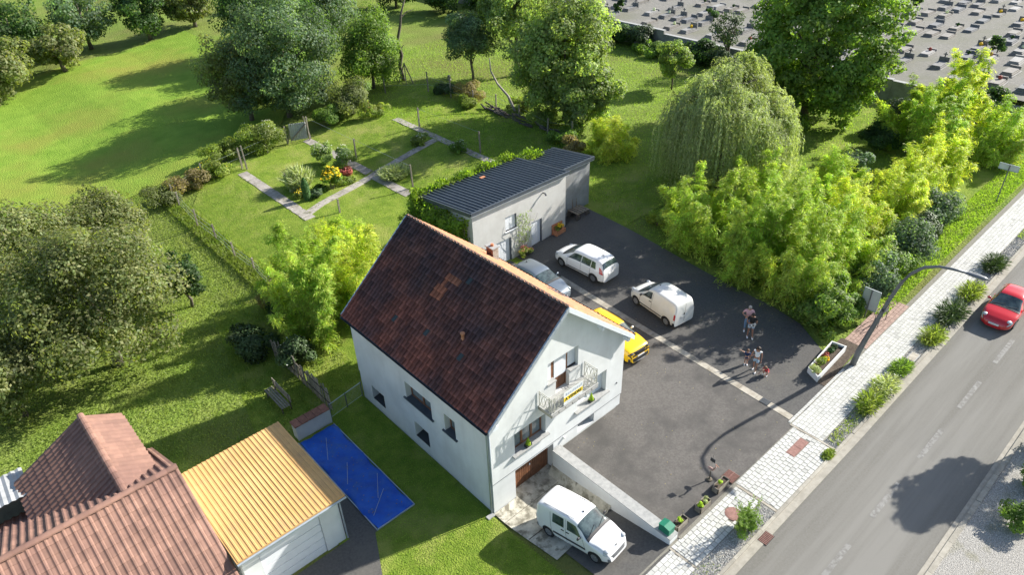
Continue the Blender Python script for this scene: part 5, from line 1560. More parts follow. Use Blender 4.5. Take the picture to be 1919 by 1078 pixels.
suv = dict(L=4.08, W=1.78, wr=.34, zb=.25, wheels=(.74, 3.28), edge=.08, crown=.03, rimstyle='alloy',
   prof=[(0, .5), (0.0, .90), (.06, 1.10), (.2, 1.36), (.34, 1.48), (.8, 1.53), (1.7, 1.545), (2.05, 1.51), (2.2, 1.46), (2.82, 1.10), (2.92, 1.06), (3.4, 1.03), (3.8, .97), (3.98, .86), (4.06, .66), (4.08, .45)],
   belt=[(0, .98), (2.8, .96), (3.2, .93), (4.0, .78)], wplan=[(0, .76), (.12, .83), (.5, .885), (3.4, .885), (3.8, .84), (4.0, .76), (4.08, .66)],
   wroof=[(0, .60), (.5, .64), (2.1, .66), (2.9, .66), (4, .7)],
   screen=(2.22, 2.85), rearglass=(.08, .28), side=[(.70, 1.40, .78, 1.38), (1.46, 2.50, 1.46, 2.12)], seams=[(1.43, 2.6, 1.43, 5.95), (2.58, 3.2, 2.56, 5.1)], trim=(.9, 2.9, 1.9, 2.5), handles=(1.6,), hmat='yellowpaint', mmat='white',
   mirror=2.50, lamps=[([(3.84, 4.7), (4.05, 4.5), (4.045, 5.2), (3.86, 5.4)], 'black', 'headlight'), ([(.03, 4.2), (.2, 4.2), (.2, 5.0), (.05, 5.0)], 'redlens', 'tail_light')],
   wraps=[('front_bumper', 'plastic', [(3.90, 1.6), (4.079, 1.6), (4.079, 2.9), (3.90, 2.7)], .018), ('rear_bumper', 'plastic', [(.001, 1.6), (.14, 1.6), (.14, 2.6), (.001, 2.6)], .02)], antenna=.75, fplatez=.58)
def suvx(car, root):
    b = MB(); b.box(4.06, 4.095, -.62, .62, .70, .78); b.build('grille', M['black'], root, local=True)
    b = MB(); b.box(4.05, 4.10, -.5, .5, .30, .35); b.build('skid_plate', M['rim'], root, local=True)
    for s_ in (-1, 1):
        b = MB(); b.tube([(.5, s_ * .62, 1.50), (.7, s_ * .62, 1.57), (1.9, s_ * .62, 1.575), (2.1, s_ * .62, 1.50)], .016, 6); b.build('roof_rail', M['plastic'], root, local=True)
suv['extra'] = [mk_cowl(2.88), suvx, front_lamps(3.97, .62, .84, (.10, .17, .055), 'black'), front_box('grille', 'black', 3.96, 4.085, .50, .78, .88), front_box('bumper_bar', 'plastic', 4.0, 4.13, .80, .34, .56), front_box('skid_plate', 'rim', 4.05, 4.15, .52, .30, .35)]
make_car(suv, 'parked_car', 'bright yellow compact off roader parked against the right side of the house', 'car', (11.98, 3.40), rad(-90 - 3), 'yellowpaint')

hatch = dict(L=4.25, W=1.78, wr=.31, zb=.2, wheels=(.72, 3.30), edge=.08, crown=.03, rimstyle='cap',
   prof=[(0, .45), (0.0, .80), (.08, .98), (.35, 1.28), (.55, 1.38), (1.0, 1.44), (1.8, 1.455), (2.1, 1.42), (2.25, 1.37), (2.98, 1.0), (3.1, .95), (3.5, .88), (3.95, .76), (4.15, .62), (4.25, .40)],
   belt=[(0, .88), (2.9, .88), (3.3, .82), (4.2, .56)], wplan=[(0, .70), (.15, .80), (.5, .875), (3.3, .88), (3.8, .80), (4.1, .68), (4.25, .46)],
   wroof=[(0, .56), (.6, .62), (2.2, .64), (3, .64), (4.2, .6)],
   screen=(2.28, 3.0), rearglass=(.12, .45), side=[(.80, 1.45, .92, 1.42), (1.52, 2.62, 1.52, 2.18)], seams=[(1.48, 2.6, 1.48, 5.95), (2.68, 3.2, 2.66, 5.1)], handles=(1.65,), hmat='silverpaint', mmat='silverpaint',
   mirror=2.60, lamps=[([(3.86, 4.8), (4.15, 4.5), (4.12, 5.4), (3.8, 6.1)], 'lens', 'headlight'), ([(.03, 4.2), (.2, 4.2), (.25, 5.1), (.1, 5.1)], 'redlens', 'tail_light')],
   wraps=[('front_bumper', 'plastic', [(4.16, 1.6), (4.249, 1.6), (4.249, 2.5), (4.16, 2.3)], .012)], antenna=.8)
hatch['extra'] = [mk_cowl(3.04), front_lamps(3.94, .62, .70, (.18, .12, .07))]
make_car(hatch, 'parked_car', 'silver grey hatchback half hidden behind the orange roof slope', 'car', (13.05, 10.35), rad(-90 - 1), 'silverpaint')
sports = dict(L=4.0, W=1.72, wr=.30, zb=.18, wheels=(.66, 3.14), edge=.09, crown=.03, rimstyle='alloy',
   prof=[(0, .4), (0.0, .72), (.08, .84), (.5, 1.12), (.8, 1.28), (1.2, 1.34), (1.8, 1.34), (2.0, 1.30), (2.75, .92), (2.9, .88), (3.4, .80), (3.8, .66), (3.95, .52), (4.0, .36)],
   belt=[(0, .80), (2.8, .82), (3.3, .74), (3.9, .5)], wplan=[(0, .66), (.15, .78), (.5, .85), (3.2, .85), (3.7, .76), (3.9, .62), (4.0, .42)],
   wroof=[(0, .54), (.7, .58), (2.0, .6), (2.9, .6), (4, .55)],
   screen=(2.05, 2.78), rearglass=(.2, .75), side=[(.95, 1.5, 1.1, 1.48), (1.56, 2.4, 1.56, 2.0)], seams=[(1.52, 2.6, 1.52, 5.9)], handles=(1.65,), hmat='redpaint', mmat='redpaint', mirror=2.36,
   lamps=[([(3.6, 4.8), (3.9, 4.5), (3.88, 5.4), (3.55, 6.1)], 'lens', 'headlight'), ([(.03, 4.2), (.15, 4.2), (.18, 5.1), (.08, 5.1)], 'redlens', 'tail_light')],
   wraps=[('front_bumper', 'plastic', [(3.93, 1.6), (3.999, 1.6), (3.999, 2.5), (3.93, 2.3)], .012)])
sports['extra'] = [mk_cowl(2.82), front_lamps(3.66, .60, .66, (.16, .12, .07))]
make_car(sports, 'moving_car', 'glossy red car driving along the road at the right edge', 'car', (29.5, -10.75), rad(180), 'redpaint')

# ============================================================ STREET FURNITURE
lamp = thing('street_lamp', 'tall tapering grey street lamp curving over the pavement and road', 'street lamp', (19.66, -6.75, 1.33))
cps = [(-6.75, 1.33), (-6.83, 2.2), (-6.96, 3.02), (-7.31, 4.91), (-7.5, 5.99), (-7.74, 7.0), (-8.05, 7.72), (-8.5, 8.27), (-9.06, 8.55), (-9.6, 8.66), (-10.15, 8.72)]
b = MB(); b.tube([(19.66, y, z) for y, z in cps], [.16, .15, .135, .105, .095, .085, .08, .075, .065, .06, .05], 12); b.build('pole', M['polegrey'], lamp, smooth=True)
b = MB(); V = []
hd = [(-10.05, .06, .05), (-10.25, .12, .07), (-10.6, .17, .09), (-10.9, .13, .07), (-11.05, .05, .03)]
n = 10; VV = []; FF = []
for (y, w_, h_) in hd:
    for j in range(n):
        a = 2 * PI * j / n; VV.append((19.66 + w_ * math.cos(a), y, 8.72 + .6 * (-(y + 10.05)) * .08 + h_ * math.sin(a)))
for i in range(len(hd) - 1):
    for j in range(n): FF.append((i * n + j, i * n + (j + 1) % n, (i + 1) * n + (j + 1) % n, (i + 1) * n + j))
FF.append(tuple(range(n))); FF.append(tuple((len(hd) - 1) * n + j for j in range(n)))
b.add(VV, FF); b.build('lamp_head', M['polegrey'], lamp, smooth=True)
b = MB(); b.tube([(19.66 + .3 * math.cos(t), -7.45 + .12 * math.sin(t), 5.3) for t in np.linspace(0, 2 * PI, 10)], .015, 4); b.box(19.5, 19.82, -7.5, -7.38, 5.25, 5.32); b.build('bracket', M['darkiron'], lamp)
b = MB(); b.box(19.74, 19.80, -6.86, -6.72, 1.9, 2.3); b.build('access_hatch', M['zinc'], lamp)

def signboard(name, label, x, ya, yb, z0, z1, posts, group=None, th=.05):
    t = thing(name, label, 'sign', (x, (ya + yb) / 2, g(x, ya)), group)
    b = MB(); b.box(x, x + th, ya, yb, z0, z1); o = b.build('panel', M['signback'], t)
    b = MB()
    for (p, q) in (((ya, z0), (yb, z0)), ((ya, z1), (yb, z1)), ((ya, z0), (ya, z1)), ((yb, z0), (yb, z1))):
        b.bar((x - .01, *p), (x - .01, *q), .03, .03)
    b.build('frame', M['zinc'], t)
    for y in posts:
        b = MB(); b.tube([(x - .05, y, g(x, y)), (x - .05, y, z1)], .035, 8); b.build('post', M['polegrey'], t)
    return t
signboard('road_sign', 'large blank grey back of a tilted road sign behind the street lamp', 24.0, -5.78, -4.86, 2.05, 3.38, (-5.3,))
signboard('road_sign', 'wide low sign on a thin post far along the verge at the right edge', 42.6, -6.34, -5.12, 4.72, 5.14, (-5.76,))
hp = thing('bicycle_rack', 'bent grey tubular rack standing between the sign and the street lamp', 'rack', (23.9, -6.1, 1.5))
for dy in (0, .25):
    b = MB(); b.tube([(23.5, -6.0 - dy, 1.5), (23.5, -6.0 - dy, 2.2), (23.7, -6.0 - dy, 2.35), (24.3, -6.0 - dy, 2.35), (24.5, -6.0 - dy, 2.2), (24.5, -6.0 - dy, 1.5)], .022, 6); b.build('hoop', M['polegrey'], hp)

mb_ = thing('letter_box', 'green metal letter box on the street end of the retaining wall', 'letter box', (3.95, -6.45, 1.44))
b = MB(); b.box(3.76, 4.14, -6.72, -6.2, 1.44, 1.80); b.build('box', M['green'], mb_)
b = MB(); b.add([(3.74, -6.74, 1.80), (4.16, -6.74, 1.80), (4.16, -6.18, 1.80), (3.74, -6.18, 1.80), (3.74, -6.46, 1.87), (4.16, -6.46, 1.87)], [(0, 1, 5, 4), (1, 2, 5), (3, 2, 5, 4), (0, 4, 3)]); b.build('lid', M['green'], mb_)
b = MB(); b.box(4.141, 4.15, -6.66, -6.26, 1.66, 1.70); b.build('slot', M['black'], mb_)

# planters along the yard edge
def trough(x0, x1, y, label, plants, slats=True):
    z = g((x0 + x1) / 2, y) + .01
    t = thing('wooden_planter', label, 'planter', ((x0 + x1) / 2, y, z))
    w = .17
    b = MB(); b.box(x0 + .03, x1 - .03, y - w + .03, y + w - .03, z + .02, z + .24); b.build('soil', M['soil'], t)
    for (a, c, d, e) in ((x0, x1, y - w, y - w + .03), (x0, x1, y + w - .03, y + w), (x0, x0 + .03, y - w, y + w), (x1 - .03, x1, y - w, y + w)):
        for k in range(3):
            b = MB(); b.box(a, c, d, e, z + k * .105, z + k * .105 + .095, 0, random.uniform(.8, 1.2)); b.build('plank', M['oldwood'], t)
    rng = np.random.default_rng(int(x0 * 100))
    for (px, r, h, mk) in plants:
        n = 500
        P, Nn, ct, cen = crown_points(rng, (px, y, z + .26 + h * .4), (r, r * .9, h * .6), 6, n, .5, -.6, .3)
        leafmesh('plant', P, Nn, unit(rng, n), .05, .035, ct * rng.uniform(.7, 1.3, n), M[mk], t)
    return t
trough(7.27, 8.15, -6.58, 'grey slatted trough with one small yellow conifer next to the iron grate', [(7.62, .12, .3, 'limeconifer')])
trough(5.85, 6.62, -6.68, 'slatted trough overflowing with two tufts of yellow green flowers, middle of three', [(6.02, .17, .22, 'limeconifer'), (6.4, .19, .24, 'palegrass')])
trough(4.36, 5.12, -6.58, 'weathered slatted trough with small yellow conifer nearest the green letter box', [(4.72, .12, .28, 'limeconifer')])
gr = thing('foot_grate', 'rusty iron slatted grate lying flat at the edge of the yard', 'grate', (8.5, -6.55, 1.16))
b = MB(); b.box(8.22, 8.86, -6.86, -6.26, 1.155, 1.162); b.build('pit', M['soil'], gr)
for k in range(9):
    b = MB(); b.box(8.24 + k * .07, 8.272 + k * .07, -6.84, -6.28, 1.162, 1.20); b.build('bar', M['rust'], gr)
b = MB(); b.box(8.22, 8.86, -6.57, -6.545, 1.2, 1.212); b.build('cross_bar', M['rust'], gr)
st = thing('garden_stork', 'small garden ornament bird on thin legs beside the slatted trough', 'ornament', (7.72, -5.95, 1.16))
b = MB(); b.lathe((7.72, -6.0, 1.15), [(.14, 0), (.13, .05), (.03, .1), (.02, .6)], 8); b.build('foot', M['bark'], st)
b = MB(); b.blob((7.72, -5.98, 1.85), (.06, .17, .08), random.Random(3), 10, 6, .03); b.tube([(7.72, -6.1, 1.9), (7.72, -6.2, 2.1), (7.72, -6.18, 2.28)], [.05, .03, .02], 6); b.build('body', M['pinkish'], st, smooth=True)
b = MB(); b.tube([(7.72, -6.18, 2.27), (7.72, -6.36, 2.22)], [.02, .006], 6); b.build('beak', M['terracotta'], st)
b = MB(); b.box(7.72, 7.74, -6.12, -5.88, 2.3, 2.5); b.bar((7.72, -6.0, 2.2), (7.72, -6.0, 2.75), .012, .012); b.build('plaque', M['darkiron'], st)

# long white planter by the street
bp = thing('large_planter', 'long white framed planter bed full of flowers at the yard entrance', 'planter', (18.7, -5.75, 1.3))
def railp(p, q, z0, z1, w_=.06, mk='white', nm='side_panel'):
    b = MB(); 
    b.add([(p[0], p[1], z0[0]), (q[0], q[1], z0[1]), (q[0], q[1], z1[1]), (p[0], p[1], z1[0])], [(0, 1, 2, 3)])
    d = Vector((q[0] - p[0], q[1] - p[1], 0)).normalized(); n_ = Vector((-d.y, d.x, 0)) * w_
    b.add([Vector((p[0], p[1], z0[0])) + n_, Vector((q[0], q[1], z0[1])) + n_, Vector((q[0], q[1], z1[1])) + n_, Vector((p[0], p[1], z1[0])) + n_], [(3, 2, 1, 0)])
    b.add([Vector((p[0], p[1], z1[0])), Vector((q[0], q[1], z1[1])), Vector((q[0], q[1], z1[1])) + n_, Vector((p[0], p[1], z1[0])) + n_], [(0, 1, 2, 3)])
    b.build(nm, M[mk], bp)
A_, B_, C_, D_ = (17.1, -6.1), (20.35, -5.98), (20.2, -5.2), (17.45, -5.35)
railp(A_, B_, (1.2, 1.36), (1.58, 1.74)); railp(B_, C_, (1.36, 1.38), (1.74, 1.76)); railp(C_, D_, (1.38, 1.22), (1.76, 1.6)); railp(D_, A_, (1.22, 1.2), (1.6, 1.58))
b = MB(); b.add([(17.15, -6.05, 1.45), (20.3, -5.93, 1.6), (20.15, -5.25, 1.6), (17.48, -5.4, 1.45)], [(0, 1, 2, 3)]); b.build('soil', M['soil'], bp)
rng = np.random.default_rng(5)
for (px, py, r, h, mk) in [(17.5, -5.72, .32, .5, 'palegrass'), (18.2, -5.66, .36, .5, 'weed'), (18.9, -5.55, .25, .3, 'flowerR'), (18.75, -5.75, .22, .3, 'flowerY'), (19.5, -5.55, .22, .35, 'conifer'), (20.0, -5.5, .2, .3, 'hedge')]:
    n = 700
    P, Nn, ct, cen = crown_points(rng, (px, py, 1.55 + h * .4), (r, r * .9, h * .6), 8, n, .5, -.6, .3)
    leafmesh('plant', P, Nn, unit(rng, n), .07, .035, ct * rng.uniform(.7, 1.3, n), M[mk], bp)
sheet('planting_strip', [[(17.1, -6.6), (21.3, -6.35), (21.3, -5.3), (19.2, -5.1), (17.1, -6.15)]], 0.024, M['soil'], .7)

# handcart of planks and pots by the outbuilding
ct_ = thing('hand_cart', 'old wooden slatted cart standing against the bare wall of the extension', 'cart', (20.6, 14.45, 1.9))
CT0 = set(bpy.data.objects)
for k in range(5):
    b = MB(); b.box(19.75 + k * .26, 19.93 + k * .26, 13.9, 14.9, 2.32, 2.37, 0, random.uniform(.8, 1.2)); b.build('slat', M['oldwood'], ct_)
b = MB(); b.box(19.7, 21.0, 13.95, 14.03, 2.22, 2.32); b.box(19.7, 21.0, 14.75, 14.83, 2.22, 2.32); b.build('frame', M['darkwood'], ct_)
for (x, y) in ((19.85, 13.95), (20.85, 13.95), (19.85, 14.85), (20.85, 14.85)):
    b = MB(); b.tube([(x, y - .03, 2.02), (x, y + .03, 2.02)], .2, 12); b.build('wheel', M['darkwood'], ct_)
b = MB(); b.bar((20.3, 14.9, 2.3), (20.3, 15.0, 3.0), .05, .05); b.bar((20.7, 14.9, 2.3), (20.7, 15.0, 3.0), .05, .05); b.build('backrest', M['oldwood'], ct_)
ct_.location.x += .55; ct_.location.y += .12
fp = thing('flower_box', 'orange bordered box of yellow flowers at the corner of the outbuilding', 'planter', (18.4, 13.95, 1.7))
b = MB(); b.box(17.95, 18.85, 13.8, 14.2, 1.55, 1.95); b.build('box', M['terracotta'], fp)
b = MB(); b.box(17.9, 18.9, 14.2, 14.26, 1.6, 2.35); b.build('back_panel', M['terracotta'], fp)
n = 600; P, Nn, c1, cen = crown_points(rng, (18.4, 13.95, 2.1), (.42, .22, .28), 8, n, .5, -.5, .3)
leafmesh('foliage', P, Nn, unit(rng, n), .09, .06, c1, M['weed'], fp)
n = 160; P, Nn, c1, cen = crown_points(rng, (18.4, 13.95, 2.25), (.38, .2, .2), 8, n, .5, -.3, .5)
leafmesh('flowers', P, Nn, unit(rng, n), .07, .07, c1, M['flowerY'], fp)

# climber on the outbuilding wall and bed at its foot
cb = thing('climbing_plant', 'bare stemmed climber with a few yellow leaves on the outbuilding wall between door and garage', 'climber', (15.2, 14.1, 1.3))
b = MB(); rr_ = random.Random(9)
for i in range(9):
    x = 15.1 + rr_.uniform(-.15, .15); pts = [(x, 14.12, 1.2)]
    for k in range(7):
        x += rr_.uniform(-.16, .2) + (i - 4) * .03; pts.append((x, 14.2 + rr_.uniform(-.08, .02), 1.2 + (k + 1) * .43 * rr_.uniform(.8, 1.05)))
    b.tube(pts, [.016] * 4 + [.01] * 4, 4)
b.build('stems', M['palebark'], cb)
n = 260; P = np.stack([rng.normal(15.2, .38, n), rng.uniform(14.05, 14.27, n), rng.uniform(2.0, 4.4, n)], 1)
leafmesh('leaves', P, np.tile([0.2, -.9, .4], (n, 1)) + rng.normal(size=(n, 3)) * .3, unit(rng, n), .1, .07, rng.uniform(.7, 1.3, n), M['ivy'], cb)
bush('foot_bush', 'low mixed shrub bed at the foot of the climber by the outbuilding', (15.0, 13.85), (.75, .35), .75, 'weed', 900, 3, .1, nclump=10, flower='flowerR', nf=60)

# bench and boards in the neighbour's garden
bn = thing('garden_bench', 'old slatted bench standing in the shade beyond the low wall', 'bench', (-3.6, 13.6, .0))
for k in range(4):
    b = MB(); b.box(-3.95 + k * .13, -3.86 + k * .13, 12.6, 14.7, .45, .49, 0, random.uniform(.8, 1.2)); b.build('seat_slat', M['oldwood'], bn)
for k in range(3):
    b = MB(); b.box(-3.40, -3.36, 12.6, 14.7, .6 + k * .16, .72 + k * .16, 0, random.uniform(.8, 1.2)); b.build('back_slat', M['oldwood'], bn)
for y in (12.75, 14.5):
    for x in (-3.92, -3.42):
        b = MB(); b.box(x, x + .06, y, y + .06, 0, .45 if x < -3.8 else 1.05); b.build('leg', M['darkwood'], bn)
pf = thing('plank_fence', 'leaning fence of uneven grey planks behind the low wall', 'fence', (-1.9, 14, .1))
rr_ = random.Random(2)
for k in range(44):
    y = 11.2 + k * .145; x = -1.85 - .02 * (y - 11) + rr_.uniform(-.03, .03)
    b = MB(); h_ = rr_.uniform(1.2, 1.6)
    b.bar((x, y, g(x, y) - .05), (x + rr_.uniform(-.06, .06), y + rr_.uniform(-.03, .03), g(x, y) + h_), .03, .12, 0, rr_.uniform(.8, 1.5), up=(0, 1, 0)); b.build('plank', M['oldwood'], pf)
b = MB(); b.bar((-1.88, 11.1, .5), (-2.0, 17.6, .6), .04, .06); b.bar((-1.88, 11.1, 1.2), (-2.0, 17.6, 1.25), .04, .06); b.build('rail', M['darkwood'], pf)
wf = thing('mesh_fence', 'low wire mesh fence running from the low wall to the house corner', 'fence', (-1, 10.9, .1))
b = MB(); b.bar((-2.2, 10.6, 1.0), (-.05, 10.95, 1.0), .035, .035); b.bar((-2.2, 10.6, .12), (-.05, 10.95, .12), .02, .02); b.build('rail', M['zinc'], wf)
for t_ in (0, .5, 1):
    b = MB(); x = -2.2 + 2.15 * t_; y = 10.6 + .35 * t_; b.bar((x, y, -.05), (x, y, 1.05), .045, .045); b.build('post', M['polegrey'], wf)
b = MB()
for k in range(26):
    x = -2.2 + 2.15 * k / 26; b.bar((x, 10.6 + .35 * k / 26, .12), (x + .083, 10.6 + .35 * (k + 1) / 26, 1.0), .006, .006)
b.build('wire', M['zinc'], wf)

# ============================================================ FENCES, POSTS, GATE IN THE GARDEN
def post_fence(name, label, pts, h, wires=(.4, .8, 1.15), cat='fence', r=.055, mk='oldwood', bots=True):
    t = thing(name, label, cat, (pts[0][0], pts[0][1], g(*pts[0][:2])))
    rr_ = random.Random(len(pts) + int(pts[0][1]))
    tops = []
    for p in pts:
        x, y = p[:2]; hh = p[2] if len(p) > 2 else h; z = g(x, y)
        lx, ly = rr_.uniform(-.05, .05), rr_.uniform(-.05, .05)
        b = MB(); b.bar((x, y, z - .1), (x + lx, y + ly, z + hh), r * 2, r * 2, 0, rr_.uniform(.8, 1.25)); b.build('post', M[mk], t)
        tops.append((x, y, z, hh, lx, ly))
    for w_ in wires:
        b = MB()
        for a, c in zip(tops[:-1], tops[1:]):
            b.bar((a[0] + a[4] * w_, a[1], a[2] + a[3] * w_ * .85), (c[0], c[1], c[2] + c[3] * w_ * .85), .010, .010)
        b.build('wire', M['zinc'], t)
    return t
post_fence('wire_fence', 'wire fence on wooden posts along the left edge of the garden', [(1.25, 40.5, 1.3), (.92, 35.9, 1.6), (1.09, 32.8, 1.4), (1.04, 29.4, 1.35), (1.2, 26.7, 1.1), (1.0, 23.5, 1.2)], 1.4, (.3, .6, .95))
post_fence('wire_fence', 'rough post fence along the back of the garden left of the tin gate', [(1.4, 42.0, 1.4), (4.44, 42.9, 1.6), (8.02, 43.2, 1.6), (10.9, 44.0, 1.6), (13.2, 44.6, 1.7)], 1.5, (.5, .95))
post_fence('wire_fence', 'post and wire fence between the garden and the orchard', [(26.44, 47.8, 1.9), (29.74, 44.6, 2.1), (30.17, 41.25, 1.9), (30.36, 37.9, 1.5), (31.6, 35.8, 1.3), (31.5, 32.3, 1.1), (29.9, 26.8, 1.6), (31.1, 24.9, 1.5)], 1.6, (.45, .9))
post_fence('clothes_line', 'clothes line posts with a wire from the tin gate towards the outbuilding', [(15.0, 43.6, 2.3), (15.52, 36.2, 2.0), (15.74, 28.0, 2.0)], 2, (1.12,), 'clothes line')
post_fence('clothes_line', 'two tall grey line posts beside the far garden path', [(23.0, 36.95, 1.9), (23.06, 28.1, 2.0)], 2, (1.12,), 'clothes line')
post_fence('garden_post', 'single short post standing behind the pale ornamental grass', [(8.6, 35.7, 1.4)], 1.4, (), 'post')
post_fence('garden_post', 'single post poking out of the bamboo at the end of the path', [(9.4, 28.84, 1.2)], 1.2, (), 'post')
post_fence('garden_post', 'leaning pair of posts at the start of the left garden path', [(7.9, 41.9, 2.2), (7.65, 42.3, 1.8)], 2.2, (), 'post')
gt = thing('tin_gate', 'crooked corrugated tin gate between leaning posts at the end of a path', 'gate', (14.3, 44.3, 1.2))
for k in range(9):
    b = MB(); x = 13.55 + k * .165
    b.add([(x, 44.55 - k * .06, 1.35), (x + .08, 44.47 - k * .06, 1.35), (x + .165, 44.49 - k * .06, 1.35), (x, 44.45 - k * .06, 3.0), (x + .08, 44.37 - k * .06, 3.02), (x + .165, 44.39 - k * .06, 3.0)], [(0, 1, 4, 3), (1, 2, 5, 4)]); b.build('sheet', M['greysheet'], gt)
for (p, q) in (((13.3, 44.7, 1.15), (13.75, 44.4, 3.0)), ((15.3, 43.9, 1.2), (14.95, 44.0, 3.5)), ((13.55, 44.3, 1.5), (15.0, 43.9, 2.8))):
    b = MB(); b.bar(p, q, .09, .09, 0, .8); b.build('post' if p[2] < 1.4 else 'brace', M['oldwood'], gt)

lp = thing('log_pile', 'dark pile of old logs and planks along the orchard fence', 'log pile', (30.8, 32, 2.0))
rr_ = random.Random(8)
for k in range(46):
    y = rr_.uniform(25, 36.5); x = 30.6 + (36 - y) * -.02 + rr_.uniform(-.5, .5); z = 2.03 + rr_.uniform(.05, .45) * (1 - abs(x - 30.6))
    b = MB(); a = rr_.uniform(-.35, .35) + PI / 2; l = rr_.uniform(.6, 1.6)
    b.tube([(x - l / 2 * math.cos(a), y - l / 2 * math.sin(a), z), (x + l / 2 * math.cos(a), y + l / 2 * math.sin(a), z + rr_.uniform(-.1, .2))], rr_.uniform(.05, .1), 6, tone=rr_.uniform(.7, 1.4)); b.build('log', M['darkwood'], lp)

dt = thing('dead_tree', 'tall bare dead trunk with stub branches standing in the orchard', 'dead tree', (30.24, 49.8, 2.03))
b = MB(); b.tube([(30.2, 49.8, 2), (30.0, 49.9, 3.6), (30.25, 49.7, 4.8), (29.95, 49.7, 6.4), (30.4, 49.6, 7.8), (30.6, 49.4, 9.2), (31.1, 49.1, 10.6)], [.24, .2, .2, .16, .15, .11, .05], 8); b.build('trunk', M['bark'], dt, smooth=True)
for (p, q, r_) in (((30.0, 49.7, 6.3), (29.4, 49.6, 7.0), .07), ((30.45, 49.5, 8.6), (31.3, 49.4, 9.2), .07), ((31.3, 49.4, 9.2), (32.1, 49.2, 9.3), .05), ((30.1, 49.8, 5.3), (30.7, 49.7, 5.8), .06), ((30.9, 49.2, 9.9), (30.6, 49.3, 10.7), .05)):
    b = MB(); b.tube([p, q], [r_, r_ * .5], 6); b.build('branch', M['bark'], dt)
tr = thing('stake_tripod', 'three leaning stakes tied together at the foot of the dead trunk', 'stakes', (30.0, 48.6, 2.03))
for (p, q) in (((29.1, 49.2, 2), (29.95, 48.9, 4.2)), ((30.35, 48.2, 2), (29.9, 48.9, 4.2)), ((29.6, 48.4, 2), (29.9, 48.9, 4.1))):
    b = MB(); b.bar(p, q, .09, .09); b.build('stake', M['oldwood'], tr)
lb = thing('leaning_branch', 'pale bent dead branch leaning over the log pile', 'branch', (31.6, 33.8, 2.0))
b = MB(); b.tube([(31.6, 33.0, 2.3), (31.9, 34.3, 3.4), (31.7, 35.6, 4.4), (31.6, 36.4, 5.5), (31.7, 36.6, 6.7)], [.14, .12, .10, .08, .04], 7); b.build('limb', M['palebark'], lb, smooth=True)
sp = thing('tree_stump', 'small pale tree stump on the sunny orchard grass', 'stump', (33.8, 46.2, 2.03))
b = MB(); b.lathe((33.8, 46.2, 2.0), [(.24, 0), (.19, .15), (.17, .5), (.0, .52)], 9); b.build('stump', M['palebark'], sp)

# ============================================================ CEMETERY
WX = 58.4
sheet('cemetery_ground', [[(WX + .2, -4), (170, -4), (170, 150), (WX + .2, 150)]], 1.72, M['cemgravel'], 6, skirt=0)
cwall = thing('cemetery_wall', 'long weathered rendered wall holding up the cemetery behind the orchard', 'wall', (WX, 30, 2.0))
for k, (ya, yb, h) in enumerate([(-4, 9, 1.95), (9.02, 23, 2.05), (23.02, 36, 1.75), (36.02, 50, 2.15), (50.02, 66, 2.1), (66.02, 90, 2.2)]):
    b = MB(); b.box(WX, WX + .4, ya, yb, 1.8, 2.05 + h); b.build('wall', M['oldwall'], cwall)
    b = MB(); b.box(WX - .05, WX + .45, ya, yb, 2.05 + h, 2.13 + h); b.build('coping', M['sill'], cwall)
grng = random.Random(42)
gcount = 0
glabels = ['flat grey tomb slab with low headstone in the cemetery rows']
gv = {}
def grave_parts(kind):
    if kind in gv: return gv[kind]
    t = [.95, 1.05, 1.15, 1.35, 1.55][kind]
    tt = [(t * .95, t, t * 1.08), t, (t * 1.05, t, t * .94), t, t][kind]
    a = MB(); a.box(-1.05, 1.05, -.5, .5, 0, .22, 0, tt); a.box(-.95, .95, -.42, .42, .22, .34, 0, tt)
    h_ = MB(); h_.box(1.08, 1.26, -.48, .48, 0, [.6, .75, .5, .85, .45][kind], 0, tt)
    if kind == 1: h_.box(1.13, 1.21, -.06, .06, .75, 1.2, 0, tt); h_.box(1.13, 1.21, -.2, .2, .95, 1.05, 0, tt)
    c = MB(); c.box(-1.2, 1.35, -.62, .62, -.1, .06, 0, 1.2)
    gv[kind] = (a.mesh('slab', M['grave']), h_.mesh('headstone', M['grave']), c.mesh('kerb', M['grave']))
    return gv[kind]
for ix in range(13):
    for iy in range(30):
        x = 61.5 + ix * 4.1 + (1.2 if ix > 5 else 0); y = -1 + iy * 2.0 + .5 * math.sin(ix * 2.2) + (.3 * math.sin(iy * 1.7 + ix))
        if iy % 6 == 5 or grng.random() < .2: continue
        # keep only what the photograph can show
        d = Vector((x, y, 4)) - cam.location
        d = Vector((x + 12.9, y + 16.6, 4 - 26.5))
        zz = d.dot(W_); px = 959.5 + 1330 * d.dot(R_) / zz; py = 539 - 1330 * d.dot(U_) / zz
        if not (-40 < py and px < 1960 and px > 1000): continue
        kd = grng.choice([0, 1, 1, 2, 2, 3, 4])
        a, h_, c = grave_parts(kd)
        gz_ = g(min(x, 170), y) + 1.74
        words = [['dark grey', 'tall crossed', 'squat grey', 'pale tall', 'whitish'][kd]][0]
        o = thing('grave', '%s headstone and slab grave in the gravel cemetery beyond the wall' % words, 'grave', (x, y, gz_), 'graves in the cemetery (%s)' % words)
        o.rotation_euler = (0, 0, grng.uniform(-.04, .04))
        for mm in (a, h_, c): link_mesh(mm.name.split('.')[0], mm, o)
        if grng.random() < .3:
            if 'fl' not in gv:
                gv['fl'] = []
                for mk_ in ('flowerR', 'flowerY', 'flowerW', 'leafdark'):
                    q = MB(); q.blob((.6, 0, .5), (.2, .2, .18), grng, 7, 5, .3); gv['fl'].append(q.mesh('flower_pot', M[mk_]))
            link_mesh('flower_pot', grng.choice(gv['fl']), o)

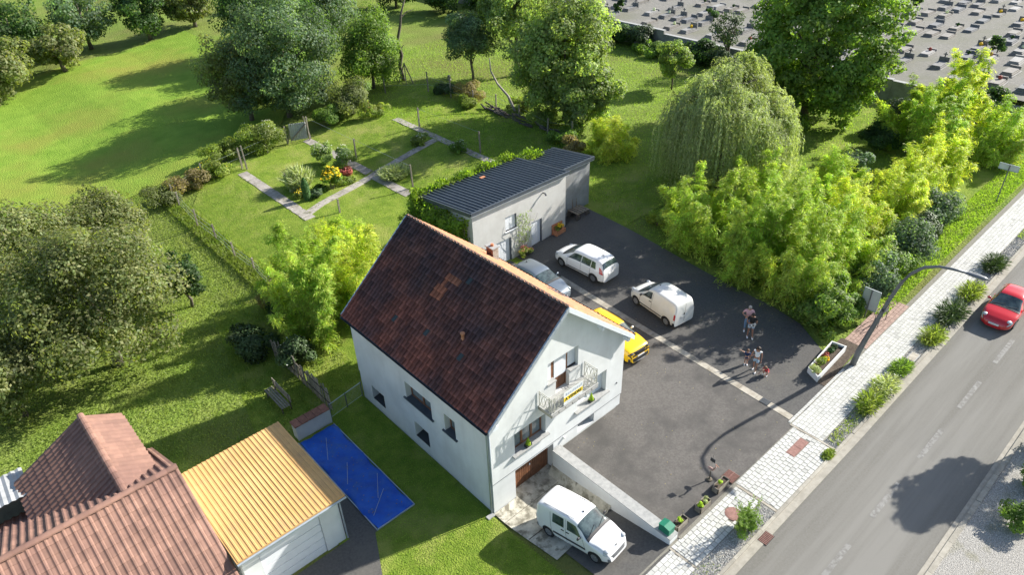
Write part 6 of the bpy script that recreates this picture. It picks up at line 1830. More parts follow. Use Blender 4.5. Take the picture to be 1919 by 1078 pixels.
for i_, (x_, y_) in enumerate([(64.2, 12.5), (70.5, 24.0), (67.5, 35.5), (76.5, 17.0), (63.0, 47.0), (82.0, 33.0), (90.0, 20.0), (73.0, 5.0)]):
    rg_ = np.random.default_rng(500 + i_); z_ = g(x_, y_) + 1.74
    yr = thing('grave_shrub', ['clipped shrub between graves nearest the huge tree', 'clipped shrub in the middle of the cemetery', 'dark shrub among the graves behind the young tree', 'small shrub in the upper right cemetery rows', 'shrub at the left end of the cemetery rows', 'shrub far back in the cemetery', 'shrub at the far right back of the cemetery', 'shrub beside the bamboo in the cemetery'][i_], 'shrub', (x_, y_, z_))
    P_, N_, c_, e_ = crown_points(rg_, (x_, y_, z_ + .9), (.9, .9, 1.0), 12, 1500, .4, -.9, .3)
    leafmesh('foliage', P_, N_, unit(rg_, len(P_)), .22, .14, c_, M['leafdark'], yr)
    b = MB(); b.tube([(x_, y_, z_ - .1), (x_, y_, z_ + 1)], .06, 5); b.build('trunk', M['bark'], yr)

# ============================================================ PEOPLE
def skinned(name, verts, edges, radii, M_, parent, root_i=0, sub=1):
    me = bpy.data.meshes.new(name)
    me.from_pydata(verts, edges, [])
    o = bpy.data.objects.new(name, me); col.objects.link(o)
    sk = o.modifiers.new('skin', 'SKIN'); sk.use_smooth_shade = True
    me.skin_vertices[0].data.foreach_set('radius', [r for rr in radii for r in ((rr, rr) if not hasattr(rr, '__len__') else rr)])
    for i, v in enumerate(me.skin_vertices[0].data): v.use_root = (i == root_i)
    ss = o.modifiers.new('sub', 'SUBSURF'); ss.levels = sub; ss.render_levels = sub
    dg = bpy.context.evaluated_depsgraph_get()
    me2 = bpy.data.meshes.new_from_object(o.evaluated_get(dg)); me2.name = name
    me2.materials.clear(); me2.materials.append(M_)
    o.modifiers.clear(); o.data = me2
    for p in me2.polygons: p.use_smooth = True
    o.parent = parent
    return o
M['skin'] = mat('skin', (0.42, 0.24, 0.17), None, rough=0.6)
M['tan'] = mat('tanned_skin', (0.30, 0.155, 0.10), None, rough=0.6)
M['pink'] = mat('pink_shirt', (0.62, 0.36, 0.38), (0.68, 0.42, 0.44), 6, 0.85)
M['jeans'] = mat('blue_jeans', (0.11, 0.20, 0.32), (0.17, 0.27, 0.40), 8, 0.85)
M['ltjeans'] = mat('pale_denim', (0.30, 0.42, 0.52), (0.38, 0.50, 0.60), 8, 0.85)
M['blacktee'] = mat('black_tee', (0.015, 0.016, 0.018), None, rough=0.85)
M['whitetop'] = mat('white_top', (0.70, 0.72, 0.73), None, rough=0.85)
M['navy'] = mat('navy_tee', (0.015, 0.03, 0.09), None, rough=0.85)
M['redtop'] = mat('red_top', (0.50, 0.03, 0.05), None, rough=0.8)
M['hairgrey'] = mat('grey_hair', (0.30, 0.28, 0.26), (0.4, 0.38, 0.35), 20, 0.9)
M['hairdark'] = mat('dark_hair', (0.02, 0.014, 0.01), (0.05, 0.03, 0.02), 30, 0.6)
M['hairbrown'] = mat('brown_hair', (0.10, 0.055, 0.03), (0.17, 0.09, 0.05), 30, 0.7)
M['shoe'] = mat('pale_shoe', (0.70, 0.72, 0.74), None, rough=0.6)
M['eye'] = mat('eye', (0.02, 0.015, 0.012), None, rough=0.3)
M['lip'] = mat('lip', (0.36, 0.14, 0.11), None, rough=0.5)
M['fur'] = mat('black_and_white_fur', (0.02, 0.02, 0.02), (0.65, 0.65, 0.62), 9, 0.9, ramp=(.46, .5))

def person(label, pos, face, h, J, colors, hair='short', sleeves=.5, legs='long', group=None, shoes='shoe', build=1.0):
    """J: joint positions as fractions of height, x right, y forward, z up.  One continuous body surface; clothes, hair, shoes as children"""
    x, y = pos; z = g(x, y) + .012
    root = thing('person', label, 'person', (x, y, z), group)
    S_ = h
    V = {k: Vector(v) * S_ for k, v in J.items()}
    k_ = build * S_ / 1.7
    order = ['pelvis', 'waist', 'chest', 'neckb', 'head0', 'head1']
    names = list(order); E = [(0, 1), (1, 2), (2, 3), (3, 4), (4, 5)]
    R_d = {'pelvis': (.135, .10), 'waist': (.115, .085), 'chest': (.15, .10), 'neckb': (.07, .06), 'head0': (.075, .085), 'head1': (.078, .092)}
    for s_ in ('l', 'r'):
        base = len(names)
        names += ['sh' + s_, 'el' + s_, 'wr' + s_, 'hd' + s_]; E += [(3 if False else 2, base), (base, base + 1), (base + 1, base + 2), (base + 2, base + 3)]
        R_d.update({'sh' + s_: (.055, .055), 'el' + s_: (.04, .04), 'wr' + s_: (.026, .026), 'hd' + s_: (.036, .018)})
        base = len(names)
        names += ['hi' + s_, 'kn' + s_, 'an' + s_, 'to' + s_]; E += [(0, base), (base, base + 1), (base + 1, base + 2), (base + 2, base + 3)]
        R_d.update({'hi' + s_: (.085, .085), 'kn' + s_: (.056, .056), 'an' + s_: (.036, .036), 'to' + s_: (.036, .022)})
    verts = [V[n_] for n_ in names]; rad_l = [tuple(q * k_ for q in R_d[n_]) for n_ in names]
    # five fingers, each a short chain rooted in the palm
    for s_, sg_ in (('l', -1), ('r', 1)):
        hd_, wr_2 = V['hd' + s_], V['wr' + s_]
        d = (hd_ - wr_2).normalized(); side = d.cross(Vector((0, 1, .2))).normalized()
        hi = names.index('hd' + s_)
        for f_, (o_, l_) in enumerate(((-.024, .055), (-.008, .066), (.008, .062), (.022, .05))):
            a = len(verts); verts.append(hd_ + side * o_ * k_ + d * .028 * k_); verts.append(hd_ + side * o_ * 1.15 * k_ + d * (.028 + l_ * .6) * k_ + Vector((0, .01, -.004)) * k_)
            verts.append(hd_ + side * o_ * 1.2 * k_ + d * (.028 + l_) * k_ + Vector((0, .025, -.008)) * k_)
            rad_l += [(.0095 * k_,) * 2, (.009 * k_,) * 2, (.0075 * k_,) * 2]; E += [(hi, a), (a, a + 1), (a + 1, a + 2)]
        a = len(verts); verts.append(wr_2.lerp(hd_, .5) + side * (-.032) * k_); verts.append(hd_ + side * (-.055) * k_ + Vector((0, .02, 0)) * k_)
        rad_l += [(.012 * k_,) * 2, (.009 * k_,) * 2]; E += [(hi, a), (a, a + 1)]
    skinned('body', verts, E, rad_l, M[colors['skin']], root)
    def lay(name_, keys, edges, grow, mk):
        vs_ = [V[k2] if isinstance(k2, str) else V[k2[0]].lerp(V[k2[1]], k2[2]) for k2 in keys]
        rs_ = []
        for k2 in keys:
            if isinstance(k2, str): r0 = R_d[k2]
            else: r0 = tuple(R_d[k2[0]][i] * (1 - k2[2]) + R_d[k2[1]][i] * k2[2] for i in (0, 1))
            rs_.append(tuple(q * k_ + grow * k_ for q in r0))
        skinned(name_, vs_, edges, rs_, M[mk], root)
    lay('top', [('pelvis', 'waist', .3), 'waist', 'chest', ('chest', 'neckb', .75), 'shl', ('shl', 'ell', sleeves), 'shr', ('shr', 'elr', sleeves)], [(0, 1), (1, 2), (2, 3), (2, 4), (4, 5), (2, 6), (6, 7)], .018, colors['top'])
    lg = .62 if legs == 'short' else None
    if legs == 'long':
        lay('trousers', [('pelvis', 'waist', .25), 'pelvis', 'hil', 'knl', ('knl', 'anl', .9), 'hir', 'knr', ('knr', 'anr', .9)], [(0, 1), (1, 2), (2, 3), (3, 4), (1, 5), (5, 6), (6, 7)], .016, colors['legs'])
    else:
        lay('shorts', [('pelvis', 'waist', .25), 'pelvis', 'hil', ('hil', 'knl', lg), 'hir', ('hir', 'knr', lg)], [(0, 1), (1, 2), (2, 3), (1, 4), (4, 5)], .024, colors['legs'])
    for s_ in 'lr':
        a, t_ = V['an' + s_], V['to' + s_]; d = (t_ - a); d.z = 0; d.normalize()
        b = MB(); c = a.lerp(t_, .55); rz = math.atan2(d.y, d.x)
        pr = [(-.09, .035, .07), (-.05, .042, .085), (.02, .045, .06), (.10, .045, .045), (.15, .03, .03)]
        n_ = 8; VV = []; FF = []
        zb_ = min(a.z, t_.z) - .04 * k_
        for (l_, w_, hh) in pr:
            for j in range(n_):
                an_ = 2 * PI * j / n_
                p = c + Vector((math.cos(rz), math.sin(rz), 0)) * l_ * k_ + Vector((-math.sin(rz), math.cos(rz), 0)) * w_ * k_ * math.cos(an_)
                VV.append((p.x, p.y, zb_ + hh * k_ * .5 * (1 + math.sin(an_))))
        for i in range(len(pr) - 1):
            for j in range(n_): FF.append((i * n_ + j, i * n_ + (j + 1) % n_, (i + 1) * n_ + (j + 1) % n_, (i + 1) * n_ + j))
        FF.append(tuple(range(n_))); FF.append(tuple((len(pr) - 1) * n_ + j for j in range(n_)))
        b.add(VV, FF); b.build('shoe', M[shoes], root, local=True, smooth=True)
    # face and hair on the head
    hc = V['head0'].lerp(V['head1'], .5); up_ = (V['head1'] - V['neckb']).normalized(); fwd = Vector((0, 1, 0)); fwd = (fwd - up_ * fwd.dot(up_)).normalized(); sd = fwd.cross(up_)
    kk = k_
    b = MB()
    for s_ in (-1, 1): b.blob(hc + fwd * .088 * kk + sd * s_ * .03 * kk + up_ * .005, .011 * kk, random.Random(1), 6, 4, 0)
    b.build('eyes', M['eye'], root, local=True)
    b = MB(); b.tube([hc + fwd * .09 * kk + up_ * .012 * kk, hc + fwd * .112 * kk - up_ * .025 * kk], [.009 * kk, .016 * kk], 5)
    for s_ in (-1, 1): b.blob(hc + sd * s_ * .082 * kk, (.012 * kk, .022 * kk, .03 * kk), random.Random(2), 6, 4, 0)
    b.build('nose_and_ears', M[colors['skin']], root, local=True, smooth=True)
    b = MB(); b.blob(hc + fwd * .088 * kk - up_ * .05 * kk, (.026 * kk, .01 * kk, .008 * kk), random.Random(2), 6, 4, 0); b.build('mouth', M['lip'], root, local=True)
    b = MB(); q = hc + up_ * .04 * kk - fwd * .018 * kk
    b.blob(q, (.098 * kk, .108 * kk, .095 * kk), random.Random(5), 12, 8, .03)
    if hair == 'long':
        for t_ in range(7):
            a = (t_ - 3) * .42
            o_ = -fwd * math.cos(a) * .075 * kk + sd * math.sin(a) * .085 * kk
            b.tube([q + o_, q + o_ * 1.25 - up_ * .12 * kk, q + o_ * 1.3 - up_ * .30 * kk], [.05 * kk, .045 * kk, .018 * kk], 6)
    b.build('hair', M[colors['hair']], root, local=True, smooth=True)
    root.rotation_euler = (0, 0, face - PI / 2)
    return root
STAND = dict(pelvis=(0, 0, .53), waist=(0, 0, .62), chest=(0, 0, .74), neckb=(0, 0, .835), head0=(0, .008, .885), head1=(0, .012, .945),
    shl=(-.11, 0, .80), ell=(-.145, -.01, .64), wrl=(-.15, .03, .50), hdl=(-.15, .045, .46),
    shr=(.11, 0, .80), elr=(.145, -.01, .64), wrr=(.15, .03, .50), hdr=(.15, .045, .46),
    hil=(-.055, 0, .49), knl=(-.06, .01, .27), anl=(-.06, -.005, .045), tol=(-.065, .07, .025),
    hir=(.055, 0, .49), knr=(.06, .01, .27), anr=(.06, -.005, .045), tor=(.065, .07, .025))
def pose(**kw):
    d = dict(STAND); d.update(kw); return d
toCam = math.atan2(-16.6 + 1.5, -12.9 - 18)
person('man in a pink shirt and jeans standing close behind the other in dark tee', (18.3, -1.12), toCam + .1, 1.76,
    pose(elr=(.20, .02, .68), wrr=(.13, .12, .66), hdr=(.09, .15, .68), anl=(-.07, -.03, .045), tol=(-.08, .05, .025), ell=(-.17, .06, .66), wrl=(-.09, .17, .62), hdl=(-.05, .20, .62), head1=(0, .03, .94)),
    dict(skin='skin', top='pink', legs='jeans', hair='hairgrey'), legs='long', sleeves=.75)
person('person in black tee and pale shorts holding a small black and white dog', (17.92, -1.58), toCam, 1.72,
    pose(elr=(.16, .05, .64), wrr=(.06, .16, .62), hdr=(.02, .18, .62), ell=(-.16, .05, .64), wrl=(-.06, .16, .64), hdl=(-.02, .18, .65), head0=(0, .02, .88), head1=(0, .05, .935), anr=(.075, -.01, .045), anl=(-.09, .02, .045), tol=(-.10, .10, .025)),
    dict(skin='tan', top='blacktee', legs='ltjeans', hair='hairdark'), legs='short', sleeves=.6)
dg_ = thing('dog', 'small black and white dog carried in the arms of the person in black tee', 'dog', (17.62, -1.78, g(17.6, -1.8) + 1.1))
dd_ = Vector((math.cos(toCam), math.sin(toCam), 0)); sd_ = Vector((-dd_.y, dd_.x, 0))
def DV(a, b_, c): return dd_ * a + sd_ * b_ + Vector((0, 0, c))
skinned('body', [DV(.02, -.12, .02), DV(.03, .02, .04), DV(.04, .13, .12), DV(.07, .17, .20), DV(.14, .18, .19), DV(.09, -.14, -.1), DV(.08, .08, -.08), DV(-.02, -.2, .0)],
        [(0, 1), (1, 2), (2, 3), (3, 4), (0, 5), (2, 6), (0, 7)], [.07, .075, .055, .05, .025, .025, .022, .015], M['fur'], dg_)
b = MB(); b.blob(DV(.05, .14, .27), (.02, .02, .04), random.Random(1), 6, 4, 0); b.blob(DV(.05, .21, .27), (.02, .02, .04), random.Random(1), 6, 4, 0); b.build('ears', M['black'], dg_, local=True)
b = MB(); b.blob(DV(.165, .18, .195), .014, random.Random(1), 6, 4, 0); b.build('nose', M['black'], dg_, local=True)
person('woman in white top and denim shorts holding a child by the hand', (15.66, -3.32), toCam - .15, 1.66,
    pose(anl=(-.04, .06, .045), tol=(-.045, .13, .025), knl=(-.05, .07, .27), anr=(.06, -.10, .06), tor=(.065, -.03, .03), knr=(.06, -.02, .28), wrr=(.19, .03, .50), elr=(.165, -.01, .64), hdr=(.21, .045, .455)),
    dict(skin='tan', top='whitetop', legs='ltjeans', hair='hairdark'), hair='long', sleeves=.12, legs='short', build=.88)
person('small child in navy tee raising one arm beside the woman', (15.80, -2.70), toCam + .1, 1.02,
    pose(ell=(-.20, .04, .60), wrl=(-.28, .06, .70), hdl=(-.32, .07, .72), elr=(.22, .03, .82), wrr=(.34, .05, .90), hdr=(.38, .06, .92), head0=(0, .01, .875), head1=(0, .02, .945), neckb=(0, 0, .80), shl=(-.12, 0, .75), shr=(.12, 0, .75)),
    dict(skin='skin', top='navy', legs='navy', hair='hairbrown'), legs='short', build=1.25, sleeves=.6)
person('child in red top crouching low on the asphalt beside the woman', (15.78, -3.92), toCam - .5, 1.05,
    dict(pelvis=(0, -.08, .20), waist=(0, -.02, .30), chest=(0, .05, .40), neckb=(0, .10, .47), head0=(0, .14, .52), head1=(0, .17, .58),
         shl=(-.11, .06, .44), ell=(-.16, .14, .32), wrl=(-.14, .24, .20), hdl=(-.13, .28, .16), shr=(.11, .06, .44), elr=(.18, .12, .30), wrr=(.22, .20, .14), hdr=(.23, .24, .10),
         hil=(-.06, -.07, .19), knl=(-.13, .13, .26), anl=(-.09, -.01, .045), tol=(-.10, .08, .03), hir=(.06, -.07, .19), knr=(.13, .13, .26), anr=(.09, -.01, .045), tor=(.10, .08, .03)),
    dict(skin='skin', top='redtop', legs='redtop', hair='hairbrown'), legs='short', build=1.2, hair='long')

# ============================================================ VEGETATION
# orchard and garden trees
tree('broad_tree', 'large pale green walnut tree in the centre of the orchard', (33.6, 28.3), 12, (4.9, 4.9, 6.0), 'leafpale', 50000, 260, .22, cz=6.1, seed=3, trunk=.22, clump=.2, low=-.95)
tree('broad_tree', 'tall leafy tree left of the walnut with a straight visible trunk', (40.0, 41.8), 11, (4.6, 4.6, 4.2), 'leafpale', 26000, 150, .23, cz=7.4, seed=4, trunk=.26, clump=.22, low=-.7)
tree('fruit_tree', 'small dark fruit tree leaning on three thin trunks in the orchard', (34.9, 43.3), 7.6, (3.2, 3.2, 3.3), 'leafblue', 17000, 75, .17, cz=4.6, seed=5, trunk=.14, clump=.28, lean=(.2, .5))
tree('fruit_tree', 'bushy tree left of the dead trunk above the garden shrubs', (26.4, 50.0), 8.0, (3.7, 3.7, 4.2), 'leaf', 24000, 100, .18, cz=3.9, seed=6, trunk=.16, low=-.95)
tree('young_tree', 'young slender tree casting a neat shadow near the cemetery wall', (47.5, 26.4), 5.4, (1.9, 1.9, 2.3), 'leafpale', 8000, 45, .17, cz=3.2, seed=7, trunk=.08, clump=.3, low=-.95)
tree('tall_tree', 'huge bright green tree rising in front of the cemetery', (48.8, 12.4), 13.6, (6.1, 6.1, 6.9), 'leaf', 62000, 380, .27, cz=6.9, seed=8, trunk=.35, clump=.16, low=-.98, shell=.6)
tree('small_tree', 'sparse bare twigged dark tree against the cemetery wall', (56.5, 26.0), 6.5, (2.2, 2.2, 2.4), 'hedge', 1800, 24, .18, cz=4.0, seed=9, trunk=.14, nlimb=20)
tree('tall_tree', 'big grey green tree at the far left corner of the garden', (16.6, 50.5), 12.2, (5.2, 5.2, 6.0), 'leafblue', 38000, 140, .20, cz=6.0, seed=10, trunk=.28, low=-.95, clump=.24)
tree('tall_tree', 'olive toned tree beside the big grey green one overlooking the meadow', (13.6, 53.0), 9.4, (3.7, 3.7, 4.6), 'leafolive', 24000, 100, .20, cz=4.9, seed=11, trunk=.22, low=-.95)
tree('tall_tree', 'dark blue green tree at the top edge left of the orchard', (29.0, 65), 11.5, (5.0, 5.0, 5.6), 'leafblue', 26000, 110, .22, cz=5.6, seed=12, trunk=.25, low=-.95)
tree('tall_tree', 'dark tree at the very top edge above the meadow corner', (24.5, 72), 11, (5.2, 5.0, 5.4), 'leafdark', 22000, 90, .24, cz=5.2, seed=13, trunk=.25, low=-.95)
tree('tall_tree', 'brown green tree between the meadow and the garden trees', (21.5, 57.5), 9.8, (4.6, 4.6, 4.9), 'leafdark', 22000, 90, .22, cz=4.9, seed=14, trunk=.22, low=-.95)
labs = ['dark hedgerow tree at the top left corner of the picture', 'second hedgerow tree behind the bright meadow', 'third rounded hedgerow tree behind the meadow', 'low grey hedgerow tree at the left edge above the meadow', 'hedgerow tree nearest the meadow corner at the top', 'pale hedgerow tree between darker ones at the top left', 'sprawling hedgerow tree filling the top left edge', 'dull green hedgerow tree left of the meadow corner']
for i, (x, y, h, r, mk) in enumerate([(2, 96, 9, 5, 'leafdark'), (10.5, 96, 8.5, 4.6, 'leafblue'), (17.5, 93, 7.5, 4.2, 'leafdark'), (-3.5, 84, 7.5, 4.8, 'leafolive'), (24, 93, 6.5, 3.6, 'leafolive'), (-2, 104, 10, 5.5, 'leafdark'), (-6, 92, 8, 4.8, 'leafblue'), (5, 88, 6, 3.4, 'leafolive')]):
    tree('hedgerow_tree', labs[i], (x, y), h, (r, r, h * .48), mk, 7000, 45, .30, cz=h * .52, seed=20 + i, trunk=.25, low=-.98)
# left side trees over the neighbour's meadow
tree('spreading_tree', 'wide pale olive tree in the neighbouring plot at the left', (-9.0, 23.5), 8.8, (5.2, 5.4, 4.0), 'leafolive', 42000, 160, .16, cz=5.0, seed=30, trunk=.25, clump=.24, low=-.8)
tree('spreading_tree', 'grey green tree at the left edge of the picture', (-11.5, 33.5), 8.0, (4.4, 4.4, 3.8), 'leafolive', 26000, 110, .17, cz=4.4, seed=31, trunk=.22, low=-.9)
tree('spreading_tree', 'dim willowy tree left of the wire fence', (-5.6, 34.5), 6.2, (3.3, 3.3, 2.9), 'leafolive', 20000, 80, .16, cz=3.5, seed=32, trunk=.16, low=-.9)
tree('small_tree', 'dark rounded small tree in the middle of the neighbouring lawn', (-3.5, 26.3), 4.4, (1.5, 1.5, 2.0), 'leafdark', 6000, 30, .14, cz=2.4, seed=33, trunk=.1, low=-.95)
tree('small_tree', 'lower olive tree below the wide one at the left edge', (-14.2, 22.5), 5.5, (3.2, 3.2, 2.6), 'leafolive', 10000, 50, .16, cz=3.0, seed=34, trunk=.16, low=-.95)
bush('field_bush', 'low dark bush behind the wide olive tree', (-7.2, 30.2), 1.9, 2.0, 'leafdark', 5000, 35, .14)
bush('field_bush', 'tangled dark bush beside the plank fence', (-2.6, 18.6), (1.2, 2.2), 2.0, 'hedge', 5000, 36, .14)
bush('field_bush', 'dark bush between plank fence and bamboo', (-1.4, 15.9), (1.0, 1.6), 2.1, 'hedge', 5000, 37, .13, flower='flowerW', nf=25)
bush('field_bush', 'brown green bush at the lower end of the wire fence', (0.2, 21.8), (1.3, 1.6), 1.9, 'drybush', 4500, 38, .12)
bush('field_bush', 'green bush in front of the brown one by the wire fence', (-.3, 19.4), (1.4, 1.4), 2.0, 'leafdark', 4500, 39, .13)

tree('broad_tree', 'lower leafy tree in front of the walnut beside the orchard fence', (33.0, 25.6), 6.6, (3.4, 3.2, 3.2), 'leafpale', 22000, 110, .2, cz=3.5, seed=15, trunk=.12, low=-.98, clump=.22)
bush('bank_shrub', 'sunlit undergrowth around the foot of the walnut', (31.6, 29.5), (1.4, 2.2), 1.7, 'weed', 4500, 125, .14)
bush('bank_shrub', 'tall weeds beside the leaning dead branch', (32.6, 33.4), (1.4, 1.6), 1.3, 'weed', 3500, 126, .13)
bush('bank_shrub', 'dark brambles under the orchard fence near the fruit tree', (30.6, 42.6), (1.2, 2.2), 1.2, 'hedge', 3500, 127, .13)
for i_, (x_, y_, h_) in enumerate([(50, 80, 6.5), (53, 72, 5.5), (56, 65, 5.5), (46, 88, 6.5), (40, 95, 7.5)]):
    tree('boundary_tree', ['dark boundary tree at the top edge above the orchard', 'dark boundary tree at the top edge just left of the cemetery wall', 'lowest boundary tree touching the far end of the cemetery wall', 'boundary tree further back at the top edge', 'farthest boundary tree at the top edge'][i_], (x_, y_), h_, (3.8, 4.2, h_ * .5), 'leafdark', 10000, 60, .26, cz=h_ * .5, seed=16 + i_ * 31, trunk=.2, low=-.98)
# weeping willow
def willow(name, label, base, h, r, seed):
    rng = np.random.default_rng(seed)
    x, y = base; z = g(x, y)
    root = thing(name, label, 'tree', (x, y, z))
    b = MB(); b.tube([(x, y, z - .1), (x + .1, y, z + 2.5), (x - .1, y + .2, z + 5)], [.35, .28, .2], 8)
    P = []; D = []; T = []
    nb = 130
    for i in range(nb):
        a = rng.uniform(0, 2 * PI); q = rng.uniform(.05, 1) ** .6
        top = z + h * (1 - .30 * q ** 2.4) * rng.uniform(.80, 1.04) * (1 + .08 * math.sin(a * 2 + 1))
        cx, cy = x + math.cos(a) * r * q * .80, y + math.sin(a) * r * q * .80
        b.tube([(x, y + .1, z + 3.5 + rng.uniform(0, 1)), (x + math.cos(a) * r * q * .35, y + math.sin(a) * r * q * .35, top - .5), (cx, cy, top - .25)], [.1, .06, .03], 5)
        ns = 20; tn = rng.uniform(.78, 1.22)
        for k in range(ns):
            a2 = rng.uniform(0, 2 * PI); ln = min(rng.uniform(.35, 1.0) * (2.0 + 6.5 * q), top - z - .3)
            sx, sy = cx + rng.normal() * .3, cy + rng.normal() * .3
            m_ = int(18 + ln * 8)
            t = rng.uniform(0, 1, m_)
            rr = .75 * np.minimum(t * 3, 1) * rng.uniform(.4, 1)
            px = sx + np.cos(a2) * rr + rng.normal(size=m_) * .04 + math.cos(a) * .35 * t
            py = sy + np.sin(a2) * rr + rng.normal(size=m_) * .04 + math.sin(a) * .35 * t
            pz = top + .25 * np.sin(np.minimum(t * 3, 1) * PI * .7) - ln * t ** 1.15
            P.append(np.stack([px, py, pz], 1)); D.append(np.tile([0, 0, -1.], (m_, 1)) + rng.normal(size=(m_, 3)) * .28 + np.stack([np.cos(a2) * (t < .3), np.sin(a2) * (t < .3), 0 * t], 1) * .8)
            T.append(np.full(m_, tn * rng.uniform(.82, 1.18)))
    P = np.concatenate(P); D = np.concatenate(D); T = np.concatenate(T); n = len(P)
    out = P - np.array([x, y, z + h * .4]); out /= np.linalg.norm(out, axis=1, keepdims=True)
    Nn = out * .7 + rng.normal(size=(n, 3)) * .5 + np.array([0, 0, .25]); Nn /= np.linalg.norm(Nn, axis=1, keepdims=True)
    leafmesh('hanging_foliage', P, Nn, D, .26 * rng.uniform(.7, 1.3, n), .055, T * rng.uniform(.85, 1.15, n), M['willow'], root)
    b.build('trunk', M['bark'], root, smooth=True)
willow('weeping_willow', 'weeping willow with pale hanging foliage beside the outer yard', (31.6, 10.0), 9.2, 5.4, 60)

# bamboo: right of the yard, along the street, top right, left of the house
bam = [
 ((23.9, 6.2), 2.7, 2.6, 7.2, 17000, 'bamboo', 'bamboo clump nearest the willow at the yard edge'),
 ((23.5, 2.2), 2.5, 2.6, 7.8, 18000, 'bamboo', 'broad bamboo clump halfway along the yard edge'),
 ((23.0, -1.5), 2.2, 2.4, 7.0, 16000, 'bamboo', 'bamboo clump behind the two adults'),
 ((27.6, 4.0), 2.5, 2.6, 7.4, 15000, 'bamboo', 'bamboo clump in front of the grey leaved shrub'),
 ((26.8, .4), 2.5, 2.5, 8.0, 16000, 'bamboo', 'tallest bamboo clump in the middle of the grove'),
 ((25.6, -3.0), 2.0, 1.7, 6.0, 12000, 'bamboo', 'bamboo clump behind the large road sign'),
 ((30.8, -.8), 2.3, 2.2, 6.2, 11000, 'bambooY', 'yellowing bamboo clump left of the dark hedge'),
 ((34.6, -1.6), 2.2, 2.0, 5.4, 10000, 'bambooY', 'yellow bamboo clump on the street side right of the hedge'),
 ((38.4, -1.4), 2.3, 2.0, 5.4, 10000, 'bambooY', 'yellow bamboo clump behind the far sign, nearer one'),
 ((42.6, -1.2), 2.4, 2.0, 5.6, 9000, 'bambooY', 'yellow bamboo clump behind the far sign, further one'),
 ((35.4, 2.6), 2.0, 2.0, 4.6, 8000, 'bamboo', 'green bamboo clump beside the grey leaved shrub'),
 ((47.4, 1.8), 3.2, 3.0, 8.2, 15000, 'bamboo', 'tall bamboo clump at the top right in front of the graves'),
 ((51.6, 1.0), 3.2, 3.0, 8.6, 15000, 'bambooY', 'tall bamboo clump at the top right beside the cemetery wall'),
 ((49.6, -3.2), 2.6, 2.0, 5.6, 8000, 'bamboo', 'bamboo clump at the right edge above the verge'),
 ((30.6, 19.8), 2.1, 1.9, 4.2, 10000, 'bambooY', 'low yellow bamboo behind the outbuilding extension'),
 ((1.0, 17.2), 2.6, 2.4, 8.2, 19000, 'bamboo', 'tall bamboo clump behind the back left corner of the house'),
 ((4.3, 16.3), 1.9, 1.8, 7.0, 12000, 'bambooY', 'bright bamboo clump tight behind the back gable of the house'),
 ((1.9, 20.6), 2.2, 2.0, 6.2, 12000, 'bamboo', 'bamboo clump reaching over the garden lawn'),
 ((4.9, 21.0), 1.9, 2.0, 5.2, 10000, 'bambooY', 'yellow green bamboo clump between lawn and house'),
 ((7.2, 24.6), 1.5, 1.6, 2.6, 5000, 'bamboo', 'small bamboo clump at the lower end of the garden path'),
]
for i, (p, rx, ry, h, n, mk, lab) in enumerate(bam):
    bamboo('bamboo_clump', lab, p, rx, ry, h, n, 24, mk, 100 + i, leaf=.23 if p[0] < 40 else .29)
# vine covered mass at the grove's corner and dark hedge along the verge
tree('creeper_covered_shrub', 'dense dark green creeper covered shrub at the yard entrance behind the planter', (21.5, -4.0), 2.9, (1.9, 1.4, 1.7), 'leaf', 9000, 50, .14, cz=1.3, seed=70, trunk=.08, low=-.98, cat='shrub')
bush('creeper_covered_shrub', 'low creeper bush under the road sign', (22.9, -4.6), (1.4, .8), 1.9, 'leaf', 4500, 71, .13)
for i, (x, y) in enumerate([(26.4, -4.5), (28.9, -4.2), (31.4, -4.3), (34.0, -3.9), (36.6, -3.8)]):
    bush('hedge_bush', ['dark grey green hedge bush nearest the road sign', 'second dark hedge bush along the verge', 'middle dark hedge bush along the verge', 'fourth dark hedge bush along the verge', 'furthest dark hedge bush along the verge'][i], (x, y), (2.2 - .2 * (i % 2), 1.3 + .2 * (i % 3)), 2.6 - .5 * (i % 2), ['leafblue', 'leaf', 'leafblue', 'hedge', 'leafblue'][i], 9000, 72 + i, .14, nclump=34, group='dark hedge bushes along the verge')
bush('grey_shrub', 'grey leaved shrub poking above the bamboo grove', (38.5, 2.9), 1.5, 3.1, 'leafblue', 4500, 80, .15)
bush('round_shrub', 'shaded green shrub under the huge tree', (45.6, 4.4), 1.6, 2.8, 'leafdark', 4500, 81, .16)
bush('round_shrub', 'dark shrub between the huge tree and the tall bamboo', (51.5, 5.0), 2.2, 2.6, 'hedge', 4500, 82, .18)
bush('round_shrub', 'dark shrub at the right edge beside the cemetery corner', (56, 0.5), 2.2, 4.2, 'leafdark', 5000, 83, .2)
bush('edge_shrub', 'feathery shrub on the grass bank by the yard edge', (23.6, 9.5), (1.1, 1.3), 1.3, 'bamboo', 2500, 84, .16, aspect=.35)
for i, y in enumerate(np.arange(14, 62, 3.1)):
    r_ = 1.5 + .4 * math.sin(i * 2.3)
    bush('wall_shrub', 'dark shrub in the shaded row of bushes under the cemetery wall', (56.6 - .5 * math.sin(i * 2.1), float(y)), (1.8, 2.6), 2.2 + .7 * math.sin(i * 1.7), ['hedge', 'leafdark', 'hedge', 'leaf'][i % 4], 4500, 90 + i, .2, group='shrubs in the row along the cemetery wall', stem=False)

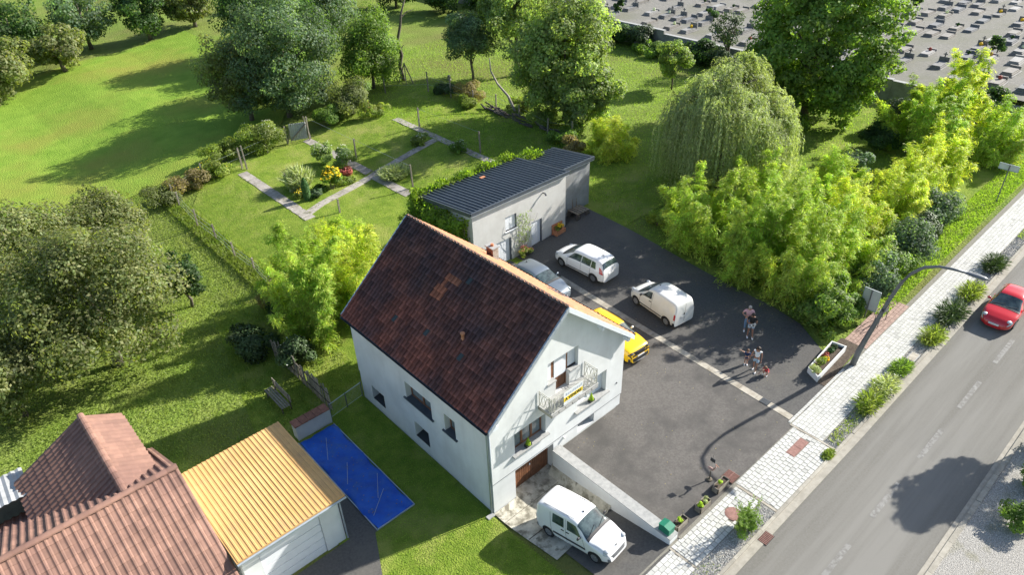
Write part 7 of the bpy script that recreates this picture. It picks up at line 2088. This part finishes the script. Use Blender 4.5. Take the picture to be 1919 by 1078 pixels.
# garden shrubs and flowers
bush('garden_shrub', 'golden leaved shrub at the top of the garden right of the tin gate', (20.8, 45.0), (2.2, 2.2), 3.6, 'leafolive', 9000, 110, .15, nclump=26)
bush('garden_shrub', 'green shrub just below the golden leaved one', (22.9, 46.9), (1.7, 1.7), 3.0, 'leaf', 6000, 111, .15)
bush('garden_shrub', 'large rose hedge dotted with white blooms left of the tin gate', (11.0, 45.0), (2.6, 1.7), 3.0, 'weed', 9000, 112, .14, flower='flowerW', nf=120, nclump=26)
bush('garden_shrub', 'low wild shrub at the back left corner of the garden', (7.2, 45.2), (2.2, 1.5), 2.0, 'weed', 5000, 113, .14)
bush('garden_shrub', 'dry grassy thicket at the far left of the back fence', (3.2, 42.6), (2.2, 1.6), 1.6, 'drybush', 4500, 114, .14)
bush('garden_shrub', 'weedy thicket with yellow flowers near the leaning posts', (5.4, 42.6), (1.5, 1.2), 1.7, 'weed', 3500, 115, .13, flower='flowerY', nf=50)
bush('garden_shrub', 'pale tangled bush by the first fence post', (.4, 42.3), (1.8, 1.8), 2.0, 'leafolive', 4000, 116, .13)
bush('garden_shrub', 'shrub between the clothes line and golden shrub', (18.0, 44.9), (1.7, 1.2), 2.0, 'leaf', 4500, 117, .14)
bush('garden_shrub', 'low spreading shrub with red flowers near the far path', (22.0, 42.8), (1.6, 1.3), 1.2, 'weed', 3000, 118, .12, flower='flowerR', nf=30)
bush('garden_shrub', 'white flowering bush at the corner of far and middle paths', (20.9, 33.9), (.9, .8), 1.0, 'weed', 1800, 119, .11, flower='flowerW', nf=60)
bush('garden_shrub', 'pale flower clump at the near end of the far path', (22.0, 29.7), (.9, 1.2), 1.0, 'leaf', 2000, 120, .11, flower='flowerW', nf=60)
bush('dry_shrub', 'brown dry bush among the orchard fence posts', (31.3, 39.6), (1.5, 2.0), 2.0, 'drybush', 4500, 121, .13)
bush('dry_shrub', 'brownish bush behind the outbuilding roof corner', (28.6, 22.3), (1.0, 1.6), 1.6, 'drybush', 3000, 122, .13)
bush('bank_shrub', 'green undergrowth left of the log pile', (29.6, 37.6), (1.0, 1.6), 1.1, 'weed', 2500, 123, .13)
bush('bank_shrub', 'green undergrowth right of the log pile', (29.4, 24.2), (1.2, 2.0), 1.5, 'leaf', 3500, 124, .13)
# the flower bed in the middle
tuft('feather_grass', 'pale variegated ornamental grass clump at the left of the flower bed', (9.3, 35.0), .85, .85, 2.4, 1300, 'palegrass', 130, 'grass', w=.07)
bush('tall_flowers', 'bright yellow flowering plant in the flower bed', (11.2, 32.9), (.95, .95), 2.1, 'leaf', 3500, 131, .14, cat='flowers', flower='flowerY', nf=330, fleaf=.2)
bush('red_bush', 'small dark red leaved bush at the right of the flower bed', (13.2, 34.2), (.9, .75), .9, 'flowerR', 1400, 132, .11)
bush('silver_bush', 'silvery low bush at the path corner', (9.5, 32.5), (.65, .55), .8, 'leafblue', 1500, 133, .1)
bush('rose_bush', 'tall white flowered bush left one of two above the flower bed', (13.5, 38.1), (1.0, 1.0), 2.2, 'leafpale', 3400, 134, .12, flower='flowerW', nf=110)
bush('rose_bush', 'tall white flowered bush right one of two above the flower bed', (14.1, 35.9), (1.15, 1.0), 2.3, 'leafpale', 3800, 135, .12, flower='flowerW', nf=130)
tuft('feather_grass', 'round pale green tuft at the crossing of the paths', (16.0, 30.9), 1.2, 1.0, 1.2, 1300, 'palegrass', 136, 'grass', w=.06, arch=1.0)
bush('bed_bush', 'yellow flecked ground cover below the pale grass', (8.6, 33.6), (.7, .6), .55, 'weed', 1200, 137, .1, flower='flowerY', nf=60)
bush('bed_bush', 'green ground cover between conifer and yellow flowers', (10.3, 33.4), (.9, .6), .5, 'leaf', 1500, 138, .1)
bush('bed_bush', 'green ground cover beside the red bush', (12.6, 33.1), (1.2, .6), .6, 'weed', 1600, 139, .1)
cf = thing('columnar_conifer', 'narrow dark green columnar conifer at the corner of the flower bed', 'conifer', (8.65, 32.5, 1.15))
rng = np.random.default_rng(9); n = 2500
hh = rng.uniform(0, 1, n); a = rng.uniform(0, 2 * PI, n); q = np.sin(np.clip(hh * .9 + .08, 0, 1) * PI) ** .6 * .32 * rng.uniform(.7, 1.05, n)
P = np.stack([8.65 + q * np.cos(a), 32.5 + q * np.sin(a), 1.15 + hh * 2.0], 1); Nn = np.stack([np.cos(a), np.sin(a), np.full(n, .4)], 1) + rng.normal(size=(n, 3)) * .25; Nn /= np.linalg.norm(Nn, axis=1, keepdims=True)
leafmesh('foliage', P, Nn, np.tile([0, 0, 1.], (n, 1)) + rng.normal(size=(n, 3)) * .2, .1, .05, rng.uniform(.7, 1.25, n), M['conifer'], cf)
b = MB(); b.tube([(8.65, 32.5, 1.1), (8.65, 32.5, 1.9)], .04, 6); b.build('trunk', M['bark'], cf)

# creeper on the left end and back edge of the outbuilding
iv = thing('wall_creeper', 'lush yellow green creeper covering the left end and back edge of the outbuilding roof', 'creeper', (10.4, 17, 1.15))
rng = np.random.default_rng(77)
Ps = []
for (x0, x1, y0, y1, z0, z1, n) in [(9.9, 10.75, 14.6, 19.6, 1.1, 5.2, 9000), (9.2, 10.4, 16.5, 20.0, 1.1, 4.4, 5000), (10.3, 19.6, 19.45, 20.1, 3.6, 5.7, 11000), (19.5, 21.0, 18.5, 19.8, 4.0, 5.55, 3000), (8.2, 10.2, 15.0, 17.5, 1.1, 2.4, 2500)]:
    P = np.stack([rng.uniform(x0, x1, n), rng.uniform(y0, y1, n), rng.uniform(z0, z1, n)], 1)
    P += .16 * np.sin(P[:, [1, 2, 0]] * 3.1) + rng.normal(size=P.shape) * .08
    Ps.append(P)
P = np.concatenate(Ps); n = len(P)
Nn = np.array([-.5, -.1, .7]) + rng.normal(size=(n, 3)) * .45; Nn /= np.linalg.norm(Nn, axis=1, keepdims=True)
tn = 1 + .25 * np.sin(P[:, 0] * 2.3 + P[:, 1] * 1.7) * np.cos(P[:, 2] * 2.9)
leafmesh('foliage', P, Nn, unit(rng, n), .17, .14, tn * rng.uniform(.75, 1.25, n), M['ivy'], iv)
b = MB()
for k in range(10):
    y = 14.8 + k * .5; b.tube([(10.6, y, 1.1), (10.7, y + .2, 3.0), (10.6, y - .1, 4.8)], .03, 4)
b.build('stems', M['bark'], iv)
bush('wall_base_shrub', 'dark shrub mass between the house gable and the outbuilding', (8.6, 15.6), (1.6, 2.4), 3.0, 'hedge', 7000, 140, .14, nclump=24)

# street plants
pb_ = bush('pavement_bush', 'bright green bush growing from the gravel beside the round manhole cover', (6.45, -8.6), (.95, .45), 1.1, 'leaf', 2400, 150, .09, aspect=.4, droop=-.6)
b = MB(); rr_ = random.Random(15); Pp = []
for i in range(26):
    a = rr_.uniform(0, 2 * PI); k = rr_.uniform(.2, .8); x0_, y0_ = 6.45 + rr_.uniform(-.4, .4), -8.6 + rr_.uniform(-.2, .2); h_ = rr_.uniform(1.1, 1.9)
    pts = [(x0_ + k * t * t * math.cos(a), y0_ + k * .6 * t * t * math.sin(a), 1.13 + h_ * t) for t in (0, .35, .7, 1)]
    b.tube(pts, [.012, .01, .007, .004], 4)
    for t in np.linspace(.35, 1, 16):
        for s_ in range(3): Pp.append((x0_ + k * t * t * math.cos(a) + rr_.uniform(-.07, .07), y0_ + k * .6 * t * t * math.sin(a) + rr_.uniform(-.07, .07), 1.13 + h_ * t + rr_.uniform(-.04, .04)))
b.build('shoots', M['culm'], pb_)
Pp = np.array(Pp); rg_ = np.random.default_rng(4); Nq = np.array([0, 0, .8]) + rg_.normal(size=(len(Pp), 3)) * .5; Nq /= np.linalg.norm(Nq, axis=1, keepdims=True)
leafmesh('shoot_leaves', Pp, Nq, unit(rg_, len(Pp)), .09, .045, rg_.uniform(.7, 1.3, len(Pp)), M['leaf'], pb_)
streets = [(17.3, -8.75, .8, .9, 'weed', 'bushy weed clump on the gravel opposite the street lamp'), (19.0, -8.75, .9, .8, 'palegrass', 'pale flowering weed on the gravel strip'), (20.9, -8.7, .7, .7, 'leaf', 'round green weed on the gravel just past the lamp'), (24.6, -8.8, .9, .8, 'weed', 'weed clump on the gravel left of the red car'), (27.3, -8.7, 1.1, 1.1, 'hedge', 'dark tall weed clump beside the red car'), (30.2, -8.7, 1.0, .9, 'weed', 'weed clump past the red car'), (34.0, -8.6, 1.0, 1.0, 'hedge', 'tall grass tuft near the far right pavement'), (12.9, -8.95, .4, .25, 'weed', 'thin weeds at the corner of the paved crossing')]
for i, (x, y, r_, h_, mk, lab) in enumerate(streets):
    tuft('roadside_weed', lab, (x, y), r_ * 1.05, r_ * .42, h_ * 1.1, 650, mk, 160 + i, w=.045, arch=1.3, extra='flowerW' if mk == 'palegrass' else None, nf=60 if mk == 'palegrass' else 0)
for i, (x, y, r_, lab) in enumerate([(17.5, -15.9, 1.1, 'green bush on the far verge near the bottom right corner'), (20.5, -15.7, 1.0, 'yellow green verge bush across the road'), (14.9, -16.2, 1.0, 'bush across the road at the bottom edge')]):
    bush('verge_bush', lab, (x, y), (r_, .6), 1.3, 'leaf', 2200, 180 + i, .13, aspect=.4)
tree('street_tree', 'round headed street tree across the road casting its shadow on the asphalt', (24.4, -16.7), 7.6, (1.6, 1.5, 2.0), 'leaf', 6500, 34, .2, cz=5.9, seed=190, trunk=.10, clump=.34, low=-.9)
cable = thing('inspection_box', 'flat concrete inspection chamber cover on the gravel by the weeds', 'cover', (22.3, -8.7, 1.42))
b = MB(); b.box(21.9, 22.8, -8.95, -8.5, 1.35, 1.46); b.build('frame', M['sill'], cable)
b = MB(); b.box(21.97, 22.73, -8.9, -8.55, 1.46, 1.475); b.build('lid', M['strip'], cable)

# loose stuff: grass tufts over lawns and verge, weeds at the edges, stones in the gravel strip, fallen leaves
def scatter_grass(name, region, n, seed, mk='grassblade', h=(.05, .13), w=.03, zoff=0.0, mask=None):
    rng = np.random.default_rng(seed)
    x = rng.uniform(region[0], region[1], n); y = rng.uniform(region[2], region[3], n)
    if mask is not None:
        k = np.array([mask(a, c) for a, c in zip(x, y)]); x, y = x[k], y[k]
    n = len(x)
    z = np.array([g(a, c) for a, c in zip(x, y)]) + zoff
    hh = rng.uniform(h[0], h[1], n)
    P = np.stack([x, y, z + hh * .45], 1)
    az = rng.uniform(0, 2 * PI, n)
    Nn = np.stack([np.cos(az), np.sin(az), rng.uniform(.1, .9, n)], 1); Nn /= np.linalg.norm(Nn, axis=1, keepdims=True)
    D = np.tile([0, 0, 1.], (n, 1)) + rng.normal(size=(n, 3)) * .5
    o = leafmesh(name, P, Nn, D, hh, w, rng.uniform(.7, 1.3, n), M[mk], None, kind='stuff')
    o['label'] = 'grass blades'; del o['label']
    return o
def off_path(x, y):
    if abs(x - 7.27) < .5 and 29.4 < y < 41.6: return False
    if abs(x - 14.85) < .5 and 27.2 < y < 44: return False
    if abs(x - 22.6) < .5 and 26 < y < 40.6: return False
    if 7 < x < 22.4 and abs(y - (30.4 + (x - 7) * .2)) < .6: return False
    if 8.7 < x < 23 and 13 < y < 20.2: return False
    return True
scatter_grass('grass', (-5.4, -.1, -7, 10.9), 30000, 1, h=(.04, .09), w=.02, mask=lambda x, y: not (x < -2.3 and 2.8 < y < 10.3) and not (x < -4.4 and y > .8))
scatter_grass('grass', (1.2, 31, 20.5, 45), 60000, 2, h=(.05, .11), w=.028, mask=off_path)
scatter_grass('orchard_grass', (22, 57, -3, 60), 70000, 3, h=(.08, .2), w=.05, mask=lambda x, y: not (x < 23 and 13 < y < 19.5))
scatter_grass('verge_weeds', (24.6, 55, -6.1, -4.3), 12000, 4, mk='grassblade', h=(.08, .22), w=.05)
scatter_grass('meadow_grass', (-18, 1.0, 11, 46), 50000, 5, mk='weed', h=(.08, .22), w=.05, mask=lambda x, y: not (x > -2.4 and y < 12))
scatter_grass('gravel_weeds', (13.6, 60, -9.0, -8.4), 5000, 6, mk='weed', h=(.05, .3), w=.04, mask=lambda x, y: math.sin(x * 1.3) + math.sin(x * .47 + 1) > .1)
scatter_grass('gravel_weeds', (-2, 8.2, -9.0, -8.3), 500, 7, mk='weed', h=(.04, .16), w=.03, mask=lambda x, y: math.sin(x * 2.1) > .3)
scatter_grass('fence_weeds', (.3, 1.8, 20, 41), 9000, 8, mk='weed', h=(.1, .5), w=.05)
scatter_grass('path_edge_weeds', (6.6, 23.2, 26, 44), 9000, 9, mk='weed', h=(.05, .16), w=.04, mask=lambda x, y: not off_path(x, y) and min(abs(abs(x - 7.27) - .42), abs(abs(x - 14.85) - .4), abs(abs(x - 22.6) - .38), abs(abs(y - 30.4 - (x - 7) * .2) - .38)) < .08)
rng = np.random.default_rng(12)
def stones(name, xa, xb, ya, yb, n, seed):
    rr = random.Random(seed); b = MB()
    for i in range(n):
        x, y = rr.uniform(xa, xb), rr.uniform(ya, yb); r_ = rr.uniform(.015, .04); z = g(x, y) + .015
        a = rr.uniform(0, PI); c, s_ = math.cos(a) * r_, math.sin(a) * r_
        b.add([(x + c, y + s_, z), (x - s_ * .8, y + c * .8, z), (x - c, y - s_, z), (x + s_ * .8, y - c * .8, z), (x, y, z + r_ * .9)], [(0, 1, 4), (1, 2, 4), (2, 3, 4), (3, 0, 4)], 0, rr.uniform(.5, 1.25))
    return b.build(name, M['stone'], None, kind='stuff')
stones('gravel_stones', -2, 8.2, -9.0, -8.28, 3500, 1)
stones('gravel_stones', 13.5, 40, -9.0, -8.38, 7000, 2)
rr_ = random.Random(77); b = MB()
for i in range(420):
    x, y = rr_.choice([(rr_.uniform(4.5, 14), rr_.uniform(-6.5, 10)), (rr_.uniform(14.5, 21), rr_.uniform(-5, 12)), (rr_.gauss(20.3, .6), rr_.uniform(-4, 9)), (rr_.uniform(-.5, 1.5), rr_.uniform(11.5, 14))])
    z = g(x, y) + .016; r_ = rr_.uniform(.015, .04); a = rr_.uniform(0, PI)
    b.add([(x + r_ * math.cos(a), y + r_ * math.sin(a), z), (x - r_ * math.sin(a) * .5, y + r_ * .5 * math.cos(a), z + .01), (x - r_ * math.cos(a), y - r_ * math.sin(a), z), (x + r_ * .5 * math.sin(a), y - r_ * .5 * math.cos(a), z + .01)], [(0, 1, 2, 3)], 0, rr_.uniform(.8, 1.5))
b.build('fallen_leaves', M['drybush'], None, kind='stuff')
